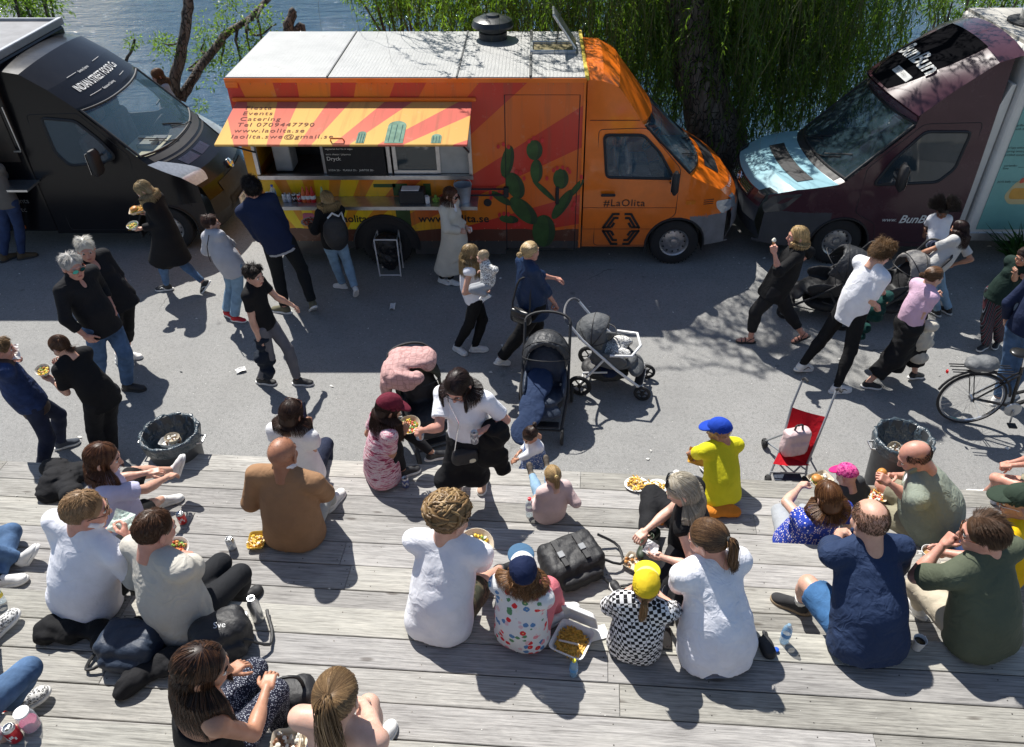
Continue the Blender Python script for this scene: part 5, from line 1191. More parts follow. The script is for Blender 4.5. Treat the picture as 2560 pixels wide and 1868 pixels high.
build_cab(oc,M_org,0.,.32,(1.335,),.355,[(.24,1.96),(.76,1.96),(1.00,1.72),(1.22,1.36),(.30,1.38)],5,m_bump=mat('grey_bumper',(.20,.20,.21),.55,var=.2),bump_u=10,glass=M_glassc,door=[(.17,2.03),(.80,2.05),(1.30,1.50),(1.30,.82),(1.02,.62),(.95,.34),(.17,.34)])
q=MB();q.box((.98+.0,BY0-.028,1.14),(.20,.035,.035),0,None,.012);q.build('door_handle',M_trim,OT)
mirror_arm(oc,1.18,1.42,-1,.9);mirror_arm(oc,1.18,1.42,1,.9);wipers(oc,5)
oc.patch('headlight',8.7,9.9,-1.0,-.80,M_lamp,.012,8,8);oc.patch('headlight',8.7,9.9,.80,1.0,M_lamp,.012,8,8)
q=MB();hp=oc.side_pts(rounded([(1.86,1.0),(2.09,.99),(2.12,.84),(1.98,.78),(1.88,.90)],.04),-1,.008);n0=len(hp);q.raw(np.concatenate([hp,[hp.mean(0)]]),[(i,(i+1)%n0,n0)for i in range(n0)]);q.build('headlight',M_lamp,OT)
q=MB();sp=oc.side_pts(rounded([(1.42,.98),(1.56,.98),(1.56,1.04),(1.42,1.04)],.02),-1,.01);q.raw(np.concatenate([sp,[sp.mean(0)]]),[(i,(i+1)%len(sp),len(sp))for i in range(len(sp))]);q.build('side_repeater',M_amber,OT)
q=MB()
for k in range(3):q.tube(list(oc.side_pts([(1.68,1.03-.03*k),(1.82,1.03-.03*k)],-1,.003)),.006,4)
q.build('wing_slot',M_int,OT)
q=MB();q.tube([A3(*p)for p in oc.side_pts([(0.05,2.15),(.70,2.15)],-1,.004)],.006,4);q.tube([A3(*p)for p in oc.side_pts([(0.0,.60),(1.0,.60)],-1,.002)],.004,4);q.tube([A3(*p)for p in oc.side_pts([(0.0,.93),(1.3,.93)],-1,.002)],.004,4);q.build('panel_line',mat('seam_orange',(.25,.05,.01),.6),OT)
oc.patch('grille',9.1,9.9,-.55,.55,M_trim,.006,5,20);oc.patch('hood_vent',7.1,7.6,-.45,.75,M_trim,.008,4,14)
lettering('door_lettering',['#LaOlita'],M_txtb,OT,A3(.645+.28,BY0+.012,.955),A3(1,0,0),A3(0,0,1),.15,spacing=1.1)
q=MB();hc=(.645+.55,.60)
def bar(p0,p1,w_=.035):
 p0=np.array(p0);p1=np.array(p1);d=(p1-p0)/np.linalg.norm(p1-p0);n_=np.array([-d[1],d[0]])*w_/2;q.prism([tuple(p0-n_),tuple(p1-n_),tuple(p1+n_),tuple(p0+n_)],1,BY0+.010,BY0+.013)
for sx in(-1,1):
 for sz in(-1,1):
  P_=lambda x,z:(hc[0]+sx*x,hc[1]+sz*z)
  bar(P_(.26,.015),P_(.12,.245));bar(P_(.12,.235),P_(.035,.235));bar(P_(.195,.03),P_(.10,.185));bar(P_(.10,.175),P_(.045,.175));bar(P_(.14,.03),P_(.26,.03),.028);bar(P_(.14,.03),P_(.10,.10))
q.build('hexagon_logo',M_txtb,OT)
dup_text(oc,'hood_lettering',['VIVA!'],M_txtw,8.3,-.78,1.8,1.1,.20,flip=1)
BT=thing('food_truck','black food truck with Indian Street Food lettering above its windscreen','food truck')
M_blk=paint('black_paint',(.006,.006,.008),.06,.22,.05)
bc=Cab([(0,2.62),(.25,2.58),(.56,2.38),(.86,2.14),(.88,2.11),(1.51,1.46),(1.62,1.36),(2.0,1.14),(2.2,.95),(2.26,.74),(2.28,.50),(2.18,.25)],[(0,2.68),(.30,2.64),(.66,2.40),(1.0,2.12),(1.04,2.08),(1.74,1.40),(1.86,1.33),(2.2,1.12),(2.34,.95),(2.41,.76),(2.44,.50),(2.34,.25)],1.0,(-7.07,11.3,0),1,2.28,BT,.10)
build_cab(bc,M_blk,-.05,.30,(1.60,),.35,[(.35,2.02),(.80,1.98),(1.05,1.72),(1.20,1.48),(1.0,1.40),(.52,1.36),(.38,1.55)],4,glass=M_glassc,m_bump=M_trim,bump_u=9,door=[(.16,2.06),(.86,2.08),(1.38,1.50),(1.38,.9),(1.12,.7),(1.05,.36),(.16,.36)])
q=MB();q.box((-9.1,11.3,1.52),(4.0,2.04,2.36),0,None,.03);q.build('box_body',M_blk,BT)
q=MB();q.box((-9.1,11.3,2.735),(3.98,2.0,.05));q.build('roof',mat('grey_roof',(.16,.16,.17),.6,var=.3,vs=3),BT)
q=MB()
for c,d in(((-7.12,11.3,2.76),(.06,2.1,.10)),((-9.1,10.28,2.76),(4.0,.05,.08)),((-9.1,12.32,2.76),(4.0,.05,.08))):q.box(c,d,0,None,.01)
q.build('roof_rail',mat('rail_grey',(.30,.31,.33),.4,.4),BT)
q=MB();q.box((-7.62,10.275,1.80),(.85,.012,.75));q.build('serving_hatch',mat('hatch_dark',(.03,.022,.016),.6,var=.6,vs=3),BT)
q=MB();q.box((-7.55,10.12,1.14),(.98,.34,.03));q.build('serving_shelf',M_alu,BT)
q=MB();q.box((-7.18,10.272,1.58),(.10,.02,.02));q.tube([A3(-7.12,10.26,1.6),A3(-7.12,10.26,2.2)],.01,5);q.build('hatch_stay',M_alu,BT)
bc.patch('headlight',5.95,7.9,-1.02,-.66,M_lamp,.012,10,10,shape=lambda U,Tt:(6.0+1.75*U,-1.02+(.16+.24*np.sin(U*2.6))*Tt));bc.patch('headlight',5.95,7.9,.66,1.02,M_lamp,.012,10,10,shape=lambda U,Tt:(6.0+1.75*U,1.02-(.16+.24*np.sin(U*2.6))*Tt))
bc.patch('grille',8.3,9.2,-.62,.62,M_trim,.010,5,20);bc.patch('lower_grille',9.6,10.4,-.5,.5,M_int,.008,5,20)
bc.patch('hood_line',6.06,6.14,-.9,.9,M_int,.006,3,24);bc.patch('cowl',5.02,5.9,-.9,.9,M_trim,.004,4,24)
for t0 in(-.62,-.22):
 q=MB()
 for k in range(14):
  p=bc.w(bc.surf(np.array([6.25,6.62]),np.array([t0+k*.024,t0+k*.024]),.006));q.tube(list(p),.0055,4)
 q.build('hood_vent',M_alu,BT)
p=bc.w(bc.surf(np.array([7.95]),np.array([0.]),.02))[0];q=MB();q.lathe([(.075,0),(.075,.02),(.06,.028),(.001,.03)],p,20,0,roty(1.1));q.tube([p+A3(.03,-.03,-.03),p+A3(.045,.0,.03),p+A3(.03,.04,.02),p+A3(.04,.02,-.03)],.012,6);q.build('front_badge',M_chrome,BT,smooth=True)
plate_mesh(BT,bc.w([[2.47,0,.47]])[0],(.02,.52,.11),1,'TBL 48K');mirror_arm(bc,1.02,1.52,-1,1.05);mirror_arm(bc,1.02,1.52,1,1.05);wipers(bc,4)
dup_text(bc,'fairing_lettering',[('INDIAN STREET FOOD Co',.16)],M_txtw,2.55,-.66,2.4,.68,.16,shear=0.,bold=.002,flip=1)
dup_text(bc,'fairing_lettering',[('Bombay Express',.05)],M_txtw,2.05,-.25,2.4,.9,.05);dup_text(bc,'fairing_lettering',[('Restaurant Catering',.05)],M_txtw,2.85,-.25,2.4,.9,.05)
q=MB()
for(u,a,b)in((1.98,-.55,-.30),(1.98,.25,.5),(2.80,-.6,-.30),(2.80,.35,.55)):q.tube(list(bc.w(bc.surf(np.full(4,u),np.linspace(a,b,4),.012))),.004,4)
q.build('fairing_rule',M_txtw,BT)
lettering('side_text',['Events','  etc'],mat('grey_vinyl',(.22,.22,.22),.6),BT,A3(-7.62,10.274,.80),A3(1,0,0),A3(0,0,1),.11)
q=MB();q.tube([A3(-8.2,10.27,.86),A3(-7.72,10.27,.86)],.004,4);q.build('side_rule',mat('grey_vinyl',(.22,.22,.22),.6),BT)
q=MB();q.box((-7.6,10.27,.42),(.10,.02,.04));q.build('side_marker',M_amber,BT);wheel(BT,(-9.3,10.4,.35),-1)
q=MB();v=MB();v.box((1.30,-.30,1.36),(.50,.80,.012),0,None,.004);q.raw(bc.w(np.concatenate(v.v)),v.f,0);v=MB();v.box((1.36,-.32,1.41),(.22,.30,.09),0,None,.02);q.raw(bc.w(np.concatenate(v.v)),v.f,1);q.build('dashboard_clutter',[mat('paper_cream',(.6,.58,.42),.8),mat('box_grey',(.25,.27,.24),.7)],BT)
RT=thing('food_truck','maroon food truck with pale blue bonnet and Bun Bun lettering','food truck')
M_mar=paint('maroon_paint',(.060,.022,.032),.25,.26,.12);M_lb=paint('pale_blue_paint',(.24,.43,.49),.15,.45,.2)
rc=Cab([(0,2.95),(.30,2.86),(.75,2.52),(1.12,2.20),(1.08,2.10),(1.86,1.32),(1.95,1.27),(2.5,1.18),(2.86,1.05),(2.93,.85),(2.95,.62),(2.85,.36)],[(0,3.06),(.35,2.98),(.90,2.72),(1.40,2.34),(1.28,2.13),(2.08,1.36),(2.18,1.32),(2.72,1.21),(3.0,1.02),(3.08,.86),(3.10,.62),(3.0,.36)],1.0,(6.08,10.87,0),-1,2.95,RT,.08)
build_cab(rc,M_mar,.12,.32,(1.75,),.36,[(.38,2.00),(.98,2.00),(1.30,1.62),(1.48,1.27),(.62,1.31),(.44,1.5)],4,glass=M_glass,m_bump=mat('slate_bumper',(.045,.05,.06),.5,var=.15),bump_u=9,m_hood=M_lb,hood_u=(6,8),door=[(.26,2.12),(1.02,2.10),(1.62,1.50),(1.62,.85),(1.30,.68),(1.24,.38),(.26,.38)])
q=MB();q.box((8.2,10.87,1.73),(4.2,2.04,2.56),0,None,.04);q.build('box_body',mat('box_white',(.62,.60,.56),.5,var=.06),RT)
q=MB();q.box((8.25,9.842,1.72),(4.05,.012,2.22));q.build('side_panel',paint('teal_panel',(.16,.36,.33),.2,.5,.1),RT)
q=MB();q.box((8.2,9.84,.50),(4.2,.03,.13),0,None,.008);q.build('lower_rail',M_alu,RT)
q=MB();q.prism([(0,.4),(.28,.45),(.20,2.0),(.05,2.6),(0,2.6)],1,-.93,.93);q.raw
V=rc.w(np.concatenate(q.v));add('cab_fillet',V,q.f,mat('box_white',(.62,.60,.56),.5,var=.06),RT,smooth=False)
q=MB();q.prism([(.05,2.15),(.9,2.12),(1.0,2.20),(.05,2.48)],1,-.86,.86);add('roof_gap_panel',rc.w(np.concatenate(q.v)),q.f,M_cream,RT,smooth=False)
q=MB();q.box((8.2,10.87,3.03),(4.1,1.98,.04));q.build('roof',mat('pale_roof',(.40,.38,.34),.6,var=.3,vs=3),RT)
q=MB();q.lathe([(.26,0),(.26,.16),(.22,.18),(.22,.30),(.32,.31),(.33,.36),(.28,.40),(.001,.42)],(6.75,11.05,3.05),28);q.lathe([(.40,0),(.40,.03),(.001,.03)],(6.75,11.05,3.046),28,1);q.build('roof_fan',[M_alu,M_int],RT,smooth=True,auto=30)
rc.patch('fairing_panel',.9,2.9,-.62,.60,mat('black_matt_panel',(.006,.006,.007),.95,spec=.0),.008,12,20,shape=lambda U,Tt:(.95+2.0*U,-.62*(1-.45*U**3)+1.22*Tt*(1-.45*U**3)))
dup_text(rc,'fairing_lettering',[('Bun',.40)],M_txtv,2.25,.46,1.25,.86,.40,off=.028,flip=-1,shear=.25,bold=.008);dup_text(rc,'fairing_lettering',[('Bun',.40)],M_txtv,2.25,-.06,1.25,.86,.40,off=.028,flip=-1,shear=.25,bold=.008);dup_text(rc,'fairing_lettering',[('STREET FOOD',.07)],M_txtb,2.57,-.04,1.35,.72,.07,off=.034,flip=-1)
rc.patch('fairing_label',2.46,2.62,-.46,.0,M_txtv,.013,3,8)
rc.patch('sun_visor',3.1,3.9,-.98,.98,M_chrome if 0 else paint('visor_maroon',(.10,.06,.09),.6,.25,.1),.012,4,24)
rc.patch('hood_vent',6.35,6.75,-.80,.45,M_trim,.008,4,18);rc.patch('cowl',5.02,5.95,-.9,.9,M_trim,.004,4,24);rc.patch('grille',8.1,8.9,-.62,.62,M_trim,.008,5,20)
q=MB()
for k in range(4):q.tube(list(rc.w(rc.surf(np.full(12,8.2+.18*k),np.linspace(-.6,.6,12),.014))),.008,4)
p=rc.w(rc.surf(np.array([8.4]),np.array([0.]),.02))[0];q.lathe([(.07,0),(.07,.015),(.055,.015),(.055,0)],p,24,0,roty(-1.3));q.build('grille_bar',M_chrome,RT)
for sd in(-1,1):
 q=MB();hp=rc.side_pts(rounded([(2.40,1.14),(2.78,1.06),(2.90,.90),(2.86,.78),(2.62,.86)],.05),sd,.010);n0=len(hp);q.raw(np.concatenate([hp,[hp.mean(0)]]),[(i,(i+1)%n0,n0)for i in range(n0)]);M_hd=mat('headlamp_dark',(.07,.075,.08),.10,.3);q.build('headlight',M_hd,RT)
 rc.patch('headlight',7.6,8.7,sd*.80,sd*1.0,M_hd,.012,6,6)
mirror_arm(rc,1.22,1.50,-1,1.05);mirror_arm(rc,1.22,1.50,1,1.05);wipers(rc,4)
lettering('door_lettering',[('www.',.09)],M_txtw,RT,A3(4.86,9.862,.72),A3(1,0,0),A3(0,0,1),.09,shear=.2);lettering('door_lettering',[('BunBun',.17)],M_txtw,RT,A3(5.10,9.862,.70),A3(1,0,0),A3(0,0,1),.17,shear=.3,bold=.003)
M_b1=mat('bun_tan',(.52,.42,.22),.6,var=.05);yb=9.834
def blob(pts,m,y,name,par):q=MB();pts=[(x-(.60 if name!='painted_bun' else 0),z)for x,z in pts];q.prism(rounded(pts,.06,5),1,y,y+.0015);return q.build(name,m,par)
fo_=blob([(x-.60,z)for x,z in[(7.02,1.12),(7.12,1.00),(7.9,1.0),(7.9,2.1),(7.5,2.1),(7.36,1.75),(7.16,1.66),(7.22,1.42),(7.10,1.30)]],M_b1,yb,'painted_bun',RT)
blob([(7.09,1.08),(7.9,1.07),(7.9,1.24),(7.09,1.24)],mat('bun_orange',(.60,.30,.05),.6),yb-.003,'bun_base',fo_);blob([(7.16,1.30),(7.30,1.36),(7.9,1.34),(7.9,1.42),(7.3,1.44),(7.16,1.38)],mat('bacon_red',(.58,.10,.05),.6),yb-.003,'bun_bacon',fo_)
for k in range(4):blob([(7.24+.16*k,1.47),(7.36+.16*k,1.47),(7.38+.16*k,1.56),(7.24+.16*k,1.56)],mat('leaf_print',(.10,.28,.06),.6),yb-.003,'bun_leaf',fo_)
blob([(7.20,1.60),(7.9,1.59),(7.9,1.64),(7.22,1.65)],mat('pickle_print',(.35,.5,.08),.6),yb-.003,'bun_pickle',fo_)
for z,s_ in((2.10,'grilled bread'),(2.05,'with butter'),(1.80,'crispy onion'),(1.75,'spring onion, radish'),(1.70,'pickled cucumber'),(1.55,'coriander'),(1.51,'lime'),(1.32,'pork belly')):
 lettering('caption',[s_],M_txtb,RT,A3(6.22 if z>1.6 else 6.26,9.833,z),A3(1,0,0),A3(0,0,1),.045)
q=MB()
for z in(1.75,1.54,1.33):q.tube([A3(6.46,9.834,z),A3(6.60,9.834,z)],.002,4)
q.build('caption_line',M_txtb,fo_)
q=MB();q.box((7.3,10.3,.28),(.6,.5,.42),0,None,.03);q.build('under_box',M_int,RT);wheel(RT,(8.9,9.97,.36),-1)
# ================================================================ TREES AND PLANTS
def m_leaf(name,c,tr,var=.35):
 m,t,p=nm(name);at=N(t,'Attribute');at.attribute_name='tint';s=N(t,'SeparateColor');L(t,at.outputs['Color'],s.inputs[0])
 b=ramp(t,s.outputs[0],[(0.,[x*(1-var)for x in c]),(.6,list(c)),(1.,[min(1,x*(1+var*1.6))for x in c])]);L(t,b,p.inputs['Base Color']);p.inputs['Roughness'].default_value=.42;p.inputs['Specular IOR Level'].default_value=.4
 tn=N(t,'BsdfTranslucent');b2=ramp(t,s.outputs[0],[(0.,[x*(1-var)for x in tr]),(1.,[min(1,x*(1+var))for x in tr])]);L(t,b2,tn.inputs[0]);mx=N(t,'MixShader');mx.inputs[0].default_value=.48;L(t,p.outputs[0],mx.inputs[1]);L(t,tn.outputs[0],mx.inputs[2]);L(t,mx.outputs[0],t.nodes['Material Output'].inputs[0]);return m
def m_bark():
 m,t,p=nm('willow_bark');co=coord(t);n=noise(t,co,7,6,.7,(1,1,.28));v=N(t,'TexVoronoi',feature='DISTANCE_TO_EDGE',i_Scale=11.);mp=N(t,'Mapping');mp.inputs['Scale'].default_value=(1.3,1.3,.3);ad=N(t,'VectorMath',operation='ADD');L(t,co,mp.inputs[0]);L(t,mp.outputs[0],ad.inputs[0]);nn=N(t,'TexNoise',i_Scale=4.);L(t,co,nn.inputs['Vector']);sc=N(t,'VectorMath',operation='SCALE');sc.inputs['Scale'].default_value=.3;L(t,nn.outputs['Color'],sc.inputs[0]);L(t,sc.outputs[0],ad.inputs[1]);L(t,ad.outputs[0],v.inputs['Vector'])
 e=ramp(t,v.outputs['Distance'],[(0.,0.),(.09,1.)]);b=ramp(t,n,[(.35,(.06,.05,.04)),(.55,(.16,.13,.105)),(.7,(.26,.23,.19))]);b=mix(t,e,(.02,.016,.013),b);L(t,b,p.inputs['Base Color']);p.inputs['Roughness'].default_value=.9
 bump(t,math_(t,'ADD',e,n),.03,1.);return m
M_bark=m_bark();M_wl=m_leaf('willow_leaf',(.065,.12,.020),(.22,.38,.028));M_wl2=m_leaf('fresh_leaf',(.075,.14,.02),(.24,.40,.03));M_twig=mat('twig',(.07,.075,.03),.8)
def leaves(Pts,Dir,ln,wd,r,droop=.3):
 n=len(Pts);D_=Dir/(np.linalg.norm(Dir,axis=1,keepdims=True)+1e-9);u=np.cross(D_,r.normal(0,1,(n,3)));u/=np.linalg.norm(u,axis=1,keepdims=True)+1e-9
 ln=ln*r.uniform(.6,1.25,(n,1));w_=wd*r.uniform(.7,1.3,(n,1));nn=np.cross(D_,u);m=Pts+D_*ln*.45+nn*ln*.06;e=Pts+D_*ln-A3(0,0,1)*ln*droop*.5
 V=np.stack([Pts,m+u*w_,e,m-u*w_],1).reshape(-1,3);F=np.arange(4*n).reshape(n,4);return V,F,np.repeat(r.uniform(0,1,n),4)
def wobble_path(P_,n,r,a=.05):
 P_=[np.asarray(p,float)for p in P_];t=np.linspace(0,len(P_)-1,n);out=[]
 for x in t:
  i=min(int(x),len(P_)-2);f=x-i;p0=P_[max(i-1,0)];p1=P_[i];p2=P_[i+1];p3=P_[min(i+2,len(P_)-1)]
  out.append(.5*((2*p1)+(-p0+p2)*f+(2*p0-5*p1+4*p2-p3)*f*f+(-p0+3*p1-3*p2+p3)*f**3)+r.normal(0,a,3))
 return out
def limb(mb,P_,r0,r1,r,n=14,a=.03,sides=12,knobs=.12):
 p=wobble_path(P_,n,r,a);mb.tube(p,[(r0+(r1-r0)*i/(n-1))*(1+r.uniform(-knobs,knobs))for i in range(n)],sides);return p
def willow_strands(r,starts,length,step=.045,leafl=.085,leafw=.0085,per=2,sway=.05):
 V=[];F=[];Tn=[];n=0;tw=MB();nS=len(starts);m=int(max(length)/step)+1
 P=starts.copy();d=np.stack([r.normal(0,.5,nS),r.normal(0,.5,nS),r.uniform(-.3,.2,nS)],1);tn0=r.uniform(0,1,nS);path=[P.copy()];al=[]
 for k in range(m):
  d=d*.88+A3(0,0,-1)*.11+r.normal(0,sway*1.9,(nS,3))+np.repeat(r.normal(0,.05,(nS//6+1,3)),6,0)[:nS];d/=np.linalg.norm(d,axis=1,keepdims=True);P=P+d*step;path.append(P.copy());ok=(k*step<length)
  for j in range(per):
   o=ok&(r.uniform(0,1,nS)<.9);Q=P[o];dd=d[o]*.9+r.normal(0,.55,(o.sum(),3));v,f,t_=leaves(Q,dd,leafl,leafw,r,.5);V.append(v);F.append(f+n);Tn.append(np.clip(t_*.5+np.repeat(tn0[o],4)*.5,0,1));n+=len(v)
 path=np.stack(path,1);pv,pf,_=strand_mesh(path[:,::3],.0035,r)
 return np.concatenate(V),np.concatenate(F),np.concatenate(Tn),pv,pf
def crown(parent,V,F,T_,pv,pf,m):
 col=np.concatenate([np.stack([T_]*3,1),np.full((len(pv),3),.3)]);mi=np.concatenate([np.zeros(len(F),int),np.ones(len(pf),int)])
 return add('crown',np.concatenate([V,pv]),np.concatenate([F,pf+len(V)]),[m,M_twig],parent,mi,smooth=False,col=col)
def spray(r,c,R_s,n,leafl,leafw,up=.2):
 """small twiggy clump of leaves around points c with radii R_s"""
 i=r.integers(0,len(c),n);q=r.normal(0,1,(n,3));q/=np.linalg.norm(q,axis=1,keepdims=True);P=c[i]+q*(R_s[i]*r.uniform(.15,1,n)**.5)[:,None];return leaves(P,q+r.normal(0,.6,(n,3))+A3(0,0,up),leafl,leafw,r,.3)
r=np.random.default_rng(4)
wt=thing('willow_tree','large weeping willow behind the orange and maroon trucks, its strands hanging to the quay','tree')
q=MB();tp=limb(q,[(3.45,13.0,-.1),(3.2,13.0,.5),(2.75,13.15,1.6),(2.35,13.4,3.0),(2.2,13.8,4.6)],.50,.30,r,18,.02,22,.06)
q.tube([A3(3.9,12.8,-.05),A3(3.6,12.95,.12),A3(3.3,13.1,.5)],[.10,.16,.2],10);q.tube([A3(3.0,12.7,-.05),A3(3.1,12.9,.15),A3(3.1,13.1,.6)],[.10,.16,.2],10)
ends=[(.6,12.1,6.6),(4.4,12.5,5.6),(-1.5,14.6,5.2),(.2,14.4,5.7),(1.6,15.4,5.9),(4.0,14.6,6.0),(5.6,14.8,5.4),(7.0,14.2,4.8),(3.2,13.4,5.6)]
bp=[]
for e in ends:bp+=limb(q,[tp[12+r.integers(0,5)],(A3(*e)+tp[14])/2+A3(0,0,.5),e,A3(*e)+A3(np.sign(e[0]-2.3)*.8,.1,-.7)],.15,.03,r,14,.05,9)
q.build('trunk',M_bark,wt,smooth=True,auto=80)
S=[];Ls=[]
def zone(n,x0,x1,y0,y1,z0,z1,end0,end1):
 rp=lambda a,b,j:np.repeat(r.uniform(a,b,n//6+1),6)[:n]+r.normal(0,j,n)
 x=rp(x0,x1,.16);y=rp(y0,y1,.16);z=rp(z0,z1,.2);S.append(np.stack([x,y,z],1));Ls.append(np.maximum(.4,z-r.uniform(end0,end1,n)))
zone(230,-1.9,.8,13.0,15.6,2.6,4.6,1.1,2.4);zone(300,.3,2.3,12.7,15.2,2.4,4.8,.5,2.0);zone(200,1.6,3.3,12.7,14.6,2.2,4.6,1.2,2.3);zone(560,2.6,5.3,12.9,16.2,2.2,4.8,-.3,1.4);zone(170,4.6,6.1,13.2,16,2.4,4.6,.1,1.8)
zone(90,-1.2,5.6,13.2,15.5,4.6,6.0,3.0,4.4);zone(150,2.2,5.6,13.0,15.5,4.8,6.2,3.2,4.6)
zone(110,-.8,1.7,11.5,12.7,6,7.2,4.9,6.2);zone(110,-2.4,1.2,12.2,13.4,4.9,5.7,4.2,5.0);zone(110,3.0,5.6,11.8,13.3,5,6,4.3,5.3);zone(24,5.9,8.2,13.5,16,2.4,4.4,1.8,2.9)
crown(wt,*willow_strands(r,np.concatenate(S),np.concatenate(Ls),.052,.105,.0125,2),M_wl)
lt=thing('leaning_tree','bare leaning tree with two grey limbs and sprigs of fresh leaves between the trucks','tree')
q=MB();P2=lambda sx,sy,Y:GY(sx/1.1307,sy/1.1307,Y)
b0=P2(440,300,13.6);limb(q,[b0-A3(0,0,1.2),P2(436,236,13.6),P2(452,140,13.6),P2(466,60,13.6),P2(470,0,13.6),P2(474,-120,13.7),P2(500,-260,13.8)],.10,.07,r,22,.012,12,.05)
L2=limb(q,[P2(452,250,13.65),P2(480,205,13.8),P2(520,145,14.1),P2(568,85,14.4),P2(620,48,14.7),P2(668,0,15.0),P2(700,-60,15.2)],.085,.04,r,20,.012,12,.07)
tips=[]
for(a,pts)in((9,[(560,120),(552,160)]),(11,[(590,95),(600,150),(588,190)]),(13,[(615,70),(622,120),(640,165)]),(15,[(645,40),(655,95),(650,130)]),(7,[(505,130),(512,100)]),(5,[(470,175),(500,150),(530,138)]),(12,[(640,90),(690,60)])):
 pp=[L2[a]]+[P2(x,y,14.4)for x,y in pts];limb(q,pp,.035,.010,r,9,.008,6);tips+=[pp[-1],pp[-2]]
pp=[P2(452,110,13.6),P2(425,112,13.55),P2(405,108,13.5)];limb(q,pp,.02,.006,r,6,.004,5);tips+=pp[1:]
q.build('trunk',M_bark,lt,smooth=True,auto=80)
extra=[P2(x,y,14.3)for x,y in((520,70),(540,85),(560,60),(510,90),(600,20),(640,25),(660,50),(590,130),(620,140),(560,15),(580,5),(535,140),(550,180),(640,90),(500,265),(520,180),(405,118),(415,125))]
c=np.array(tips+extra);V,F,T_=spray(r,c,r.uniform(.12,.34,len(c)),2600,.075,.012);add('crown',V,F,M_wl2,lt,smooth=False,col=T_[:,None]*np.ones(3))
sn=thing('tree_stump','dark broken stump of a trunk standing in the water behind the orange truck','stump');q=MB();limb(q,[P2(722,100,14.2),P2(726,55,14.2),P2(736,22,14.2)],.12,.06,r,8,.01,10);limb(q,[P2(740,90,14.2),P2(750,62,14.2),P2(762,82,14.2)],.07,.04,r,7,.01,8);q.build('trunk',M_bark,sn,smooth=True,auto=80)
sp=thing('sapling_branch','thin forked branch with a few leaves rising from the water behind the black truck','branch');q=MB();limb(q,[P2(314,180,14.2),P2(316,150,14.2),P2(331,124,14.2),P2(336,98,14.2)],.03,.022,r,8,.004,6);q.build('trunk',M_bark,sp,smooth=True)
c=np.array([P2(334,96,14.2),P2(328,108,14.2)]);V,F,T_=spray(r,c,np.array([.14,.12]),110,.07,.011);add('crown',V,F,M_wl2,sp,smooth=False,col=T_[:,None]*np.ones(3))
def small_tree(name,label,x0,x1,y0,y1,Y,n,seed,m,base=None):
 rr=np.random.default_rng(seed);t_=thing(name,label,'tree');k=26;px=rr.uniform(x0,x1,k);py=rr.uniform(y0,y1,k);c=np.array([P2(a,b,Y+rr.uniform(-.6,.6))for a,b in zip(px,py)])
 q=MB();g=base if base is not None else c.mean(0)-A3(0,0,3)
 for e in c[::2]:limb(q,[g,(g+e)/2+rr.normal(0,.12,3),e],.06,.012,rr,9,.02,6)
 q.build('trunk',M_bark,t_,smooth=True);V,F,T_=spray(rr,c,rr.uniform(.2,.5,k),n,.08,.013,-.3);add('crown',V,F,m,t_,smooth=False,col=T_[:,None]*np.ones(3))
small_tree('shore_tree','leafy green tree at the water behind the black truck roof',-60,130,-70,32,14.6,3800,5,M_wl2)
small_tree('shore_tree','dark leafy tree at the water behind the maroon truck roof',2330,2620,-70,20,14.8,4200,6,M_wl)
small_tree('shore_tree','pale green tree over the water behind the middle of the orange truck roof',880,1240,-90,62,14.6,7000,8,M_wl2)
pl=thing('potted_plant','leafy potted plant with red and yellow flowers beside the teal side of the maroon truck','plant');pc=GY(2256,560,9.35)
q=MB();q.lathe([(.13,0),(.17,.28),(.18,.30),(.16,.30),(.14,.26),(.001,.26)],(pc[0]+.05,9.35,0),20);q.build('pot',mat('pot_grey',(.05,.05,.05),.7),pl,smooth=True)
k=30;st=np.repeat(A3(pc[0]+.05,9.35,.28)[None],90,0)+r.normal(0,.04,(90,3))*A3(1,1,0);V,F,T_=leaves(st,np.stack([r.normal(0,.45,90),r.normal(0,.45,90),np.ones(90)],1),.85,.022,r,.5);add('foliage',V,F,m_leaf('palm_leaf',(.02,.06,.015),(.04,.12,.015)),pl,smooth=False,col=T_[:,None]*np.ones(3))
q=MB()
for i in range(9):p=A3(pc[0]+.05,9.3,.6)+r.normal(0,.10,3)*A3(1,.6,1);q.lathe([(.001,-.02),(.02,-.01),(.028,.01),(.001,.018)],p,7,i%2)
q.build('flowers',[mat('petal_red',(.5,.02,.02),.6),mat('petal_yellow',(.65,.45,.02),.6)],pl)
# ================================================================ PEOPLE
def pat_checker(t,co):
 m=N(t,'Mapping');m.inputs['Rotation'].default_value=(.3,.2,.15);L(t,co,m.inputs[0]);c=N(t,'TexChecker',i_Scale=42.);L(t,m.outputs[0],c.inputs[0]);c.inputs[1].default_value=(.75,.74,.74,1);c.inputs[2].default_value=(.012,.012,.014,1);return c.outputs[0]
def pat_floral(bg,cols,sc=26.,size=.32,jitter=1.):
 def f(t,co):
  v=N(t,'TexVoronoi',i_Scale=sc);v.inputs['Randomness'].default_value=jitter;L(t,co,v.inputs['Vector'])
  n=noise(t,co,sc*3.2,2);k=math_(t,'ADD',v.outputs['Distance'],math_(t,'MULTIPLY',math_(t,'SUBTRACT',n,.5),.35))
  s=N(t,'SeparateColor');L(t,v.outputs['Color'],s.inputs[0]);st=[(i/len(cols),c)for i,c in enumerate(cols)]
  pet=ramp(t,s.outputs[0],st,'CONSTANT');msk=ramp(t,k,[(size,1.),(size+.05,0.)]);b=mix(t,msk,bg,pet)
  return mix(t,ramp(t,k,[(.06,1.),(.1,0.)]),b,(.7,.55,.2))if size>.3 else b
 return f
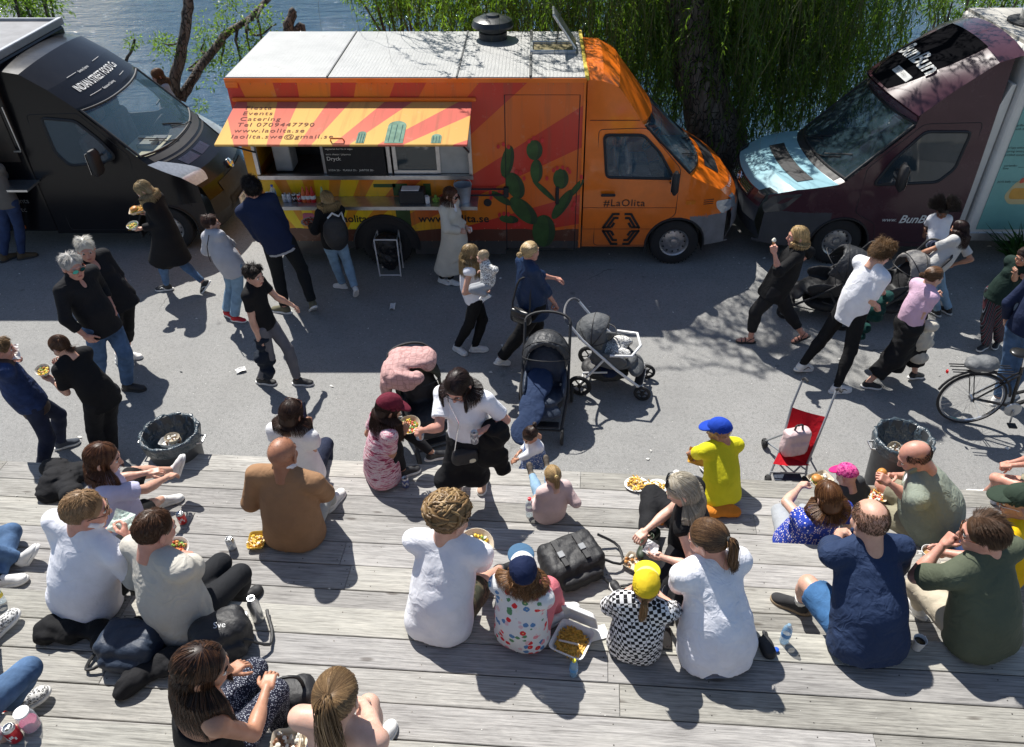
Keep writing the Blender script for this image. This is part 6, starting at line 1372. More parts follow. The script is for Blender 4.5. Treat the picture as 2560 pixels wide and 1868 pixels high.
def pat_tiedye(t,co):
 m=N(t,'Mapping');m.inputs['Scale'].default_value=(.5,.5,2.6);L(t,co,m.inputs[0]);n=noise(t,m.outputs[0],12.,6,.75);b=ramp(t,n,[(.36,(.02,.015,.02)),(.43,(.45,.04,.12)),(.50,(.72,.66,.66)),(.57,(.62,.20,.30)),(.66,(.05,.03,.05))]);return b
def pat_stripes(cols,sc=60.,ax=0):
 def f(t,co):
  w_=N(t,'TexWave',i_Scale=sc,bands_direction='XYZ'[ax]);w_.inputs['Distortion'].default_value=.6;L(t,co,w_.inputs[0]);return ramp(t,w_.outputs[1],[(i/len(cols),c)for i,c in enumerate(cols)],'CONSTANT')
 return f
def pat_specks(bg,fg,sc=120.,th=.30):
 def f(t,co):
  v=N(t,'TexVoronoi',i_Scale=sc);L(t,co,v.inputs['Vector']);return mix(t,ramp(t,v.outputs['Distance'],[(th,1.),(th+.08,0.)]),bg,fg)
 return f
def pat_leopard(t,co):
 v=N(t,'TexVoronoi',i_Scale=70.);L(t,co,v.inputs['Vector']);return ramp(t,v.outputs['Distance'],[(.22,(.70,.69,.66)),(.27,(.04,.04,.045)),(.42,(.04,.04,.045)),(.5,(.70,.69,.66))])
def pat_camo(t,co):return ramp(t,noise(t,co,12,3),[(.4,(.04,.045,.03)),(.5,(.09,.08,.05)),(.6,(.025,.03,.02))],'CONSTANT')
BLK=m_cloth((.008,.008,.009),'black_cotton',var=.15);BLK2=m_cloth((.013,.013,.015),'black_fabric',var=.15);WHT=m_cloth((.80,.80,.84),'white_cotton');WHT2=m_cloth((.80,.80,.85),'white_shirt_cotton',fold=.8)
GRY=m_cloth((.42,.43,.46),'grey_marl');JEAN=m_cloth((.07,.13,.24),'blue_denim',var=.35);LJEAN=m_cloth((.22,.34,.46),'light_denim',var=.25);DJEAN=m_cloth((.018,.024,.05),'dark_denim',var=.25)
NAVY=m_cloth((.012,.020,.055),'navy_knit');BEIGE=m_cloth((.52,.49,.43),'stone_linen',fold=.8);TAN=m_cloth((.30,.17,.09),'tan_knit',var=.08);TRENCH=m_cloth((.62,.58,.49),'trench_cotton')
OLIVE=m_cloth((.085,.098,.065),'olive_jersey',fold=.7);SAGE=m_cloth((.24,.27,.22),'sage_linen',fold=.9);YEL=m_cloth((.72,.66,.02),'yellow_jersey');GOLD=m_cloth((.82,.50,.005),'golden_jersey')
PINKT=m_cloth((.62,.42,.55),'pink_jersey');PINKH=m_cloth((.60,.45,.44),'pale_pink_fleece');LAV=m_cloth((.47,.46,.62),'lavender_jersey');CHINO=m_cloth((.50,.44,.34),'chino');KHAKI=m_cloth((.26,.24,.17),'khaki_cotton')
SHO_W=dict(k='sneaker',m=M_white_l,sm=M_rubber);SHO_B=dict(k='sneaker',m=M_black_l,sm=M_rubber,lm=M_white_l);SHO_D=dict(k='boot',m=M_black_l,sm=M_rubber_d,lm=M_black_l)
TW=m_cloth((.70,.70,.68),'sock_cotton');TB=m_cloth((.015,.015,.016),'dark_sock')
def cap_mat(c,nm_='cap_cloth',**k):return m_cloth(c,nm_,**k)
DN=A3(0,0,-1.);UP=A3(0,0,1.)
T=lambda m,sl=.62,**k:dict(dict(m=m,sl=sl),**k)
TR=lambda m,**k:dict(dict(k='trousers',m=m),**k)
H=lambda k_,c,l=.05,**k:dict(dict(k=k_,c=c,l=l),**k)
BL=(.42,.27,.12);BLD=(.50,.36,.18);BR=(.075,.035,.018);DBR=(.028,.014,.010);GREY=(.55,.52,.47);SAND=(.20,.12,.055);RED=(.14,.055,.022)
person('counter','person in a grey brown sweater and jeans leaning at the hatch of the black truck',1.0,yaw=20,pel=(12,478),head=(-30,338),feet=[(22,573,0,30),(62,570,0,60)],hands=((-30,420,.3),(16,398,.45)),top=T(m_cloth((.13,.12,.11),'heather_knit',fold=.3),1.95,g=.016),bottom=TR(m_cloth((.03,.05,.12),'indigo_denim',var=.3)),shoes=dict(k='boot',m=mat('suede',(.10,.07,.04),.9),sm=M_rubber_d),hair_=H('short',BR))
person('quay','person with brown hair in a grey top standing at the water behind the black truck',.93,'f',yaw=240,hyaw=235,hpitch=25,pel=(372,262,(13.15,)),head=(349,168,.05),feet=None,top=T(GRY,1.9),bottom=TR(DJEAN),hair_=H('long',(.16,.08,.035),.22),skin='pink')
person('coat','blond woman in a long black coat carrying two trays of burger and fries',.98,'f',yaw=272,hyaw=262,hpitch=38,pel=(366,527),head=(318,420),feet=[(364,642,0,262),(458,637,.06,258,48)],hands=((301,508,-.20,'grip',UP),(311,472,.02,'grip',UP)),elbows=((345,498,-.12),None),top=T(m_cloth((.010,.010,.012),'wool_coat',fold=.3),1.95,g=.020,coat=1.0,fl=.035,name='coat',fold=.003),bottom=TR(JEAN,ga=.006),socks=None,shoes=dict(k='sneaker',m=M_black_l,sm=M_white_l,lm=M_black_l,mark=M_white_l),hair_=H('long',(.40,.29,.15),.20,n=800,front=.9,wind=(.5,0,.0)))
person('oldwoman','older woman with white hair, black top and capri trousers and white trainers',.97,'f',yaw=125,hpitch=8,hyaw=150,pel=(259,668),head=(190,551),feet=[(295,791,0,95),(277,806,0,105)],hands=((299,664,.12),(232,676,-.12)),top=T(BLK2,1.05,hem=.16,v=.8,loose=.025),bottom=TR(BLK,l=1.5,g=.016),shoes=SHO_W,socks=dict(m=TW),b=1.15,skin='pink',hair_=H('short',(.70,.66,.58),.07,n=700,lift=.6,fw=.2),knees=((.1,.4,0),(.1,.4,0)))
person('oldman','older man with grey hair and mirrored sunglasses in a black shirt and jeans',1.05,'m',yaw=115,hyaw=125,hpitch=8,pel=(219,722),head=(160,588),feet=[(297,862,0,92),(232,858,0,110)],hands=((256,690,.12,'relax'),(202,752,-.22,'relax')),elbows=(None,(135,690,-.28)),top=T(BLK2,1.6,hem=.15,b=1,loose=.03,collar=True,gapk=(0,9),v=.6),bottom=TR(JEAN,g=.018,ga=.03),shoes=dict(k='sneaker',m=M_black_l,sm=M_rubber_d,lm=M_black_l),b=1.14,belly=1.05,skin='pink',hair_=H('short',(.52,.50,.47),.075,n=900,lift=.35,fw=.1),glasses=dict(lm=mat('mirror_lens',(.05,.30,.28),.06,.9,var=0),fm=mat('orange_frame',(.35,.06,.01),.3)))
person('ponytee','woman with brown ponytail in a black tee eating with her back turned',.98,'f',yaw=305,hyaw=285,hpitch=32,pel=(222,884),head=(134,766),feet=[(224,1016,0,320),(252,1002,0,330)],pdy=.02,hands=((103,832,.02,'grip',UP),(127,803,.22,'pinch',UP)),elbows=((148,880,-.12),None),top=T(BLK,.75,hem=.14,g=.018,loose=.02,sg=.026),bottom=TR(BLK2,g=.026,ga=.03),shoes=SHO_B,hair_=H('pony',(.08,.036,.018),.20,n=620,tie=1.05,part=0))
person('denim','person in a blue denim jacket and dark jeans wiping the mouth beside the deck edge',1.02,'m',yaw=52,hyaw=60,hpitch=14,pel=(66,918),head=(2,772),feet=[(152,986,0,60),(112,1050,0,60)],hands=((40,792,.22,'grip'),(24,790,.05,'grip')),elbows=(None,(40,868,-.05)),top=[T(m_cloth((.018,.035,.10),'denim_jacket',var=.4,fold=1.),1.92,g=.026,hem=.06,collar=True,loose=.02,name='jacket',fold=.007),T(mat('brown_leather',(.05,.028,.02),.6),0,g=.016,hem=.15,name='shirt')],bottom=TR(DJEAN,g=.02,ga=.024),shoes=dict(k='sneaker',m=mat('grey_suede',(.06,.07,.09),.9),sm=M_rubber),skin='pink',hair_=H('short',SAND,.06))
person('sweat','woman with short brown hair in a pale grey sweatshirt with a thin bag strap',.97,'f',yaw=28,hyaw=62,hpitch=0,pel=(511,627),head=(466,494),feet=[(510,702,0,120),(530,712,0,100)],pdy=.04,hands=((480,560,.33),(528,560,.30)),elbows=((446,566,.02),(545,556,.06)),top=T(m_cloth((.47,.47,.50),'pale_grey_fleece',fold=.6),1.3,g=.03,hem=.16,loose=.03,sg=.032,fold=.008),bottom=TR(LJEAN,g=.02,ga=.03),shoes=dict(k='sneaker',m=mat('red_canvas',(.55,.02,.03),.8),sm=M_rubber),hair_=H('short',(.06,.028,.02),.075,n=850,lift=.12,fw=.1))
person('navy','tall man in a navy sweater and black trousers with one hand in his pocket',1.06,'m',yaw=345,hyaw=318,hpitch=-2,pel=(616,562),head=(557,418),feet=[(624,689,0,285),(694,684,.05,330,40)],hands=((614,580,.03,'fist'),(650,556,.10,'relax')),elbows=((585,520,-.18),(650,500,-.05)),top=[T(NAVY,1.25,g=.018,hem=.08,loose=.02,neck=.062,fold=.006),T(GRY,0,g=.01,hem=.115,name='undershirt')],bottom=TR(m_cloth((.010,.012,.014),'black_twill'),g=.018,ga=.022),shoes=dict(k='sneaker',m=mat('olive_suede',(.13,.12,.075),.9),sm=M_rubber),b=1.06,skin='pink',hair_=H('curly',(.018,.012,.010),.055,n=900,lift=.6,cr=.006))
person('redlaces','man in a black tee and grey trousers with red shoelaces carrying a dark jacket',.99,'m',yaw=98,hyaw=112,hpitch=10,pel=(583,735),head=(561,608),feet=[(671,850,0,92),(590,848,0,98)],pdy=.03,hands=((654,678,.34,'relax',DN),(580,776,-.16,'grip')),elbows=((620,662,.2),(548,735,-.22)),top=T(BLK,.60,g=.008,hem=.06,loose=0,sg=.008,fold=.003),bottom=TR(m_cloth((.13,.13,.145),'charcoal_chino',var=.1),g=.012,ga=.014),shoes=dict(k='sneaker',m=M_black_l,sm=M_white_l,lm=mat('red_lace',(.75,.01,.02),.6)),skin='fair',hair_=H('short',(.020,.013,.010),.075,n=900,lift=.55,fw=.3),b=.94)
person('packpack','woman with shoulder length blond hair in black carrying a plate and a dark backpack',.96,'f',yaw=335,hyaw=325,hpitch=22,pel=(738,565),head=(723,440),feet=[(752,637,0,285),(789,652,.08,330,55)],pdy=.02,hands=((686,497,.12,'grip',UP),(742,500,.35)),elbows=((693,515,-.1),(775,480,.02)),top=T(BLK,1.9,g=.022,hem=.10,loose=.02),bottom=TR(LJEAN,g=.016,ga=.02),shoes=SHO_W,socks=dict(m=TB),hair_=H('long',(.40,.27,.12),.18,n=800,front=.7))
person('trench','woman in a long beige trench coat and dark sunglasses near the serving counter',.98,'f',yaw=118,hyaw=112,hpitch=12,pel=(1004,531),head=(997,431),feet=[(1003,630,0,110),(984,628,0,120)],hands=((1040,506,.04,'pinch'),(1028,512,-.08,'pinch')),elbows=((1030,520,.05),(982,505,-.22)),top=[T(TRENCH,1.88,g=.024,coat=1.62,fl=.02,v=.9,collar=True,gapk=(0,9),name='coat',fold=.006),T(WHT,0,g=.007,hem=-.1,v=.4,name='blouse')],bottom=TR(BLK),shoes=SHO_W,socks=dict(m=TB),hair_=H('long',(.10,.040,.02),.12,n=620,front=.8),glasses=dict(sz=1.1))
person('mother','long haired blond woman in a white sleeveless top holding a baby',.98,'f',yaw=78,hyaw=72,hpitch=12,pel=(1049,664),head=(1041,560),feet=[(1060,777,0,85),(1018,780,0,130)],hands=((1082,640,.08,'grip'),(1074,634,-.08,'grip')),elbows=((1070,640,.12),(1040,658,-.22)),top=T(WHT,.08,g=.012,hem=.06,loose=.015,neck=.075),bottom=TR(BLK,g=.016,ga=.014),shoes=dict(k='sneaker',m=M_white_l,sm=M_rubber,s=1.),socks=dict(m=TB),hair_=H('long',(.30,.20,.09),.28,n=780,front=.85,c2=(.62,.46,.25)),glasses=dict(th=.7,lm=mat('clear_lens',(.2,.15,.1),.05,alpha=.35)))
person('baby','fair baby in grey patterned clothes held on its mother\'s arm',.42,'c',hs=.66,yaw=262,hyaw=240,hpitch=12,pel=(1078,628,(7.30,)),head=(1068,568),hands=((1084,612,-.08),(1062,600,.02)),feet=[(1077,660,(0,7.2),262,30),(1070,658,(0,7.4),262,30)],top=T(m_cloth((.26,.27,.29),'grey_print',pattern=pat_leopard),1.8,g=.014,hem=.04),bottom=TR(m_cloth((.30,.31,.33),'grey_jersey'),g=.014),shoes=SHO_W,skin='light',hair_=H('short',(.5,.38,.24),.015,n=500,lift=.2))
person('pusher','blond woman with hair in a bun and a navy shirt pushing a white framed pushchair',.99,'f',yaw=62,hyaw=50,hpitch=0,pel=(1178,690),head=(1172,556),feet=[(1185,790,0,70),(1110,806,.05,55,25)],hands=((1240,617,.26,'relax',DN),(1236,685,.02,'grip',DN)),elbows=((1215,622,.2),(1170,660,-.22)),top=[T(m_cloth((.016,.035,.085),'navy_silk',rough=.5,fold=.9),1.35,g=.026,hem=.20,loose=.035,fold=.008),T(WHT,0,g=.006,hem=.15,v=.3,name='undershirt')],bottom=TR(BLK,g=.03,ga=.03),shoes=dict(k='sneaker',m=M_white_l,sm=M_rubber),b=1.05,hair_=H('bun',(.50,.36,.19),.05,n=700,tie=1.75,bun=.030),skin='pink')
person('sandals','blond bobbed woman in black with chunky sandals holding an ice cream',.97,'f',yaw=282,hyaw=275,hpitch=2,pel=(1720,640),head=(1764,522),feet=[(1648,757,0,275),(1771,752,.05,282,35)],hands=((1709,546,-.22,'fist'),(1745,600,.15)),elbows=((1724,590,-.25),None),top=T(BLK,1.3,g=.024,hem=.20,loose=.03,fl=.02),bottom=TR(BLK2,g=.024,l=1.72,ga=.012),shoes=dict(k='sandal',m=M_black_l,sm=M_rubber_d,lm=M_black_l),hair_=H('medium',(.52,.36,.17),.11,n=760,front=.8),b=1.08,skin='pink')
person('whitetee','tall curly haired young man in a white tee and black trousers',1.04,'m',yaw=62,hyaw=68,hpitch=22,pel=(1886,700),head=(1948,562),feet=[(1776,818,.02,70,12),(1857,866,0,82)],pdy=.18,hands=((1968,664,.22,'grip'),(1945,680,.0,'grip')),elbows=(None,(1900,688,-.18)),top=T(WHT,.85,g=.02,hem=.17,loose=.02,sg=.028,fold=.007),bottom=TR(BLK,g=.018,ga=.008),shoes=dict(k='sneaker',m=M_white_l,sm=M_rubber,mark=M_black_l),socks=dict(m=TB),hair_=H('curly',(.17,.095,.04),.075,n=1000,lift=.7,cr=.010),glasses=dict(th=1.),skin='fair')
person('pinktee','woman in a pink tee and long black pleated skirt carrying a cream jacket',.97,'f',yaw=75,hyaw=80,hpitch=12,pel=(2010,718),head=(2064,612),feet=[(2024,836,.01,72,8),(1926,858,0,100)],pdy=.05,hands=((2078,645,.12,'fist'),(2046,722,.0,'grip')),elbows=((2068,672,.10),(2005,722,-.18)),top=T(PINKT,.62,g=.014,hem=.02,loose=.01,sg=.022),bottom=dict(k='skirt',m=m_cloth((.010,.010,.011),'pleated_black',fold=.3),l=1.68,fl=.015,g=.012,fold=.008,fs=1.3),shoes=dict(k='sneaker',m=M_black_l,sm=M_white_l,lm=M_white_l),hair_=H('bun',(.10,.048,.022),.05,n=620,tie=1.8,bun=.032),glasses=dict(),skin='fair')
person('rednail','woman with long dark hair in a white tee gripping a pushchair by the maroon truck',.98,'f',yaw=325,hyaw=320,hpitch=12,pel=(2068,602),head=(2122,506),feet=[(2062,694,0,330),(2086,690,0,330)],pdy=-.05,hands=((1992,577,.15,'grip',DN),(2118,590,-.05)),elbows=((2058,560,-.05),None),top=T(m_cloth((.55,.54,.52),'off_white_jersey'),.72,g=.018,hem=.06,loose=.02,sg=.024),bottom=TR(LJEAN,g=.014),shoes=SHO_B,hair_=H('long',(.030,.014,.012),.26,n=760),skin='tan')
person('afrogirl','girl with big dark curly hair and a white tee seated in a pushchair',.66,'c',hs=.86,yaw=200,hyaw=195,hpitch=32,pel=(2072,540,(9.05,)),head=(2085,466),feet=[(2050,600,(0,8.75),200,20),(2040,596,(0,8.75),200,20)],hands=((2062,540,-.18),(2042,520,-.05)),top=T(WHT,.75,g=.014),bottom=TR(DJEAN),shoes=SHO_W,skin='brown',hair_=H('afro',(.012,.008,.007),.115,n=2600,puff=.45,r=.0022))
person('striped','woman in a dark green top and striped trousers at the right edge by the leaves',.99,'f',yaw=235,hyaw=240,hpitch=15,pel=(2212,652),head=(2264,566),feet=[(2200,768,0,220),(2170,774,0,240)],hands=((2262,612,-.15,'fist'),(2246,594,-.2,'fist')),elbows=((2285,650,-.1),(2250,645,-.2)),top=T(m_cloth((.012,.028,.022),'bottle_green'),.12,g=.014,hem=.12,loose=.03),bottom=TR(m_cloth((.1,.1,.1),'striped_cotton',pattern=pat_stripes([(.012,.012,.016),(.16,.18,.22),(.012,.012,.016),(.10,.03,.04)],9.,0)),g=.024,ga=.03),shoes=SHO_B,skin='tan',hair_=H('bun',DBR,.05))
person('jeansedge','person in blue jeans standing behind the black bicycle at the picture edge',1.0,'f',yaw=60,pel=(2268,742),head=(2338,600),feet=[(2206,888,0,60),(2232,880,0,60)],top=T(NAVY,1.9,hem=.02),bottom=TR(JEAN,g=.014),shoes=SHO_W,hair_=H('long',BR,.2),b=1.05)
person('standing','woman in a white tee and black skirt stepping onto the deck with two cans',.97,'f',yaw=196,hyaw=205,hpitch=40,pel=(1040,968,1.30),head=(1013,852),feet=[(1068,1076,.45,188),(1017,1072,.50,200,30)],hands=((1050,960,-.22,'grip',-A3(.3,.4,.2)),(936,968,-.12,'grip',A3(.6,0,-.2))),elbows=((1106,935,-.05),(958,925,-.05)),top=T(WHT,.72,g=.016,hem=-.02,loose=.01,sg=.024,neck=.074),bottom=dict(k='skirt',m=m_cloth((.011,.011,.013),'black_jersey_skirt'),l=1.42,fl=-.03,g=.004,fold=.006,waist=.24),shoes=dict(k='flat',m=mat('nude_suede',(.45,.29,.20),.8),sm=M_rubber),hair_=H('long',(.026,.012,.010),.16,n=900,part=.0,front=.75),glasses=dict(th=.8),skin='pink',b=1.06,near=True)
person('toddler','toddler in blue flowered dungarees with a pink bow behind the deck edge',.50,'c',hs=.76,yaw=235,hyaw=230,hpitch=34,pel=(1178,1022,(5.52,)),head=(1173,962),feet=[(1178,1062,(0,5.50),230),(1184,1060,(0,5.58),230)],hands=((1135,1020,-.05,'relax'),(1141,1006,.05,'relax')),top=[T(WHT,1.7,g=.010,name='shirt'),T(m_cloth((.1,.15,.3),'blue_floral',pattern=pat_specks((.10,.16,.34),(.6,.62,.68),60.)),0,g=.017,hem=.1,strap=.78,name='dungarees',loose=.02)],bottom=TR(m_cloth((.1,.15,.3),'blue_floral',pattern=pat_specks((.10,.16,.34),(.6,.62,.68),60.)),g=.022),shoes=SHO_W,skin='tan',hair_=H('bun',(.035,.018,.012),.03,n=560,tie=1.0,bun=.024),near=True)
person('maroon','woman in a maroon baseball cap and pink tie dye top eating from a bowl',.97,'f',yaw=62,hyaw=62,hpitch=30,pel=(846,1036,.57),head=(860,903),seat=.45,feet=[(968,1012,.45,70,0),(904,1048,.45,60,0)],knees=((950,968,.34),(952,1008,.20)),hands=((889,952,.20,'grip',UP),(898,944,.02,'pinch')),elbows=((862,960,.2),(876,1000,-.08)),top=T(m_cloth((.6,.3,.35),'tie_dye',pattern=pat_tiedye),.62,g=.018,hem=.09,loose=.02),bottom=TR(BLK2,g=.008,ga=.006,fold=.002),shoes=SHO_B,cap=dict(m=cap_mat((.13,.012,.028),'maroon_cap')),skin='tan',hair_=H('long',(.035,.015,.010),.30,n=900,curl=.004),near=True)
person('phone','woman with long brown hair in a white top looking at a phone',.97,'f',yaw=14,hyaw=20,hpitch=22,pel=(668,1034,.57),head=(645,915),seat=.45,feet=[(690,1080,0,20),(728,1070,0,30)],knees=((690,985,.42),(722,982,.42)),hands=((672,930,.26,'grip',DN),(684,925,.25,'grip')),elbows=((628,985,.05),(690,985,.0)),top=T(m_cloth((.72,.72,.73),'white_lace',fold=.6),.30,g=.022,hem=.10,loose=.03,sg=.04),bottom=TR(DJEAN,g=.014),shoes=SHO_W,skin='tan',hair_=H('long',(.045,.024,.016),.19,n=820),glasses=dict(up=62,fm=mat('brown_frame',(.16,.05,.015),.3),lm=mat('brown_lens',(.10,.03,.01),.1,var=0)),near=True)
person('bald','bald man in a tan sweater sitting on the second tier',1.04,'m',yaw=8,hyaw=10,hpitch=10,pel=(650,1160,1.03),head=(626,1005),seat=.90,feet=[(690,1120,.45,10),(742,1110,.45,20)],knees=((672,1060,.45),(722,1062,.42)),hands=((600,1075,.30,'relax'),(690,1070,.34,'relax')),elbows=((556,1150,.02),(742,1112,.12)),top=[T(TAN,1.85,g=.030,hem=.09,loose=.04,sg=.024,neck=.050,nz=.078,nf=.055,fold=.005),T(WHT,0,g=.004,hem=-.34,collar=True,cz=.078,name='shirt_collar')],bottom=TR(m_cloth((.36,.37,.36),'pale_grey_cotton'),g=.014),shoes=SHO_W,skin=(.36,.17,.10),b=1.06,hair_=H('buzz',(.06,.04,.03),.004,n=250),near=True)
person('hoodie','small blond girl with a ponytail in a pale pink hoodie sitting on the deck',.60,'c',hs=.80,yaw=335,hyaw=340,hpitch=18,pel=(1214,1126,.53),head=(1222,1052),seat=.45,feet=[(1172,1040,.47,340,-60),(1208,1024,.47,345,-60)],knees=((1188,1072,.2),(1212,1060,.25)),hands=((1180,1100,.1),(1245,1095,.1)),top=T(PINKH,1.9,g=.022,hem=.08,loose=.02,sg=.018),bottom=TR(LJEAN,g=.012),shoes=dict(k='boot',m=mat('taupe_boot',(.16,.13,.10),.8),sm=M_rubber_d,lm=M_rubber_d),skin='light',hair_=H('pony',(.42,.28,.13),.13,n=700,tie=1.35,tiem=mat('band_yellow',(.6,.5,.2),.7)),near=True)
person('bluecap','boy in a bright blue cap and plain yellow tee holding a paper wrapper',.85,'m',hs=.95,yaw=338,hyaw=300,hpitch=16,b=.98,pel=(1594,1086,.57),head=(1590,953),seat=.45,feet=[(1506,1060,0,330),(1560,1040,0,340)],knees=((1502,992,.40),(1550,985,.5)),hands=((1524,1000,.32,'grip'),(1540,1008,.30,'grip')),elbows=((1532,1056,.12),(1620,1060,.05)),top=T(YEL,.85,g=.018,hem=.08,loose=.02,sg=.026),bottom=TR(m_cloth((.30,.31,.33),'grey_jersey2'),g=.02),shoes=SHO_W,skin='tan',hair_=H('buzz',SAND,.012,n=700,cap=0),cap=dict(m=cap_mat((.012,.055,.40),'royal_cap')),glasses=dict(),near=True)
person('blackdress','blond woman in a black dress with sunglasses on her head eating from a tray',.97,'f',yaw=292,hyaw=282,hpitch=34,pel=(1524,1186,1.02),head=(1508,1082),seat=.90,feet=[(1440,1196,.93,30,0),(1424,1214,.93,200,0)],knees=((-.6,.35,-.05),(.6,.35,-.05)),hands=((1440,1226,(1.24,),'pinch',UP),(1412,1186,(1.28,),'pinch',DN)),elbows=((1530,1228,-.30),(1450,1160,.1)),top=T(BLK,.06,g=.014,hem=.06,loose=.02),bottom=TR(BLK2,g=.034,ga=.03),shoes=dict(k='boot',m=mat('green_boot',(.025,.04,.02),.5),sm=M_rubber_d,lm=M_rubber_d),skin='light',hair_=H('long',(.46,.40,.30),.24,n=1000,c2=(.74,.68,.58),wind=(.7,-.3,0),front=1.35),glasses=dict(up=55,sz=1.1),near=True)
person('bluedress','woman with straight brown hair in a blue dress with small white flowers',.97,'f',yaw=335,hyaw=345,hpitch=22,pel=(1770,1186,.57),head=(1830,1098),seat=.45,feet=[(1716,1160,0,330),(1770,1140,0,335)],knees=((1714,1098,.36),(1760,1090,.45)),hands=((1780,1068,.42,'pinch'),(1850,1080,.35)),elbows=((1722,1112,.18),None),top=T(m_cloth((.03,.06,.4),'blue_flower_print',pattern=pat_floral((.020,.050,.36),[(.72,.66,.70),(.70,.55,.60),(.74,.70,.72)],46.,.30,.45)),.50,g=.018,hem=.10,loose=.03,neck=.088),bottom=TR(m_cloth((.33,.35,.38),'grey_legging'),g=.014),shoes=SHO_W,skin='light',hair_=H('long',(.12,.048,.018),.20,n=880,c2=(.34,.16,.06)),b=1.12,near=True)
person('pinkcap','child in a pink patterned sun cap with a neck flap',.62,'c',hs=.84,yaw=335,hyaw=325,hpitch=24,pel=(1884,1118,.54),head=(1872,1052),seat=.45,feet=[(1850,1120,0,330),(1880,1110,0,330)],hands=((1850,1085,.2),(1885,1080,.22)),top=T(m_cloth((.05,.055,.06),'charcoal_jersey'),1.2,g=.016),bottom=TR(DJEAN),shoes=SHO_W,skin='fair',cap=dict(m=m_cloth((.6,.1,.3),'pink_print',pattern=lambda t,co:ramp(t,noise(t,co,30,4,.7),[(.38,(.10,.02,.08)),(.46,(.62,.03,.22)),(.55,(.70,.16,.36)),(.62,(.55,.02,.16))])),bm=m_cloth((.62,.02,.17),'pink_brim')),near=True)
person('sageshirt','large balding man in a sage shirt and khaki shorts eating with both hands',1.06,'m',yaw=292,hyaw=282,hpitch=34,pel=(2062,1140,.60),head=(2022,1010),seat=.45,feet=[(1990,1190,.02,300),(1925,1120,0,300)],knees=((1962,1140,.05),(1934,1034,.45)),hands=((1950,1056,.02,'grip'),(1962,1050,.16,'grip')),elbows=((2036,1116,-.18),(2010,1050,.2)),top=[T(SAGE,.95,g=.030,hem=.22,loose=.05,sg=.034,collar=True,gapk=(0,9),v=.7,fold=.009),T(WHT,0,g=.008,hem=-.05,name='undershirt')],bottom=dict(k='shorts',m=KHAKI,l=.86,g=.022,ga=.02),shoes=SHO_D,b=1.42,belly=1.2,skin='pink',hair_=H('balding',(.03,.016,.012),.022,n=1300,bt=.62),glasses=dict(),near=True)
person('kneesedge','person with bare crossed knees seated at the right edge',.98,'f',yaw=292,pel=(2322,1085,.57),head=(2368,952),seat=.45,feet=[(2160,1098,.0,290),(2215,1120,0,290)],knees=((2236,1040,.15),(2218,1034,.25)),hands=((2222,1030,.18,'grip',DN),(2214,1028,.24,'grip',DN)),top=T(WHT,.6),bottom=dict(k='shorts',m=KHAKI,l=.5),shoes=SHO_W,skin='pink',hair_=H('long',BR,.2))
person('lavender','woman with long auburn hair in a lavender tee with one leg crossed',.97,'f',yaw=58,hyaw=72,hpitch=18,pel=(266,1146,1.02),head=(228,1013),seat=.90,feet=[(404,1030,(0,5.02),60,-62),(377,1112,.45,60)],knees=((292,1012,.62),(352,1058,.45)),hands=((350,1040,.36,'relax',DN),(383,1048,.30,'relax',DN)),elbows=(None,(346,1090,.0)),top=T(LAV,.75,g=.020,hem=.12,loose=.04,sg=.03,fold=.007),bottom=dict(k='shorts',m=BLK,l=.98,g=.02,ga=.014),shoes=SHO_W,socks=None,skin='fair',hair_=H('long',(.085,.032,.016),.22,n=880,c2=(.24,.11,.05)),glasses=dict(),near=True)
person('polo','fair haired man in a white polo shirt unwrapping food',1.04,'m',yaw=22,hyaw=58,hpitch=14,pel=(188,1306,1.49),head=(188,1130),seat=1.35,feet=[(270,1300,.90,30),(330,1310,.90,35)],knees=((262,1225,.42),(300,1240,.32)),hands=((262,1160,.34,'pinch'),(282,1162,.22,'pinch')),elbows=((236,1195,.25),(288,1236,.02)),top=T(m_cloth((.80,.80,.85),'white_pique',fold=.45),.88,g=.020,hem=.10,loose=.03,sg=.026,collar=True,fold=.005),bottom=TR(BLK,g=.018),shoes=SHO_D,skin='pink',b=1.10,hair_=H('short',(.33,.20,.10),.028,n=1300,lift=.5),glasses=dict(fm=mat('amber_frame',(.12,.06,.02),.3)),near=True)
person('linen','young man with cropped brown hair in a stone linen shirt and black trousers',1.0,'m',yaw=28,hyaw=34,hpitch=18,pel=(398,1352,1.48),head=(342,1172),seat=1.35,feet=[(500,1325,.90,30),(548,1330,.90,30)],knees=((497,1236,.48),(556,1238,.44)),hands=((392,1228,.34,'grip',UP),(414,1222,.30,'pinch')),elbows=((284,1342,-.02),(486,1308,.06)),top=T(BEIGE,1.55,g=.026,hem=.10,loose=.03,sg=.028,collar=True,fold=.009),bottom=TR(m_cloth((.014,.015,.018),'black_twill2',fold=.3),g=.012,ga=.01,fold=.002),shoes=SHO_D,skin='pink',b=1.06,hair_=H('short',(.075,.033,.015),.036,n=1500,lift=.3,fw=.4),near=True)
person('jeansleft','person in jeans and black socks stretching a leg in from the left edge',1.0,'m',yaw=80,pel=(-112,1225,1.0),head=(-120,1050),seat=.90,feet=[(26,1290,.90,80,-10),(74,1232,.94,75,-50)],top=T(NAVY,1.9),bottom=TR(JEAN,g=.016),socks=dict(m=TB,h=.2),shoes=SHO_W,hair_=H('short',BR,.05))
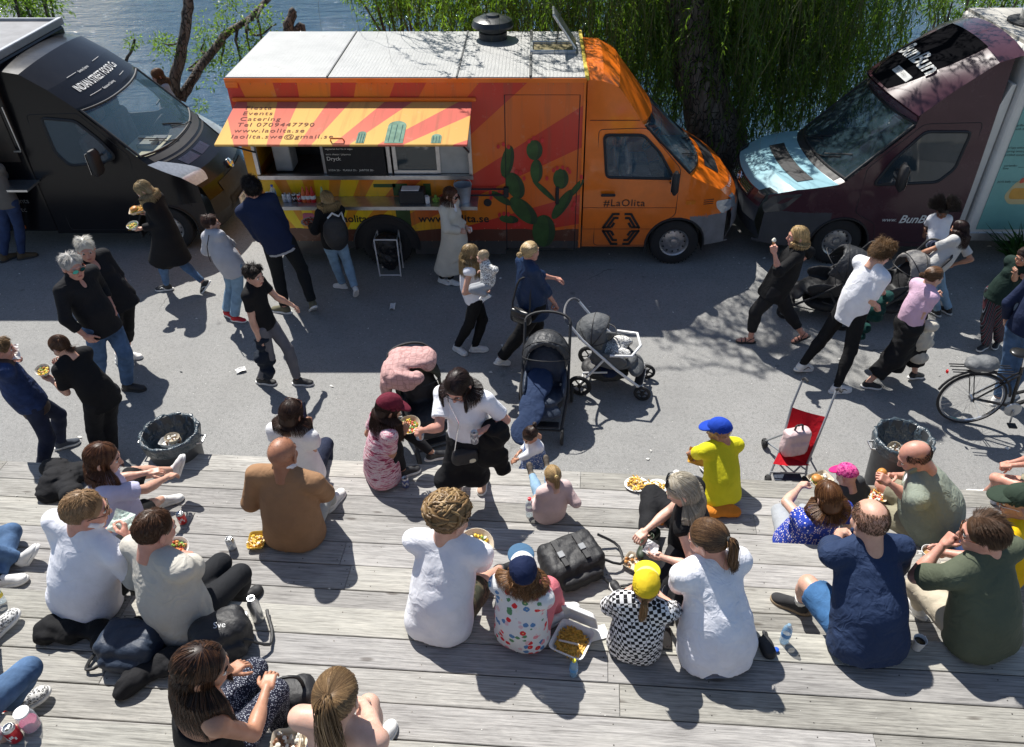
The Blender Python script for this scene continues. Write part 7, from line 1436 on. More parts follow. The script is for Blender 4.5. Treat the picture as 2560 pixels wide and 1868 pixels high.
person('leopard','person in patterned sneakers with red collars seated beyond the left edge',1.0,'f',yaw=40,pel=(-120,1590,1.9),head=(-150,1400),seat=1.80,feet=[(4,1392,1.37,30,-15),(60,1560,1.38,50,-10)],knees=((-60,1420,.3),(-30,1560,.1)),top=T(GRY,1.9),bottom=TR(JEAN,g=.014),socks=dict(m=m_cloth((.6,.03,.02),'red_knit'),h=.05),shoes=dict(k='sneaker',m=m_cloth((.5,.5,.5),'leopard_knit',pattern=pat_leopard,fold=.1),sm=M_rubber,s=1.05),hair_=H('long',BR,.2))
person('dark','woman with long dark hair and bare shoulders resting her hands on her knees',.97,'f',yaw=48,hyaw=72,hpitch=18,pel=(470,1652,1.92),head=(447,1476),seat=1.80,feet=[(560,1600,1.35,45),(640,1610,1.35,50)],knees=((535,1480,.36),(600,1502,.30)),hands=((532,1468,.36,'relax',DN),(596,1494,.26,'relax',DN)),elbows=((490,1530,.25),(560,1590,.0)),top=T(BLK,0,g=.008,hem=.08,strap=.60,loose=.0),bottom=TR(m_cloth((.03,.03,.05),'speckled_navy',pattern=pat_specks((.012,.014,.03),(.42,.44,.5),120.,.27)),g=.012,ga=.012),shoes=SHO_W,skin='tan',hair_=H('long',(.030,.014,.010),.34,n=1100,curl=.003,c2=(.16,.07,.03)),near=True)
person('straps','woman with a long sandy ponytail in a white camisole at the bottom edge',.98,'f',yaw=14,hyaw=6,hpitch=12,pel=(762,1722,1.92),head=(745,1540),seat=1.80,feet=[(770,1640,1.35,10),(850,1640,1.35,20)],knees=((740,1490,.42),(800,1492,.42)),hands=((720,1560,.4),(800,1540,.42)),elbows=((660,1640,.1),(862,1650,.1)),top=T(m_cloth((.62,.62,.68),'white_satin'),0,g=.008,strap=.58,loose=.0,hem=.08),bottom=dict(k='shorts',m=LJEAN,l=.4),shoes=SHO_W,skin='light',hair_=H('pony',(.17,.098,.045),.36,n=1100,tie=.75,c2=(.42,.27,.13),r=.0028),near=True)
person('dreads','man with a knotted bundle of sandy dreadlocks in a white tee',1.0,'m',yaw=10,hyaw=48,hpitch=14,pel=(972,1352,1.48),head=(996,1150),seat=1.35,feet=[(1080,1300,.90,40),(1118,1266,.90,55)],knees=((1040,1215,.45),(1062,1222,.40)),hands=((1024,1198,.38,'grip',UP),(1060,1230,.34,'grip')),elbows=((910,1290,.08),(1060,1322,.0)),top=T(WHT,.95,g=.024,hem=.12,loose=.03,sg=.034,fold=.006),bottom=dict(k='shorts',m=m_cloth((.05,.05,.04),'camo',pattern=pat_camo),l=.9,g=.02),shoes=SHO_B,skin='fair',b=1.02,hair_=H('pony',(.20,.12,.05),.05,n=900,tie=.95,r=.003),glasses=dict(),near=True)
person('navycap','girl in a navy cap with a white front, flowery tee and pink trousers',.80,'c',hs=.90,yaw=22,hyaw=352,hpitch=-4,pel=(1156,1386,1.45),head=(1156,1262),seat=1.35,feet=[(1225,1375,1.36,60),(1245,1350,1.36,80)],knees=((1215,1310,.36),(1262,1302,.30)),hands=((1180,1290,.32),(1192,1262,.36)),elbows=((1100,1330,.1),(1215,1330,.1)),top=T(m_cloth((.6,.6,.6),'flower_jersey',pattern=pat_floral((.68,.68,.68),[(.65,.03,.04),(.70,.68,.66),(.10,.25,.12),(.10,.22,.42),(.66,.45,.48),(.70,.25,.30)],22.,.40)),.8,g=.020,hem=.06,loose=.02,sg=.03),bottom=TR(m_cloth((.62,.17,.20),'rose_crinkle',fold=.8),g=.026,ga=.03),shoes=SHO_W,skin='light',cap=dict(m=cap_mat((.008,.016,.055),'navy_mesh'),front=cap_mat((.70,.71,.72),'white_foam'),bm=cap_mat((.06,.13,.22),'blue_brim')),hair_=H('long',(.22,.10,.04),.13,n=700,curl=.008,c2=(.45,.25,.11)),near=True)
person('yellowcap','child in a yellow mesh cap and black and white checked tee',.76,'c',hs=.88,yaw=14,hyaw=10,hpitch=4,pel=(1404,1414,1.44),head=(1428,1296),seat=1.35,feet=[(1366,1300,.90,340),(1474,1320,.94,20,-20)],knees=((1392,1320,.32),(1462,1330,.30)),hands=((1400,1295,.28),(1445,1300,.3)),elbows=((1352,1335,.12),(1480,1340,.1)),top=T(m_cloth((.4,.4,.4),'check_jersey',pattern=pat_checker,fold=.3),.8,g=.020,hem=.07,loose=.02,sg=.03,fold=.003),bottom=TR(BLK,g=.014,l=1.3),shoes=SHO_B,skin='fair',cap=dict(m=cap_mat((.70,.50,.02),'yellow_mesh'),front=cap_mat((.80,.74,.22),'pale_front'),bm=cap_mat((.78,.66,.03),'yellow_brim')),hair_=H('pony',(.26,.14,.055),.16,n=700,tie=1.9,c2=(.50,.32,.15)),near=True)
person('whiteshirt','woman in a very loose white shirt with a long brown ponytail',1.02,'f',yaw=340,hyaw=308,hpitch=22,pel=(1584,1410,1.50),head=(1566,1192),seat=1.35,feet=[(1490,1335,.90,330),(1540,1320,.90,340)],knees=((1490,1270,.36),(1550,1262,.45)),hands=((1500,1290,.3),(1540,1280,.3)),elbows=((1515,1320,.08),(1660,1330,.1)),top=T(WHT2,1.6,g=.024,hem=.12,loose=.05,sg=.030,fl=.02,collar=True,fold=.012,hipg=.02),bottom=TR(BLK,g=.02),shoes=SHO_B,skin='pink',b=1.10,hair_=H('pony',(.11,.055,.025),.26,n=1000,tie=1.55,c2=(.36,.20,.09),tiem=mat('band_black',(.02,.02,.02),.7),r=.0024),near=True)
person('navyshirt','man with thinning hair in a navy shirt and denim shorts, hands clasped',1.05,'m',yaw=350,hyaw=350,hpitch=22,pel=(1920,1392,1.50),head=(1922,1152),seat=1.35,feet=[(1747,1340,.90,300,0),(1880,1330,.90,350)],knees=((1790,1244,.34),(1880,1250,.5)),hands=((1862,1172,.40,'grip'),(1880,1178,.38,'grip')),elbows=((1812,1246,.12),(1985,1270,.1)),top=T(m_cloth((.020,.036,.085),'navy_linen',fold=1.),1.2,g=.030,hem=.12,loose=.04,sg=.034,collar=True,fold=.010),bottom=dict(k='shorts',m=m_cloth((.05,.14,.30),'bright_denim',var=.3),l=.85,g=.022,ga=.012),shoes=dict(k='sneaker',m=mat('black_suede',(.028,.028,.03),.9),sm=mat('gum_sole',(.30,.22,.14),.7),lm=mat('tan_lace',(.4,.33,.25),.8)),socks=dict(m=TW,h=.13),skin='fair',b=1.10,hair_=H('balding',(.10,.05,.025),.020,n=1500,bt=.42),glasses=dict(),near=True)
person('oliveshirt','man with swept brown hair and sunglasses in an olive tee and cream chinos',1.03,'m',yaw=338,hyaw=300,hpitch=12,pel=(2172,1385,1.49),head=(2176,1182),seat=1.35,feet=[(2010,1340,.90,330),(2080,1330,.90,335)],knees=((2024,1254,.36),(2088,1256,.50)),hands=((2102,1184,.20,'fist'),(2060,1216,.34,'grip',A3(-.8,0,0))),elbows=((2052,1268,.02),(2130,1260,.3)),top=T(OLIVE,.72,g=.022,hem=.10,loose=.03,sg=.03,fold=.007),bottom=TR(CHINO,g=.018,ga=.014,fold=.005),shoes=SHO_W,skin='pink',b=1.12,hair_=H('short',(.085,.045,.024),.075,n=1700,lift=.22,fw=-.5),glasses=dict(fm=mat('tortoise',(.10,.03,.01),.25)),near=True)
person('golden','person in a golden yellow tee and dark green cap with white sunglasses',1.0,'m',yaw=318,hyaw=300,hpitch=14,pel=(2196,1254,1.03),head=(2256,1112),seat=.90,feet=[(2112,1222,.45,315),(2150,1200,.45,315)],knees=((2128,1190,.3),(2160,1170,.4)),top=T(GOLD,.8,g=.020,hem=.1,loose=.03,sg=.03),bottom=TR(m_cloth((.02,.035,.10),'navy_cotton2')),shoes=dict(k='sneaker',m=mat('blue_mesh',(.05,.12,.24),.8),sm=M_rubber),skin='tan',cap=dict(m=cap_mat((.028,.045,.030),'forest_cap')),glasses=dict(fm=mat('white_frame',(.7,.7,.68),.3)),b=1.3,near=True)
# ================================================================ THINGS PEOPLE CARRY, EAT AND PUT DOWN
PL_=lambda n,c,**k:mat(n,c,k.pop('rough',.5),**k)
M_pulp=PL_('moulded_pulp',(.58,.50,.38),rough=.85,bs=80);M_foam=PL_('white_foam',(.78,.78,.77),rough=.6);M_paper=PL_('white_paper',(.74,.73,.71),rough=.8);M_fry=PL_('fries',(.66,.38,.06),rough=.6,var=.35,vs=50);M_bun=PL_('bun_crust',(.50,.22,.05),rough=.45,var=.3,vs=30)
M_green=PL_('salad_green',(.16,.30,.04),var=.5,vs=60);M_redf=PL_('tomato_red',(.55,.09,.03),var=.3);M_yelf=PL_('corn_yellow',(.74,.50,.05),var=.2);M_whf=PL_('creamy_sauce',(.72,.68,.58));M_meat=PL_('browned_meat',(.18,.08,.035),var=.4,vs=40)
M_pet=PL_('clear_plastic',(.62,.74,.80),rough=.05,alpha=.38,spec=1.,var=0);M_bluep=PL_('blue_plastic',(.02,.10,.55),rough=.35);M_redp=PL_('red_plastic',(.65,.02,.04),rough=.35);M_bag=mat('black_nylon',(.016,.016,.018),.6,bs=30,bd=.006);M_bagn=mat('navy_nylon',(.018,.03,.055),.6,bs=30,bd=.006)
M_liner=mat('bin_liner',(.05,.07,.085),.28,bs=16,bd=.03,spec=.8);M_bin=mat('bin_plastic',(.055,.06,.065),.5);M_canopy=mat('canopy_black',(.030,.032,.036),.55,bs=14,bd=.02);M_canopy2=mat('canopy_grey',(.085,.09,.095),.7,bs=14,bd=.02);M_wfr=mat('white_frame_metal',(.70,.70,.70),.35)
def surf_at(px,py,z):return G(px,py,z)
def food(mb,kind,r,n,rad,z,M=None,c=(0,0,0),fries=3):
 c=np.asarray(c,float)
 for i in range(n):
  a=r.uniform(0,6.3);q=r.uniform(0,1)**.5*rad;p=c+A3(q*math.cos(a),q*math.sin(a),z+r.uniform(0,.018));k=kind[int(r.integers(len(kind)))]
  if k==fries:d=rotz(r.uniform(0,3.14));l=r.uniform(.025,.045);mb.box(p,(l*2,.008,.008),k,d@roty(r.normal(0,.3)))
  else:s=r.uniform(.007,.016);mb.lathe([(.001,-s*.6),(s*.8,-s*.3),(s,.1*s),(s*.5,s*.6),(.001,s*.7)],p,7,k,rotz(a)@rotx(r.normal(0,.5)))
FM=[M_pulp,M_paper,M_bun,M_fry,M_green,M_redf,M_yelf,M_whf,M_meat]
def burger(mb,c,s=1.):
 for m,pr in((2,[(.001,0),(.042,.002),(.046,.01),(.044,.016),(.001,.018)]),(8,[(.001,.017),(.047,.018),(.048,.028),(.001,.03)]),(4,[(.001,.029),(.052,.03),(.05,.035),(.001,.036)]),(2,[(.046,.034),(.050,.045),(.044,.060),(.026,.070),(.001,.073)])):mb.lathe([(a*s,b*s)for a,b in pr],c,16,m)
def orient(o,p,up=None,yaw=0.):
 o.location=tuple(p);M=rotz(yaw)
 if up is not None:
  z=nrm(up);M=frame(z,(math.cos(yaw),math.sin(yaw),0))
 o.rotation_euler=Matrix(M.tolist()).to_euler();return o
def dish(name,label,cat,p,kind='bowl',r=.09,yaw=0.,up=None,stuff=(3,4,5),seed=1,n=60,m=M_pulp,brg=False,group=None,w_=.17,d_=.11,sauce=False):
 o=thing(name,label,cat,group=group);rr=np.random.default_rng(seed);q=MB()
 if kind=='bowl':q.lathe([(.001,0),(r*.62,0),(r*.86,.03),(r,.052),(r*1.03,.054),(r*1.0,.057),(r*.84,.034),(r*.6,.006),(.001,.006)],n=28)
 elif kind=='plate':q.lathe([(.001,0),(r*.7,0),(r*.95,.014),(r,.018),(r*.94,.019),(r*.7,.006),(.001,.006)],n=30,sx=1.,sy=.84)
 elif kind=='tray':
  a,b=w_/2,d_/2;V=[];
  for(s,z)in((.80,0),(1.,.038),(1.05,.040),(1.03,.043),(.96,.038),(.78,.004)):
   V+=[A3(x*s,y*s,z)for x,y in rounded([(-a,-b),(a,-b),(a,b),(-a,b)],.03,4)]
  k=len(V)//6;q.raw(V,[(i*k+j,i*k+(j+1)%k,(i+1)*k+(j+1)%k,(i+1)*k+j)for i in range(5)for j in range(k)]+[tuple(range(k))[::-1],tuple(range(5*k,6*k))])
 q.build('dish',m,o,smooth=True);f=MB();rad=r*.72 if kind!='tray' else min(w_,d_)*.40
 if kind=='tray':
  for cx in(-w_*.22,w_*.2):food(f,stuff,rr,n//2,rad,.014,c=(cx,0,0))
 else:food(f,stuff,rr,n,rad,.012 if kind=='plate' else .022)
 if brg:burger(f,(-w_*.2 if kind=='tray' else-r*.35,0,.01))
 if sauce:f.lathe([(.03,0),(.034,.018),(.028,.018),(.001,.012)],(r*.3,r*.3,.01),14,7)
 f.build('food',FM,o,smooth=True);return orient(o,p,up,yaw)
def hand_pt(key,i,off=.03):
 q=PEOPLE.get(key)
 return None if q is None else q['hand'][i]+q['palm'][i]*off
def can(label,p,c,up=None,group='drink cans',yaw=0.,txt=None):
 o=thing('drink_can',label,'can',group=group);q=MB();q.lathe([(.001,.004),(.024,0),(.027,.002),(.033,.010),(.033,.108),(.027,.117),(.0265,.121),(.0245,.121),(.024,.116),(.001,.115)],n=24);m=[M_alu,PL_('can_paint',c,metal=.35,rough=.3)]
 V=np.concatenate(q.v);mi=[1 if abs(V[list(f)].mean(0)[2]-.06)<.045 and len(f)==4 else 0 for f in q.f];add('can_shell',V,q.f,m,o,mi)
 q=MB();q.box((0,.006,.1165),(.012,.022,.002));q.lathe([(.001,0),(.008,0),(.008,.001),(.001,.001)],(0,-.010,.1155),10,1);q.build('pull_tab',[M_alu,M_int],o)
 q=MB()
 for k in range(7):a=-.9+k*.3;q.box((.0335*math.sin(a),-.0335*math.cos(a),.06+.014*math.sin(k*1.7)),(.008,.001,.022),0,rotz(a))
 q.build('can_mark',M_txtw,o);return orient(o,p,up,yaw)
def bottle(label,p,capm,h=.21,tint=M_pet,group='plastic bottles',water=.55,up=None,lab=(.1,.3,.6)):
 o=thing('water_bottle',label,'bottle',group=group);k=h/.21;q=MB();q.lathe([(.001,0),(.028,0),(.032,.006),(.031,.03),(.033,.05),(.031,.07),(.033,.09),(.033,.13),(.030,.15),(.018,.178),(.013,.186),(.013,.195),(.001,.195)],n=22);V=np.concatenate(q.v)*k;add('bottle_body',V,q.f,tint,o)
 q=MB();q.lathe([(.0335,.075),(.0337,.076),(.0337,.115),(.0335,.116)],n=22,caps=(False,False));add('label',np.concatenate(q.v)*k,q.f,PL_('bottle_label',lab),o)
 if capm:q=MB();q.lathe([(.0145,.188),(.0150,.190),(.0150,.205),(.013,.207),(.001,.207)],n=16);add('bottle_cap',np.concatenate(q.v)*k,q.f,capm,o)
 return orient(o,p,up)
def cup(label,p,liquid,up=None,yaw=0.):
 o=thing('paper_cup',label,'cup');q=MB();q.lathe([(.001,0),(.030,0),(.041,.092),(.0425,.094),(.0395,.094),(.029,.004),(.001,.004)],n=26);q.tube([A3(.036,0,.075),A3(.060,0,.075),A3(.062,0,.045),A3(.034,0,.040)],.004,5);q.build('cup_wall',PL_('cup_white',(.76,.76,.75)),o,smooth=True)
 q=MB();q.lathe([(.001,.066),(.036,.066)],n=22,caps=(False,False));q.build('drink',liquid,o);return orient(o,p,up,yaw)
def blobmesh(spheres,h=.012,folds_=.006,seed=1,floor=None,k=.05,fs=1.3):
 c=np.array([s_[:3]for s_ in spheres]);R=max(s_[3]if np.isscalar(s_[3])else max(s_[3])for s_ in spheres);f=Field(c.min(0)-R-.05,c.max(0)+R+.05,h)
 for s_ in spheres:f.ell(s_[:3],s_[4]if len(s_)>4 else None,(s_[3],)*3 if np.isscalar(s_[3])else s_[3],k)
 if folds_:f.folds(folds_,seed,fs)
 if floor is not None:f.plane((0,0,floor),(0,0,-1))
 V,F=f.mesh();return relax(V,F,1,.4),F
def cloth_thing(name,label,cat,spheres,m,p,**k):
 o=thing(name,label,cat,p);V,F=blobmesh(spheres,**k);add('cloth',V,F,m,o);return o
def chain(p0,p1,n,r,rr,j=.02,fl=None):
 out=[]
 for i in range(n):
  t=i/(n-1);c=np.asarray(p0)*(1-t)+np.asarray(p1)*t+rr.normal(0,j,3)
  if fl is not None:c[2]=max(c[2],fl+r*.4)
  out.append((*c,(r*rr.uniform(.7,1.25),r*rr.uniform(.7,1.25),r*rr.uniform(.5,.9))))
 return out
rr=np.random.default_rng(21)
def onp(name,label,cat,px,py,z,**k):return dish(name,label,cat,G(px,py,z),**k)
onp('food_plate','white plate of fries and a fish cake, the left one beside the yellow tee boy','plate',1407,1073,.455,kind='plate',r=.115,m=M_foam,stuff=(3,3,6,8),sauce=True,seed=3,n=80,group='plates on the lowest tier')
onp('food_plate','white plate of fries and a bun, touching the clear bottle','plate',1451,1080,.460,kind='plate',r=.115,m=M_foam,stuff=(3,3,6,7),sauce=True,seed=4,n=70,yaw=.8,group='plates on the lowest tier')
bottle('clear water bottle standing in front of the two plates',G(1444,1112,.455),None,.19,lab=(.55,.65,.72))
can('dented blue and white can by the maroon cap woman',G(898,1076,.455),(.10,.13,.30));can('red can beside the lavender tee woman',G(406,1156,.905),(.55,.03,.03));can('white and blue can standing alone in front of the second tier edge',G(514,1212,.905),(.45,.50,.58));can('silver can behind the golden tee person',G(2196,1112,.455),(.40,.43,.52))
can('red cola can in the bottom corner',G(38,1634,1.805),(.55,.02,.03))
o=thing('glass_jar','glass jar half full of pink drink in the bottom corner','jar',G(72,1606,1.805));q=MB();q.lathe([(.001,0),(.042,0),(.046,.01),(.046,.10),(.036,.12),(.037,.14),(.034,.14),(.001,.135)],n=24);q.build('glass',M_pet,o,smooth=True);q=MB();q.lathe([(.001,.004),(.042,.006),(.042,.06),(.001,.06)],n=20);q.build('drink',PL_('pink_drink',(.60,.12,.22),rough=.2,alpha=.8),o);q=MB();q.lathe([(.038,.138),(.038,.150),(.001,.152)],n=20);q.build('lid',PL_('lid_white',(.75,.75,.76)),o)
bottle('squat bottle with a yellow label at the left edge',G(6,1330,1.355),None,.17,lab=(.7,.55,.05))
bottle('plastic water bottle with a pink spout cap beside the pink hoodie girl',G(1171,1139,.455),M_redp,.23,lab=(.6,.55,.66));bottle('small blue tinted bottle with a yellow cap in front of the fries box',G(1268,1492,1.355),PL_('yellow_cap',(.75,.68,.05)),.17,PL_('blue_clear',(.30,.52,.72),rough=.05,alpha=.5,spec=1.,var=0));bottle('blue tinted open water bottle beside the navy shirt man',G(1733,1418,1.355),None,.20,PL_('blue_clear',(.30,.52,.72),rough=.05,alpha=.5,spec=1.,var=0))
for(px,py,z,lb)in((1716,1438,1.356,'small blue bottle cap on the planks near the blue bottle'),(1464,1109,.456,'blue bottle cap next to the clear bottle')):
 q=MB();q.lathe([(.017,0),(.017,.013),(.014,.015),(.001,.015)],n=16);o=q.build('bottle_cap',M_bluep,smooth=True);o.location=tuple(G(px,py,z));tag(o,lb,'bottle cap','loose bottle caps')
o=thing('steel_flask','brushed steel flask standing by the stone linen shirt man','flask',G(572,1368,1.355));q=MB();q.lathe([(.001,0),(.037,0),(.038,.005),(.038,.17),(.030,.20),(.024,.21),(.024,.228),(.019,.228),(.018,.2),(.001,.19)],n=26);q.build('flask_body',M_alu,o,smooth=True);q=MB();q.lathe([(.023,0),(.023,.022),(.001,.024)],(-.10,.02,0),16);q.build('flask_cap',M_foam,o)
cup('white paper cup of black coffee on the planks',G(2026,1432,1.355),PL_('black_coffee',(.02,.01,.006),rough=.1),yaw=.6)
o=thing('takeaway_box','open white foam box of fries on the third tier','food box',G(1264,1424,1.357),-.45);q=MB()
def shell_(q,M,c,s=.115,dp=.055):
 V=[]
 for(k_,z)in((.82,0),(1.,dp),(1.06,dp+.002),(1.04,dp+.006),(.95,dp),(.78,.006)):V+=[np.asarray(c)+np.asarray(M)@A3(x*k_,y*k_,z)for x,y in rounded([(-s,-s),(s,-s),(s,s),(-s,s)],.04,4)]
 k=len(V)//6;q.raw(V,[(i*k+j,i*k+(j+1)%k,(i+1)*k+(j+1)%k,(i+1)*k+j)for i in range(5)for j in range(k)]+[tuple(range(k))[::-1],tuple(range(5*k,6*k))])
shell_(q,np.eye(3),(0,0,0));q.build('box_tray',M_foam,o,smooth=True);q=MB();shell_(q,rotx(-1.25+math.pi),(0,.155,.14),.115,.03);q.build('box_lid',M_foam,o,smooth=True)
q=MB();food(q,(3,),rr,210,.095,.018);q.box((-.01,-.03,.055),(.13,.012,.005),7,rotz(.2));q.build('fries',FM,o)
q=thing('paper_napkin','folded napkin beside the open fries box','napkin',G(1322,1400,1.357),.3);m=MB();m.box((0,0,.002),(.13,.10,.003));m.build('sheet',M_paper,q)
onp('food_tray','pulp tray with bones and sauce under the black dress woman hands','tray',1408,1252,.905,kind='tray',w_=.21,d_=.15,stuff=(8,7,2),seed=8,n=40,yaw=-.6);onp('food_tray','yellow nacho tray beside the tan sweater man','tray',570,1200,.905,kind='tray',w_=.13,d_=.17,m=PL_('yellow_card',(.72,.48,.08)),stuff=(6,7,3),seed=9,n=50,yaw=.1)
onp('food_tray','pulp tray of chips and ribs beside the sage shirt man','tray',1931,1098,.455,kind='tray',w_=.20,d_=.16,stuff=(3,7,5,1),seed=10,n=60,yaw=-.3);onp('food_tray','pulp tray with a burger held out by the blue dress woman','tray',1812,1064,.62,kind='tray',w_=.21,d_=.15,stuff=(1,7,6),brg=True,seed=11,n=40,yaw=.4)
onp('food_tray','pulp tray with pulled meat between the two women at the bottom edge','tray',636,1646,1.805,kind='tray',w_=.15,d_=.13,stuff=(7,7,8),seed=12,n=40,yaw=.1);onp('food_tray','pulp tray mostly hidden by the long sandy ponytail','tray',700,1642,1.805,kind='tray',w_=.16,d_=.13,stuff=(7,6),seed=13,n=20)
def held(key,i,fn,off=.045,dz=.01,**k):
 p=hand_pt(key,i,off)
 return fn(p=p+A3(0,0,dz),**k)if p is not None else None
held('coat',1,lambda p:dish('food_tray','upper pulp tray with a burger and fries in the black coat woman hand','tray',p,'tray',w_=.23,d_=.14,stuff=(3,3,2),brg=True,seed=14,n=60,up=(-.2,-.25,1),yaw=.2),.02);held('coat',0,lambda p:dish('food_bowl','lower paper bowl of salad and fries in the black coat woman hand','bowl',p,'bowl',r=.075,m=M_paper,stuff=(3,4,4),seed=15,up=(-.1,-.3,1)),.02)
held('maroon',0,lambda p:dish('food_bowl','pulp bowl of colourful salad held by the maroon cap woman','bowl',GY(907,946,PEOPLE['maroon']['N'][1]+.16),'bowl',r=.105,stuff=(4,5,6,7,5),seed=16,n=110,up=(-.05,-.25,1)))
held('dreads',0,lambda p:dish('food_bowl','pulp bowl with a bun, rice and corn held by the dreadlocked man','bowl',GY(1053,1212,PEOPLE['dreads']['N'][1]+.32),'bowl',r=.125,stuff=(6,6,4,7),seed=17,n=90,brg=True,up=(0,-.3,1)));held('packpack',0,lambda p:dish('food_plate','pulp plate of red curry held by the blond woman at the truck','plate',p,'plate',r=.11,m=M_pulp,stuff=(5,8,5),seed=18,up=(0,-.2,1)),.02)
held('ponytee',0,lambda p:dish('food_bowl','paper bowl of food held up by the ponytail woman in black','bowl',p,'bowl',r=.07,m=M_paper,stuff=(6,4,2),seed=19,up=(.1,-.3,1)),.03);held('linen',0,lambda p:dish('food_bowl','paper boat of food in the stone linen shirt man hand','bowl',p,'bowl',r=.08,m=M_paper,stuff=(5,2,4),seed=20,up=(.2,-.3,1)),.03)
def paper_at(name,label,cat,p,size,m,seed,n=(.2,-.6,.8)):
 g=np.random.default_rng(seed);k=9;U,Vv=np.meshgrid(np.linspace(-.5,.5,k),np.linspace(-.5,.5,k),indexing='ij');Zz=.10*np.sin(U*5+seed)*np.cos(Vv*6)+.06*g.normal(0,1,U.shape)*.4+.25*U*U;V=np.stack([U*size[0],Vv*size[1],Zz*size[0]],-1).reshape(-1,3);i,j=np.meshgrid(np.arange(k-1),np.arange(k-1),indexing='ij');a=(i*k+j).ravel();F=np.stack([a,a+k,a+k+1,a+1],1)
 V2=np.concatenate([V,V+A3(0,0,.0012)]);F2=np.concatenate([F[:,::-1],F+k*k]);o=thing(name,label,cat);add('sheet',V2,F2,m,o,smooth=False);return orient(o,p,n,g.uniform(0,3))
for key,i,nme,lb,sz,m,sd in(('polo',1,'food_wrapper','green printed food wrapper in the white polo man hands',(.13,.15),PL_('printed_wrap',(.55,.66,.58),var=.35,vs=60),2),('bluecap',1,'food_wrapper','orange paper wrapper in the yellow tee boy hands',(.18,.16),PL_('orange_wrap',(.62,.33,.05),var=.25),3),('denim',1,'paper_napkin','white napkin in the denim jacket person hand',(.15,.17),M_paper,4),('blackdress',0,'paper_napkin','crumpled napkin in the black dress woman hand',(.10,.10),M_paper,5),('trench',0,'paper_napkin','crumpled tissue in the trench coat woman hand',(.07,.07),M_paper,6)):
 if key in PEOPLE:paper_at(nme,lb,'wrapper' if 'wrap' in nme else 'napkin',hand_pt(key,i,.03)+A3(.0,0,.03),sz,m,sd)
if 'sageshirt' in PEOPLE:o=thing('chicken_wrap','golden grilled chicken wrap in the sage shirt man hands','wrap');V,F=blobmesh([(0,0,0,(.035,.035,.04)),(0,0,.05,(.04,.035,.045)),(.01,0,.09,(.03,.03,.03))],.006,.004,3);add('wrap_bread',V,F,M_bun,o);orient(o,(hand_pt('sageshirt',0,.03)+hand_pt('sageshirt',1,.03))/2-A3(0,0,.03),(-.3,.1,1))
if 'navyshirt' in PEOPLE:pass
if 'sandals' in PEOPLE:o=thing('ice_cream','small white ice cream in the sandal woman hand','ice cream',hand_pt('sandals',0,.0)+A3(0,0,.06));q=MB();q.lathe([(.001,-.06),(.012,-.02),(.022,.0)],n=12);q.lathe([(.022,0),(.026,.015),(.015,.035),(.001,.045)],n=12,m=1);q.build('cone',[M_bun,M_whf],o,smooth=True)
if 'oliveshirt' in PEOPLE:cup('white paper cup of milky coffee held by the olive tee man',hand_pt('oliveshirt',1,.045)-A3(0,0,.05),PL_('milky_coffee',(.42,.26,.10),rough=.2),(-.25,-.15,1),3.)
if 'standing' in PEOPLE:
 can('silver blue can lowered in the standing woman right hand',hand_pt('standing',1,.035)-A3(0,0,.06),(.20,.28,.42),(.2,-.2,1));can('silver can with a blue card held at the standing woman waist',hand_pt('standing',0,.035)-A3(0,0,.05),(.25,.25,.28))
if 'phone' in PEOPLE:o=thing('mobile_phone','dark phone held up by the woman in the white lace top','phone');q=MB();q.box((0,0,0),(.078,.16,.009),0,None,.008);q.build('phone_body',M_frame_b,o);q=MB();q.box((0,0,.006),(.070,.15,.001));q.build('screen',mat('phone_screen',(.02,.02,.04),.08,var=0),o);orient(o,hand_pt('phone',1,.03)+A3(-.03,.02,.07),(-.2,-.8,.6),.2)
o=thing('mobile_phone','black phone lying on the planks beside the checked tee child','phone',G(1471,1412,1.36),-.1);q=MB();q.box((0,0,.005),(.08,.16,.009),0,None,.008);q.build('phone_body',M_frame_b,o);q=MB();q.lathe([(.006,.0095),(.006,.0115),(.001,.0115)],(.025,-.06,0),10);q.lathe([(.006,.0095),(.006,.0115),(.001,.0115)],(.008,-.06,0),10);q.build('camera_lens',M_lens,o)
def held_cloth(key,i,name,label,m,dn,r0,seed,dirv=(0,0,-1)):
 if key not in PEOPLE:return
 p=hand_pt(key,i,.02);rr_=np.random.default_rng(seed);e=nrm(dirv);cloth_thing(name,label,name.split('_')[-1],chain(A3(0,0,.05),e*dn*.5,4,r0,rr_,.02)+chain(e*dn*.4+A3(.03,0,0),e*dn,4,r0*.9,rr_,.03)+chain(e*dn*.4-A3(.05,0,0),e*dn*.85-A3(.03,0,0),3,r0*.8,rr_,.02),m,p,folds_=.009,seed=seed,k=.04,fs=1.4)
held_cloth('redlaces',1,'dark_jacket','dark navy jacket hanging from the red laced man hand',m_cloth((.012,.018,.03),'jacket_shell'),.42,.07,1);held_cloth('whitetee',0,'green_jacket','bottle green velvet jacket held by the tall white tee man',m_cloth((.008,.05,.045),'green_velvet'),.55,.075,2,(-.25,.1,-1));held_cloth('pinktee',1,'cream_jacket','cream jacket draped over the pink tee woman arm',m_cloth((.56,.52,.44),'cream_cotton'),.42,.10,3,(.2,0,-1));
if 'standing' in PEOPLE:
 c=GY(1092,955,PEOPLE['standing']['N'][1]-.10);W_=lambda x,y:tuple(GY(x,y,c[1])-c);cloth_thing('black_coat','black coat draped over the standing woman arm','coat',[(*W_(x,y),r_)for x,y,r_ in((1092,945,(.10,.09,.05)),(1085,975,(.11,.07,.08)),(1096,1005,(.11,.06,.10)),(1112,1035,(.07,.05,.08)),(1070,1010,(.08,.06,.12)),(1110,960,(.06,.07,.07)))],BLK,c,folds_=.010,seed=4,k=.07)
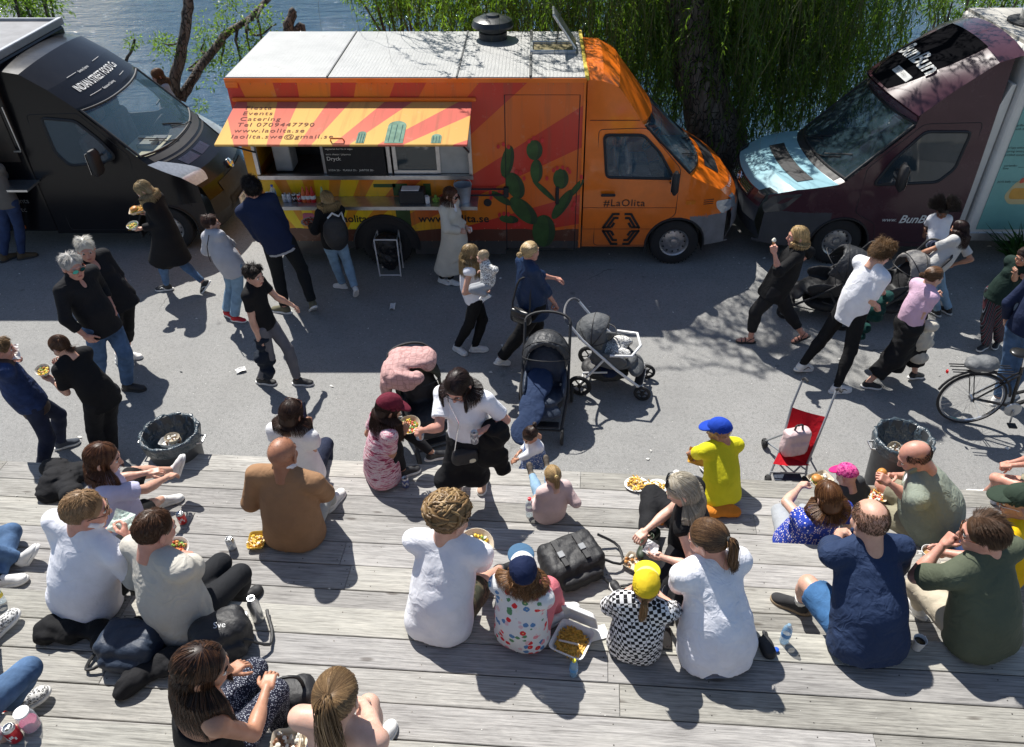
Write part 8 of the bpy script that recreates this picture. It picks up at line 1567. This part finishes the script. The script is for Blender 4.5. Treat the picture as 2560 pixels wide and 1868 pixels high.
def bag_at(name,label,cat,p,size,m,seed,strap=None,yaw=0.,fold=.006,pocket=True):
 o=thing(name,label,cat,p,yaw);a,b,c=size;f=Field((-a,-b,-.03),(a,b,c*1.3),.011);f.rbox((0,0,c*.5),None,(a*.5,b*.5,c*.5),min(size)*.30,.02);f.ell((0,0,c*.35),None,(a*.52,b*.56,c*.38),.04)
 if pocket:f.rbox((0,-b*.5,c*.35),None,(a*.36,b*.18,c*.26),.03,.02)
 f.folds(fold,seed,1.4);f.plane((0,0,0),(0,0,-1));V,F=f.mesh();add('bag_body',relax(V,F,1,.4),F,m,o)
 if strap:
  for s_ in strap:q=MB();q.tube(wobble_path([A3(*x)for x in s_],12,np.random.default_rng(seed),.003),.011,6);q.build('strap',M_trim,o,smooth=True)
 return o
bg=bag_at('rolltop_backpack','big black rolltop backpack lying on its back by the navy cap girl','backpack',G(1262,1252,.905),(.46,.34,.20),M_bag,5,[[(.2,-.1,.1),(.36,-.18,.04),(.42,0,.03),(.3,.12,.1)],[(.1,-.16,.1),(.2,-.32,.03),(.34,-.36,.02)]],.45,.008)
q=MB()
for x in(-.10,.08):q.box((x,.0,.215),(.04,.26,.008),0,None,.003);q.box((x,-.02,.222),(.05,.06,.014),1,None,.005)
q.build('buckle_strap',[M_trim,mat('grey_buckle',(.22,.23,.24),.4)],bg)
bag_at('dark_backpack','navy backpack lying on its side between the two men on the third tier','backpack',G(300,1440,1.355),(.36,.26,.20),M_bagn,6,[[(-.1,-.12,.06),(-.24,-.16,.02),(-.2,.1,.03)]],-.1,.008)
bg=bag_at('sports_bag','black bag with a white word behind the stone linen shirt man','bag',G(500,1428,1.355),(.34,.24,.26),M_bag,7,[[(.1,-.1,.16),(.26,-.14,.03),(.30,.12,.03)]],.5,.009);lettering('bag_lettering',['Sve'],M_txtw,bg,A3(-.02,-.06,.29),A3(.8,-.3,0),A3(.2,.7,.2),.055)
bg=bag_at('cap_tote','black tote with a red and white cap clipped on between the bottom women','tote bag',G(664,1580,1.355),(.26,.20,.30),M_bag,8,[[(-.08,0,.26),(-.05,0,.40),(.05,0,.40),(.08,0,.26)]],.3,.008)
q=MB();q.lathe([(.07,0),(.065,.04),(.04,.06),(.001,.065)],(0,-.11,.14),18,0,rotx(1.2));q.lathe([(.05,0),(.05,.008),(.001,.01)],(.03,-.17,.06),16,1,rotx(1.0),sx=1.3);q.tube([A3(-.05,-.16,.16),A3(-.03,-.175,.20),A3(.0,-.17,.23),A3(.03,-.15,.25)],.008,5,2);q.build('clipped_cap',[M_trim,M_redp,M_txtw],bg,smooth=True)
cloth_thing('coat_pile','crumpled black coats piled behind the lavender tee woman','coat',chain((-.25,.12,.07),(.14,-.22,.08),6,.11,rr,.05,0)+chain((.1,.1,.06),(-.1,-.16,.06),4,.12,rr,.04,0),BLK2,G(168,1050,.455)*A3(1,1,1)-A3(0,.05,0),folds_=.012,seed=9,floor=0.)
cloth_thing('black_jacket','black jacket spread under the white polo man','jacket',chain((-.24,.0,.03),(.34,-.05,.05),7,.085,rr,.04,0),BLK,G(205,1398,1.355),folds_=.010,seed=10,floor=0.);cloth_thing('black_jacket','black jacket with its sleeve trailing behind the stone linen shirt man','jacket',chain((-.26,-.20,.03),(.0,.02,.05),6,.07,rr,.02,0)+chain((0,0,.05),(.30,.06,.05),5,.085,rr,.03,0),BLK2,G(395,1462,1.355),folds_=.010,seed=11,floor=0.)
cloth_thing('orange_jacket','orange jacket under the yellow tee boy','jacket',chain((-.42,-.10,.02),(.25,.02,.04),8,.065,rr,.02,0),m_cloth((.60,.20,.02),'orange_shell'),G(1560,1135,.455),folds_=.010,seed=12,floor=0.)
bag_at('black_pouch','small black pouch beside the loose white shirt woman','bag',G(1694,1436,1.355),(.07,.13,.06),M_bag,13,[[(.0,.06,.05),(.03,.10,.03),(.03,-.02,.01)]],.2,.003,False)
if 'packpack' in PEOPLE:
 Q=PEOPLE['packpack'];c=Q['Cv'](.45)-Q['fwd']*.20;o=thing('dark_backpack','dark backpack with a white top handle worn by the blond woman at the truck','backpack',c);V,F=blobmesh([(0,0,0,(.16,.09,.24),np.stack([Q['rt'],Q['fwd'],A3(0,0,1)],1)),(*(-Q['fwd']*.05-A3(0,0,.08)),(.12,.06,.14),np.stack([Q['rt'],Q['fwd'],A3(0,0,1)],1))],.012,.004,4);add('bag_body',V,F,M_bag,o)
 q=MB();q.tube([-Q['rt']*.07+A3(0,0,.22),Q['fwd']*.02+A3(0,0,.27),Q['rt']*.07+A3(0,0,.22)],.014,6);q.tube([Q['rt']*.07+A3(0,0,.22),Q['rt']*.13+Q['fwd']*.10+A3(0,0,.22),Q['rt']*.15+Q['fwd']*.02+A3(0,0,.02)],.012,6);q.build('handle',M_txtw,o,smooth=True)
if 'pusher' in PEOPLE:Q=PEOPLE['pusher'];bag_at('shoulder_bag','small black leather shoulder bag at the navy shirt woman hip','handbag',GY(1152,712,Q['P'][1]-.20),(.24,.09,.17),mat('black_leather',(.015,.015,.016),.3,spec=.7),14,[[(-.11,0,.15),(-.06,.06,.5),(.06,.12,.5),(.11,0,.15)]],-.5,.002)
if 'standing' in PEOPLE:
 Q=PEOPLE['standing'];c=Q['P']+Q['fwd']*.19+A3(.02,0,-.10);o=bag_at('crossbody_bag','small black crossbody bag with a pale oval badge on the standing woman','handbag',c,(.21,.08,.13),M_bag,15,None,R_(196-180),.002,False)
 q=MB();q.tube([c*0+A3(-.09,0,.12),Q['Cv'](.62)-c+Q['fwd']*.16,Q['N']-c+Q['Fc']@A3(.07,.07,-.0),Q['N']-c+Q['Fc']@A3(.08,-.02,.02)],.0045,5);q.build('strap',M_chrome,o);q=MB();q.lathe([(.022,0),(.022,.004),(.001,.005)],(.05,-.048,.04),18,0,rotx(1.57),sx=1.4);q.build('badge',mat('badge_cream',(.65,.60,.45),.4),o)
if 'sweat' in PEOPLE:Q=PEOPLE['sweat'];q=MB();Fc=Q['Fc'];q.tube([Q['N']+Fc@A3(.07,-.10,-.0),Q['Cv'](.72)+Fc@A3(.02,-.16,0),Q['Cv'](.45)+Fc@A3(-.05,-.165,0),Q['Cv'](.25)+Fc@A3(-.10,-.155,0)],.006,5);o=q.build('bag_strap',M_trim);tag(o,'thin dark bag strap across the pale grey sweatshirt','strap')
if 'dreads' in PEOPLE:
 Q=PEOPLE['dreads'];g=np.random.default_rng(7);Pts=[]
 for i in range(260):
  a=g.uniform(0,6.283);e=g.uniform(-.9,1.45);d=A3(math.cos(a)*math.cos(e),math.sin(a)*math.cos(e),math.sin(e));ax=nrm(np.cross(d,g.normal(0,1,3)));R0=A3(.112,.135,.098)*g.uniform(.86,1.0);ts=np.linspace(-.55,.55,9);Pts.append([A3(0,-.035,.088)+(d*math.cos(t)+ax*math.sin(t))*R0+g.normal(0,.002,3)for t in ts])
 W=np.array(Pts)*Q['hs']@Q['Rh'].T+Q['H'];V,F,cc=strand_mesh(W,.0095,g,6);f=Field((-.15,-.2,-.05),(.15,.14,.23),.009);f.ell((0,-.035,.088),None,(.108,.13,.094),.02);bv,bf=f.mesh();bv=bv*Q['hs']@Q['Rh'].T+Q['H']
 Q['put']('dreadlocks',np.concatenate([V,bv]),np.concatenate([F,bf+len(V)]),m_hair((.20,.115,.045),c2=(.42,.28,.13)),col=np.concatenate([cc,np.tile([[.3,.3,0]],(len(bv),1))]))
# ================================================================ PUSHCHAIRS, BICYCLE, BINS, SHELF, LITTER
def small_wheel(par,c,r,M=None,w_=.035,name='wheel',spokes=5,axis=None):
 R0=roty(math.pi/2)if axis is None else axis;q=MB();h=w_/2;q.lathe([(r*.70,-h),(r-.012,-h),(r,-h*.4),(r,h*.4),(r-.012,h),(r*.70,h),(r*.70,-h)],c,24,0,R0,caps=(False,False));o=q.build(name,M_tyre,par,smooth=True);q=MB();q.lathe([(r*.70,-h*.7),(r*.74,-h*.7),(r*.74,h*.7),(r*.66,h*.7),(r*.66,-h*.7)],c,24,0,R0,caps=(False,False));q.lathe([(.001,-h*1.1),(.025,-h*1.1),(.025,h*1.1),(.001,h*1.1)],c,12,0,R0)
 for k in range(spokes):a=2*math.pi*k/spokes;q.tube([np.asarray(c)+R0@A3(.02*math.cos(a),.02*math.sin(a),0),np.asarray(c)+R0@A3(r*.7*math.cos(a),r*.7*math.sin(a),0)],.009 if spokes<10 else .0012,5 if spokes<10 else 3)
 q.build('hub',M or M_trim,o,smooth=True);return o
def canopy(par,c,R,m,open_=.0,tilt=0.,name='canopy',seed=1,ribs=4):
 f=Field(-np.asarray(R)-.05,np.asarray(R)+.05,.011);f.ell((0,0,0),None,R,.01);f.ell((0,.02,-.03),None,np.asarray(R)-.014,.004,'s');f.plane((0,0,-.02),(0,0,-1));f.plane((0,R[1]*(.55+open_),0),(0,1,.25));f.folds(.005,seed,1.1)
 V,F=f.mesh();M=rotx(tilt);o=add(name,relax(V,F,1,.4)@M.T+np.asarray(c),F,m,par);q=MB()
 for k in range(ribs):a=-1.2+2.2*k/(ribs-1);q.tube([M@(A3(math.cos(t),math.sin(t)*math.sin(a)*.98,math.sin(t)*math.cos(a))*(np.asarray(R)+.004))+np.asarray(c)for t in np.linspace(.05,3.09,14)],.006,5)
 q.build('canopy_rib',M_trim,o,smooth=True);return o
def pushchair(label,x,y,yaw,fm,cm,sm,wr=(.14,.10),W=.25,hz=1.04,cR=(.24,.30,.30),cz=.66,seat_len=.5,double_handle=True,hw=None,tilt=-.2,seed=1,basket=True,bumper=False):
 o=thing('pushchair',label,'pushchair',(x,y,0),-R_(yaw));hw=hw or M_trim;q=MB()
 for s in(-1,1):
  q.tube([A3(s*W,-.46,hz-.05),A3(s*W,-.30,.76),A3(s*W*1.02,.10,.42),A3(s*W*.8,.40,wr[1]+.06)],.016,8);q.tube([A3(s*W,-.05,.52),A3(s*W*1.05,-.30,wr[0])],.014,8);q.tube([A3(s*W*.9,.0,.34),A3(s*W,-.28,.30)],.011,6)
 q.tube([A3(-W*1.05,-.30,wr[0]),A3(W*1.05,-.30,wr[0])],.012,8);q.tube([A3(-W*.8,.40,wr[1]+.06),A3(W*.8,.40,wr[1]+.06)],.012,8);q.build('frame',fm,o,smooth=True)
 q=MB();q.tube([A3(-W*math.cos(t),-.46-.09*math.sin(t),hz-.05+.07*math.sin(t))for t in np.linspace(-.2,math.pi+.2,13)],.015,8);q.build('push_handle',hw,o,smooth=True)
 for s in(-1,1):small_wheel(o,(s*W*1.18,-.30,wr[0]),wr[0]);small_wheel(o,(s*W*.85,.42,wr[1]),wr[1])
 V,F=blobmesh([(0,-.16,.60,(W*.86,.07,.26),rotx(.45)),(0,.08,.40,(W*.86,.22,.06),rotx(.1)),(0,.30,.33,(W*.80,.10,.05),rotx(-.5)),(-W*.85,0,.50,(.03,.22,.10)),(W*.85,0,.50,(.03,.22,.10))],.012,.004,seed);add('seat',V,F,sm,o)
 q=MB();q.box((0,.36,.20),(W*1.4,.10,.02),0,None,.01);q.build('footrest',M_trim,o)
 if basket:V,F=blobmesh([(0,-.06,.22,(W*.85,.28,.10))],.014,.008,seed+3);add('basket',V,F,M_bag,o)
 if bumper:q=MB();q.tube([A3(-W,.02,.60),A3(-W*.9,.26,.62),A3(0,.33,.62),A3(W*.9,.26,.62),A3(W,.02,.60)],.016,8);q.build('bumper_bar',fm,o,smooth=True)
 canopy(o,(0,-.20,cz),cR,cm,0.,tilt,seed=seed);return o
o=pushchair('black pushchair with a navy quilted footmuff in the middle of the street',.09,6.55,184,M_trim,M_canopy,M_bagn,(.11,.10),.25,1.04,(.26,.30,.30),.70,tilt=-.1,seed=3)
V,F=blobmesh([(.06,.05,.54,(.15,.20,.04),rotx(-.35)),(.12,.34,.42,(.14,.22,.035),rotx(-.45)),(.20,.58,.30,(.13,.16,.03),rotx(-.5))],.012,.004,5,fs=1.4);add('footmuff',V,F,m_cloth((.022,.040,.092),'navy_quilt',fold=.6),o)
o=pushchair('grey pushchair on a white metal frame being pushed by the navy shirt woman',.86,7.14,104,M_wfr,M_canopy2,M_canopy2,(.14,.10),.25,1.0,(.23,.24,.27),.68,hw=mat('grip_grey',(.10,.10,.11),.6),tilt=-.35,seed=4,bumper=True)
V,F=blobmesh([(0,.02,.50,(.17,.16,.05)),(-.12,.10,.56,(.07,.12,.06)),(.12,.12,.56,(.07,.12,.06))],.012,.008,6);add('patterned_liner',V,F,m_cloth((.4,.4,.4),'speckled_liner',pattern=pat_leopard),o)
V,F=blobmesh([(-.05,-.12,.30,(.14,.12,.10)),(.08,.0,.26,(.12,.12,.08))],.012,.01,7);add('basket_load',V,F,NAVY,o)
o=pushchair('pushchair half covered by a pale pink quilted jacket behind the maroon cap woman',-1.22,6.26,158,M_trim,m_cloth((.05,.05,.035),'olive_canopy'),M_bag,(.10,.09),.23,.84,(.26,.30,.27),.64,seed=5)
PJ=m_cloth((.52,.30,.28),'pink_quilt',pattern=lambda t,co:mix(t,ramp(t,(lambda v:(L(t,co,v.inputs['Vector']),v.outputs['Distance'])[1])(N(t,'TexVoronoi',feature='DISTANCE_TO_EDGE',i_Scale=17.,i_Randomness=.25)),[(0.,0.),(.08,1.)]),(.36,.20,.19),(.56,.34,.32)))
cloth_thing('pink_jacket','pale pink quilted jacket draped over the pushchair hood','jacket',[(.06,.06,.93,(.20,.17,.055)),(.20,.10,.86,(.09,.16,.09)),(-.12,-.02,.88,(.13,.17,.06)),(-.22,-.10,.76,(.055,.13,.11)),(-.24,-.12,.58,(.05,.07,.13)),(-.22,-.14,.42,(.045,.055,.12)),(-.02,-.20,.80,(.14,.05,.11)),(.12,-.18,.84,(.06,.05,.05)),(-.10,.18,.86,(.12,.06,.08))],PJ,A3(-1.35,6.38,0),folds_=.008,seed=14,k=.08)
pushchair('large black hooded pushchair beside the maroon truck wheel',3.75,8.62,285,M_trim,M_canopy,M_bag,(.14,.11),.27,1.05,(.27,.40,.34),.70,seed=6,tilt=.25);pushchair('pale grey hooded pushchair pushed by the dark haired woman in a white tee',4.62,8.55,262,M_trim,mat('hood_grey',(.22,.21,.20),.7,bs=14,bd=.02),M_bag,(.13,.10),.25,1.02,(.24,.28,.28),.68,seed=7)
o=thing('umbrella_pushchair','red folding umbrella pushchair with a pink backpack on its seat','pushchair');P3=lambda a,b,Y:GY(a,b,Y);b0=lambda:None
hl_,hr_,tl,tr,bl,br,fl,fr=P3(1775,839,6.02),P3(1850,862,5.95),P3(1750,900,5.92),P3(1827,922,5.82),P3(1723,999,5.68),P3(1785,1026,5.58),P3(1699,1058,5.52),P3(1782,1057,5.50)
q=MB();mg=mat('tube_grey',(.32,.34,.36),.4,.5)
for a,b,c,d in((hl_,tl,bl,fl),(hr_,tr,br,fr)):q.tube([a,b,c,A3(d[0],d[1],.06)],.012,8)
rl,r2=A3(bl[0]-.02,6.05,.09),A3(br[0]+.12,5.95,.09);q.tube([bl*.6+tl*.4,rl],.011,6);q.tube([br*.6+tr*.4,r2],.011,6);q.tube([bl-A3(0,0,.08),r2],.009,6);q.tube([br-A3(0,0,.08),rl],.009,6);q.tube([A3(fl[0],fl[1],.16),A3(fr[0],fr[1],.16)],.008,6);q.build('frame',mg,o,smooth=True)
q=MB();
for a in(hl_,hr_):q.tube([a,a+A3(.01,-.02,.03),a+A3(.03,-.06,.02)],.016,7)
q.build('handle_grip',M_trim,o,smooth=True)
def sling(c,nme,m,sag,u=8,v=8):
 a,b,c_,d=c;V=[]
 for i in range(u+1):
  for j in range(v+1):s,t=i/u,j/v;V.append((a*(1-s)+b*s)*(1-t)+(d*(1-s)+c_*s)*t-A3(0,-.6,1)*sag*math.sin(s*math.pi)*(.3+.7*t)+A3(0,0,.0))
 k=(v+1);F=[(i*k+j,(i+1)*k+j,(i+1)*k+j+1,i*k+j+1)for i in range(u)for j in range(v)];n=len(V);V2=V+[p+A3(0,.004,-.004)for p in V];return add(nme,V2,F+[tuple(x+n for x in f[::-1])for f in F],m,o)
RD=m_cloth((.50,.008,.018),'red_canvas_seat',fold=.4);sling((tl,tr,br,bl),'seat_back',RD,.06);sling((bl,br,A3(fr[0],fr[1]-.02,.30),A3(fl[0],fl[1]-.02,.30)),'seat',RD,.05)
q=MB();q.box((fl+fr)/2*A3(1,1,0)+A3(0,.0,.10),(.28,.10,.01));q.build('footrest',M_bagn,o)
for c in(A3(fl[0],fl[1],.05),A3(fr[0],fr[1],.05),rl*A3(1,1,0)+A3(0,0,.06),r2*A3(1,1,0)+A3(0,0,.06)):small_wheel(o,c,.055,None,.05)
bg=bag_at('pink_backpack','small pale pink backpack sitting on the red pushchair seat','backpack',(bl+br)/2+A3(.0,.06,.02),(.27,.14,.31),mat('pale_pink_nylon',(.62,.46,.46),.5,bs=30,bd=.006),22,[[(-.04,0,.30),(-.03,0,.37),(.03,0,.37),(.04,0,.30)]],.25,.006)
bx=thing('bicycle','black city bicycle with a grey bag on its rear rack at the right edge','bicycle',(4.76,6.45,0),R_(-6));wr=.355
def bike_wheel(x):
 q=MB();M=rotx(math.pi/2);q.lathe([(wr-.03,-.012),(wr-.012,-.02),(wr,-.006),(wr,.006),(wr-.012,.02),(wr-.03,.012)],(x,0,wr),56,0,M,caps=(False,False));w0=q.build('wheel',M_tyre,bx,smooth=True);q=MB();q.lathe([(wr-.045,-.010),(wr-.026,-.014),(wr-.026,.014),(wr-.045,.010),(wr-.045,-.010)],(x,0,wr),56,0,M,caps=(False,False));q.lathe([(.001,-.04),(.022,-.04),(.022,.04),(.001,.04)],(x,0,wr),14,0,M)
 for k in range(32):a=2*math.pi*k/32;b=a+(.5 if k%2 else-.5);q.tube([A3(x+.02*math.cos(b),(-1)**(k//2)*.03,wr+.02*math.sin(b)),A3(x+(wr-.04)*math.cos(a),0,wr+(wr-.04)*math.sin(a))],.0016,3)
 q.build('rim',M_chrome,w0,smooth=True)
bike_wheel(0);bike_wheel(1.12);q=MB();T_=lambda pts,r,m=0:q.tube([A3(*p)for p in pts],r,8,m)
T_([(0,.0,wr),(.44,0,.28)],.016);T_([(.44,0,.28),(.36,0,.82)],.019);T_([(.44,0,.28),(.90,0,.60)],.022);T_([(.42,0,.46),(.92,0,.70)],.018);T_([(.94,0,.56),(.88,0,.92)],.02);T_([(1.12,.05,wr),(.96,.05,.58)],.012);T_([(1.12,-.05,wr),(.96,-.05,.58)],.012);T_([(0,.04,wr),(.38,.02,.74)],.010);T_([(0,-.04,wr),(.38,-.02,.74)],.010);q.build('frame',mat('black_frame_paint',(.012,.012,.013),.3),bx,smooth=True)
q=MB();T_([(.36,0,.82),(.33,0,.98)],.013);T_([(.88,0,.92),(.86,0,1.02),(.84,.12,1.06),(.70,.28,1.04)],.012);T_([(.86,0,1.02),(.84,-.12,1.06),(.70,-.28,1.04)],.012);q.build('seat_post',M_chrome,bx,smooth=True)
V,F=blobmesh([(.26,0,1.0,(.09,.085,.03)),(.38,0,1.01,(.11,.035,.025))],.008,0,k=.04);add('saddle',V,F,mat('saddle_vinyl',(.015,.015,.015),.3),bx)
q=MB();pr=[(wr+.03)*A3(math.cos(t),0,math.sin(t))+A3(0,0,wr)for t in np.linspace(.15,2.9,16)];q.tube(pr,.014,6);[q.tube([A3(0,s*.07,wr),A3(-.12,s*.07,.74)],.006,5)for s in(-1,1)];[q.tube([A3(-.34,s,.75),A3(.28,s,.77)],.007,5)for s in(-.07,-.03,.03,.07)];q.build('rear_rack',M_trim,bx,smooth=True)
q=MB();q.lathe([(.001,-.01),(.085,-.01),(.09,0),(.085,.01),(.001,.01)],(.44,-.06,.28),30,0,rotx(math.pi/2));q.tube([A3(.44,-.08,.28),A3(.46,-.085,.12)],.011,6);q.box((.47,-.13,.11),(.09,.08,.02),1,None,.006);q.build('crank',[M_alu,M_trim],bx,smooth=True);q=MB();q.lathe([(.001,0),(.025,0),(.02,.012),(.001,.014)],(-.36,0,.70),12,0,roty(-math.pi/2));q.build('tail_light',M_redl,bx)
cloth_thing('rack_bag','folded grey and black bag strapped on the bicycle rack','bag',[(0,0,.05,(.17,.10,.05)),(.05,.02,.09,(.10,.08,.04)),(-.10,0,.06,(.08,.09,.05))],mat('grey_rack_bag',(.13,.135,.14),.6,bs=20,bd=.01),A3(4.72,6.45,.77),folds_=.012,seed=31)
def bin_(label,p,seed,rim_tilt=0.):
 o=thing('litter_bin',label,'litter bin',(p[0],p[1],0),0,'round litter bins at the deck edge');H_=p[2];q=MB();q.lathe([(.001,.02),(.20,0),(.205,.02),(.255,H_-.05),(.265,H_-.03),(.265,H_),(.25,H_),(.24,H_-.04),(.19,.03),(.001,.03)],n=36)
 q.build('bucket',M_bin,o,smooth=True)
 for s in(-1,1):q=MB();q.tube([A3(s*.26,-.06,H_-.10),A3(s*.31,-.05,H_-.10),A3(s*.31,.05,H_-.10),A3(s*.26,.06,H_-.10)],.010,6);q.build('bin_handle',M_alu,o,smooth=True)
 g=np.random.default_rng(seed);n=60;prof=[(.272,H_-.11),(.276,H_-.03),(.275,H_+.012),(.255,H_+.014),(.235,H_-.08),(.20,H_-.20),(.12,H_-.26),(.001,H_-.28)];V=[]
 for i,(r0,z)in enumerate(prof):
  for k in range(n):a=2*math.pi*k/n;w_=.010*math.sin(a*11+seed+i*.8)+.007*math.sin(a*23+i*1.7)+g.normal(0,.0025);V.append(((r0+(w_ if 0<i<7 else w_*.5))*math.cos(a),(r0+(w_ if i<7 else 0))*math.sin(a),z+w_*(.8 if i in(0,4,5,6)else .25)))
 F=[(i*n+k,i*n+(k+1)%n,(i+1)*n+(k+1)%n,(i+1)*n+k)for i in range(7)for k in range(n)];add('liner',V,F,M_liner,o)
 for k in range(4):dish(('food_tray','paper_cup')[k%2],('discarded pulp tray lying in the %s litter bin','crushed paper bowl in the %s litter bin')[k%2]%label.split(' litter')[0].replace('round ','')if k<2 else('second discarded tray under the first in the %s bin' if k==2 else 'greasy paper bowl at the bottom of the %s bin')%label.split(' litter')[0].replace('round ',''),'litter',A3(p[0],p[1],H_-.24+.03*k)+g.normal(0,.05,3)*A3(1,1,0),('tray','bowl')[k%2],r=.07,w_=.16,d_=.12,m=(M_foam,M_pulp)[k%2],stuff=(1,7,8),seed=k,n=14,up=(g.normal(0,.5),g.normal(0,.5),1))
 return o
bin_('round steel blue litter bin behind the tan sweater man',G(374,955,.70),1);bin_('round dark litter bin beside the red pushchair',G(2000,968,.72),2)
c=G(866,603,0);o=thing('bag_stand','folding white wire stand holding a black rubbish sack at the rear truck wheel','rubbish bag stand',c);q=MB()
for s in(-1,1):q.tube([A3(s*.15,-.10,.0),A3(s*.16,-.12,.60),A3(s*.15,.12,.62),A3(s*.15,.14,0)],.010,6)
q.tube([A3(-.15,-.10,.02),A3(.15,-.10,.02)],.010,6);q.tube([A3(-.16,-.12,.60),A3(.16,-.12,.60)],.010,6);q.build('wire_frame',M_wfr,o,smooth=True);V,F=blobmesh([(0,0,.50,(.17,.14,.14)),(0,0,.26,(.14,.12,.20))],.012,.012,4);add('rubbish_sack',V,F,mat('black_sack',(.012,.012,.014),.3,bs=16,bd=.03),o)
def sx_(zx):return GY((520+zx/2.58)/1.1307,(40+1130/2.58)/1.1307,9.68)[0]
for k,(zx,col,lb)in enumerate(((485,(.45,.48,.52),'silver'),(515,(.40,.45,.55),'silver blue'),(548,(.04,.02,.02),'black and red'),(580,(.55,.03,.03),'plain red'))):can(lb+' can in the row of drinks on the orange truck shelf',(sx_(zx),9.68,1.112),col)
for zx,col,lb in((612,(.62,.12,.02),'slim orange'),(640,(.60,.07,.02),'broad orange red'),(670,(.55,.015,.015),'tall red'),(735,(.35,.45,.22),'pale green')):
 o=thing('sauce_bottle',lb+' sauce bottle on the orange truck shelf','sauce bottle',(sx_(zx),9.68,1.112),0,'sauce bottles on the shelf');q=MB();q.lathe([(.001,0),(.034,0),(.036,.02),(.034,.12),(.020,.165),(.016,.175),(.014,.20),(.004,.225),(.001,.225)],n=18);q.build('bottle_body',PL_('sauce',col,rough=.3),o,smooth=True);q=MB();q.lathe([(.0365,.05),(.0365,.10)],n=18,caps=(False,False));q.build('label',M_foam,o)
bottle('water bottle with a blue cap at the end of the orange truck shelf',(sx_(415),9.70,1.112),M_bluep,.24)
o=thing('card_terminal','white card terminal at the left end of the serving shelf','card terminal',(sx_(385),9.68,1.112));q=MB();q.box((0,0,.06),(.10,.12,.12),0,rotx(.3),.012);q.build('case',M_foam,o);q=MB();q.box((0,-.03,.125),(.06,.05,.003),0,rotx(.3));q.build('screen',M_lens,o)
o=thing('napkin_box','black box of napkins on the serving shelf','box',(sx_(1315),9.70,1.112));q=MB();q.box((0,0,.09),(.34,.20,.18),0,None,.01);q.build('case',M_trim,o);q=MB();q.box((-.02,0,.185),(.24,.14,.02),0,None,.008);q.box((.20,-.05,.05),(.06,.08,.10),0,rotz(.4),.01);q.build('napkins',M_paper,o)
o=thing('metal_bucket','galvanised bucket at the right end of the serving shelf','bucket',(sx_(1645),9.70,1.112));q=MB();q.lathe([(.001,0),(.085,0),(.12,.24),(.125,.245),(.115,.24),(.08,.01),(.001,.01)],n=28);q.build('pail',PL_('galvanised',(.42,.46,.50),rough=.4,metal=.5,var=.25),o,smooth=True);q=MB();q.tube([A3(.12*math.cos(t),-.0,.24+.10*math.sin(t))for t in np.linspace(0,math.pi,12)],.004,5);q.build('bail_handle',M_alu,o)
o=thing('small_cactus','little green cactus ornament on the serving shelf','ornament',(sx_(1465),9.68,1.112));V,F=blobmesh([(0,0,.05,(.025,.025,.06)),(-.04,0,.04,(.02,.015,.015)),(.04,0,.05,(.02,.015,.015)),(0,0,.01,(.05,.03,.012))],.006,0,k=.02);add('cactus',V,F,M_green,o)
g=np.random.default_rng(77);V=[];F=[]
def fleck(p,s):
 n=len(V);a=g.uniform(0,6.3,5);V.extend([p+A3(s*math.cos(t),s*.7*math.sin(t),g.uniform(0,s*.5))for t in np.sort(a)]+[p+A3(0,0,s*.9)]);F.extend([(n+i,n+(i+1)%5,n+5)for i in range(5)])
for i in range(1500):x,y=g.uniform(-8,7),g.uniform(5.4,10.5);fleck(A3(x,y,.003),g.uniform(.003,.008)if i%22 else g.uniform(.015,.035))
for i in range(420):
 x=g.uniform(-6,6);y=g.uniform(1.0,5.2);e=[EDGE[k]+x*math.tan(DY)for k in range(4)];k=sum(y<ee for ee in e)-1
 if k>=0 and not(k==0 and y>e[0]-.28):fleck(A3(x,y,TZ[k]+.002),g.uniform(.002,.006)if i%20 else g.uniform(.010,.02))
tag(add('litter',V,F,mat('seed_fluff',(.68,.67,.63),.9)),'pale seed fluff and crumbs strewn over street and deck','litter',kind='stuff')
paper_at('paper_napkin','flattened napkin lying on the shaded street','napkin',G(868,678,.02),(.14,.07),M_paper,41,(0,0,1));paper_at('paper_napkin','white scrap of paper beside the red laced man shadow','napkin',G(532,818,.02),(.12,.09),M_paper,42,(0,0,1))
